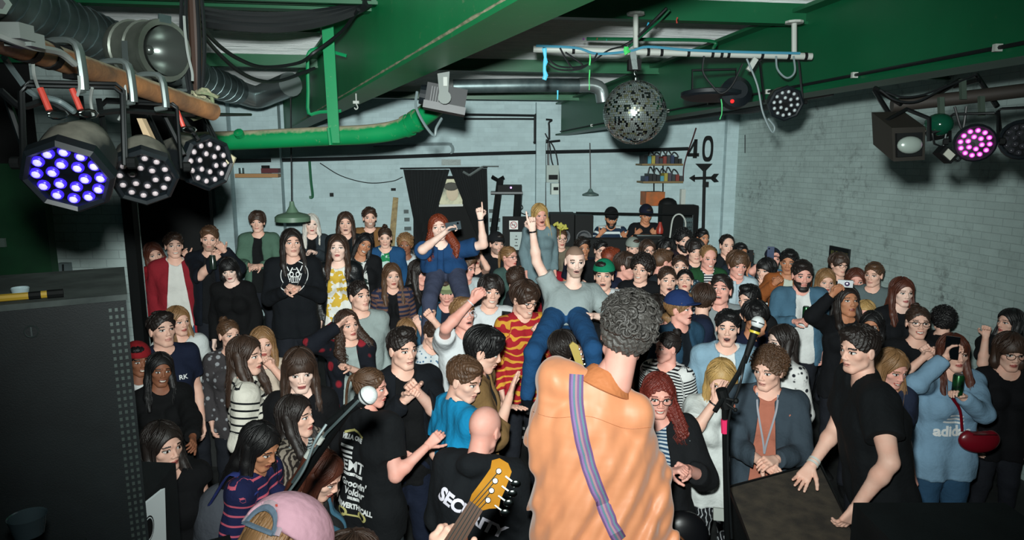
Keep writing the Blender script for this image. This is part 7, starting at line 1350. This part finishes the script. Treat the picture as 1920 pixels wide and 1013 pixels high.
# lanyard, wristbands
b_ = PEOPLE['lanyard']; fr = lambda u, w_, o_=.15: Vector(b_['nb']-b_['up']*u+b_['br']*w_+b_['bf']*o_); t = thing('neck_lanyard', fr(.2, 0), 'grey woven lanyard hanging on the pink t-shirt', 'lanyard')
q = MB(); q.tube(curve([fr(-.01, .06, .05), fr(.08, .05, .115), fr(.25, .012, .15), fr(.33, 0, .155)], 12), .006, 5, flat=.3); q.build('ribbon', mat('lanyard_grey', '#8c8f98', .6), t); q = MB(); q.tube(curve([fr(-.01, -.06, .05), fr(.08, -.05, .115), fr(.25, -.012, .15), fr(.33, 0, .155)], 12), .006, 5, flat=.3); q.build('ribbon', mat('lanyard_grey', '#8c8f98', .6), t)
wristband('blackright', 'R', '#c9c9c2', 2, .006); wristband('surfer', 'R', '#141416', 1, .006); wristband('rider', 'L', '#1c2430', 1, .005); wristband('facehand', 'R', '#141416', 1, .005); wristband('redsweat', 'R', '#141416', 1, .006); wristband('whiteraise', 'R', '#c9ccd0', 1, .004); wristband('blackfringe', 'R', '#141416', 1, .004); wristband('skullshirt', 'R', '#141416', 1, .005)
# ------------------------------------------------------------------ lettering and prints on clothes
M_PRINT = mat('white_print', '#dfe1e0', .6); 
b_ = PEOPLE['security']; bk_ = Vector(-b_['bf']); rt_ = Vector(b_['br'])*-1; upv = Vector(b_['up'])
c_ = Vector(b_['ch'])-upv*.03; hd_ = (rt_*.97-upv*.42).normalized() if rt_.x > 0 else (-rt_*.97-upv*.42).normalized(); hu_ = bk_.cross(hd_).normalized(); hu_ = hu_ if hu_.z > 0 else -hu_
decal(b_['top'], 'SECURITY', c_+hd_*.02, hd_, hu_, bk_, .085, mat('reflective_print', '#e6e2ee', .3, emit=None), 'back_lettering', b_['root'], bold=.004)
q = MB(); c2_ = c_-upv*.20+hd_*.08; decal(b_['top'], '', c2_, hd_, hu_, bk_, .05, mat('reflective_print', '#e6e2ee', .3), 'reflective_mark', b_['root'], polys=rect(0, 0, .010, .06, .5))
b_ = PEOPLE['pony']; bk_ = Vector(-b_['bf']); rt_ = Vector(b_['br']); upv = Vector(b_['up']); 
y_ = lambda k: Vector(b_['ch'])+upv*(.06-k)-rt_*.03
for txt, dy, sz, sh in (('VILLA ONE', .0, .030, 0), ('EMT', .155, .085, .15), ('CONCERT ROOM', .20, .018, 0), ('Groovin\'', .25, .055, .3), ('Volder', .30, .055, .3), ('LIVE FROM', .335, .018, 0), ('ANSWERTHECALL', .375, .036, 0)): decal(b_['top'], txt, y_(dy), rt_, upv, bk_, sz, M_PRINT, 'back_print', b_['root'], bold=.002, shear=sh)
for k in range(3): decal(b_['top'], '', y_(.045+.028*k)-rt_*.03, rt_, upv, bk_, .05, M_PRINT, 'back_print', b_['root'], polys=rect(0, 0, .075-.008*k, .014, -.15))
decal(b_['top'], '', y_(-.03), rt_, upv, bk_, .05, mat('yellow_print', '#b8b070', .6), 'back_print', b_['root'], polys=poly_join(rect(-.03, 0, .08, .012, .35), rect(.035, 0, .08, .012, -.35)))
decal(b_['top'], '', y_(.41), rt_, upv, bk_, .05, mat('yellow_print', '#b8b070', .6), 'back_print', b_['root'], polys=poly_join(ring_poly(.016, .026, 16, 1.5, 1, -.07), ring_poly(.016, .026, 16, 1.5, 1, .07), rect(0, -.012, .13, .010)))
b_ = PEOPLE['redsweat']; ft = Vector(b_['bf']); rt_ = -Vector(b_['br']); upv = Vector(b_['up']); c_ = Vector(b_['ch'])-upv*.17+rt_*-.02
decal(b_['top'], 'adidas', c_, rt_, upv, ft, .10, M_PRINT, 'chest_lettering', b_['root'], bold=.004)
for k, (w_, dx_) in enumerate(((.10, .0), (.13, .0), (.15, .0))): decal(b_['top'], '', c_+upv*(.12-.028*k), rt_, upv, ft, .05, M_PRINT, 'chest_stripe', b_['root'], polys=rect(dx_, 0, w_, .014, -.12))
b_ = PEOPLE['skullshirt']; ft = Vector(b_['bf']); rt_ = -Vector(b_['br']); upv = Vector(b_['up']); c_ = Vector(b_['ch'])+upv*.085+rt_*.02
sk_ = [ring_poly(.118, .124, 48)]+[rect(.035*s_, .03, .010, .075, .5*s_) for s_ in (-1, 1)]+[rect(.06*s_, .055, .008, .05, -.4*s_) for s_ in (-1, 1)]+[ring_poly(.012, .020, 14, 1, 1.2, .028*s_, .0) for s_ in (-1, 1)]+[rect(x_, -.045, .006, .04, x_*6) for x_ in (-.04, -.025, -.01, .01, .025, .04)]+[rect(0, -.022, .07, .006), rect(0, -.07, .06, .006), rect(-.055, -.02, .006, .06, .3), rect(.055, -.02, .006, .06, -.3), rect(0, .045, .03, .006)]
decal(b_['top'], '', c_, rt_, upv, ft, .05, M_PRINT, 'circle_print', b_['root'], polys=poly_join(*sk_), lift=.006)
b_ = PEOPLE['navytee']; ft = Vector(b_['bf']); decal(b_['top'], 'RK', Vector(b_['ch'])-Vector(b_['br'])*.09+Vector(b_['up'])*.0, -Vector(b_['br']), b_['up'], ft, .05, M_PRINT, 'chest_lettering', b_['root'], bold=.001)
b_ = PEOPLE['whitetee']; ft = Vector(b_['bf']); decal(b_['top'], '', Vector(b_['ch'])-Vector(b_['br'])*.04-Vector(b_['up'])*.02, -Vector(b_['br']), b_['up'], ft, .03, mat('pink_print', '#a8508c', .6), 'chest_print', b_['root'], polys=poly_join(ring_poly(.0, .022, 12, 1, 1, -.02), ring_poly(.0, .02, 12, 1, 1, .022, .01), rect(0, -.03, .03, .03)))
# white piping on the navy jacket
b_ = PEOPLE['piping']; q = MB(); q.tube(curve([Vector(b_['nb']+b_['br']*s_*.0-b_['bf']*.12+b_['up']*.02) for s_ in (0,)]+[Vector(b_['ch']-b_['bf']*.155-b_['br']*.12), Vector(b_['hp']-b_['bf']*.14-b_['br']*.16)], 12), .006, 6); q.build('white_piping', M_PRINT, b_['root'])
# ponytail band, pink cap details
b_ = PEOPLE['pony']; q = MB(); c_ = b_['Hv'](0, -9.0, 6); q.tube([c_+Vector((.02*math.cos(a*.6), 0, .02*math.sin(a*.6))) for a in range(11)], .008, 6, closed=True); q.build('scrunchie', mat('red_scrunchie', '#a8202c', .7), b_['root'])
# pink cap seen from above and behind
b_ = PEOPLE['pinkcap']; Hv = b_['Hv']; v = Vol((-.14, -.16, -.03), (.14, .22, .17), .006); v.ell(A_(0, -1.2, 4.0)*.01, (.098, .118, .105), .01); v.plane(A_(0, 0, 3.2)*.01, (0, -.1, -.99), .004); v.ell(A_(0, -12, 3.2)*.01, (.045, .05, .05), .006, 's'); v.ell(A_(0, 11.5, 4.0)*.01, (.085, .085, .006), .004)
V, Q = v.mesh(); Rm = np.stack([b_['hr'], b_['hf'], b_['hu']], 1); link_mesh('cap', np_mesh('cap', (V*b_['hs']*1.05) @ Rm.T+b_['Hc'], Q, [cloth_mat('#c79aa8')]), b_['root'])
q = MB(); q.tube([Hv(5.4*math.cos(a), -12.2+abs(math.cos(a))*1.0, 3.2+5.6*math.sin(a)) for a in [k*math.pi/14 for k in range(15)]], .009, 6, flat=.4); q.build('flowered_band', cloth_mat('#a8949c', 'flower', '#b0463c', .02), b_['root'])
q = MB(); q.tube([Hv(4.6*math.cos(a), -12.4+abs(math.cos(a))*1.0, 3.0+4.8*math.sin(a)) for a in [k*math.pi/14 for k in range(15)]], .008, 6, flat=.5); q.build('grey_binding', cloth_mat('#5f7080'), b_['root'])
q = MB(); q.tube([Hv(-4.8, -11.6, 3.3), Hv(0, -13.0, 3.1), Hv(4.8, -11.6, 3.3)], .008, 6, flat=.5); q.build('strap', cloth_mat('#5f7080'), b_['root'])
# collar and seams of the orange shirt
b_ = PEOPLE['orange']; cb = P(1137, 712, 2.42); ca = (Vector(b_['Hc'])-cb).normalized(); q = MB(); q.lathe(cb, ca, [(-.02, .070), (.030, .066), (.036, .070), (.032, .076), (-.010, .098), (-.030, .110), (-.034, .106), (-.01, .09)], 32, cap=False, squash=1.0, up=Vector(b_['bf'])); q.build('collar', cloth_mat('#cf8050', rough=.5), b_['root'])
pts = [lay(x_, y_, .002)[0] for x_, y_ in [(1000+k*11, 772+k*1.6+6*math.sin(k*.5)) for k in range(21)]]; q = MB(); q.tube(pts, .0012, 5); q.build('yoke_seam', cloth_mat('#c07a50', rough=.6), b_['root'])
import gc
for _d in (_HT, _HD, _HR, PEOPLE): _d.clear()
del SPECS[:]
for _m in [m for m in bpy.data.meshes if m.users == 0]: bpy.data.meshes.remove(_m)
gc.collect()
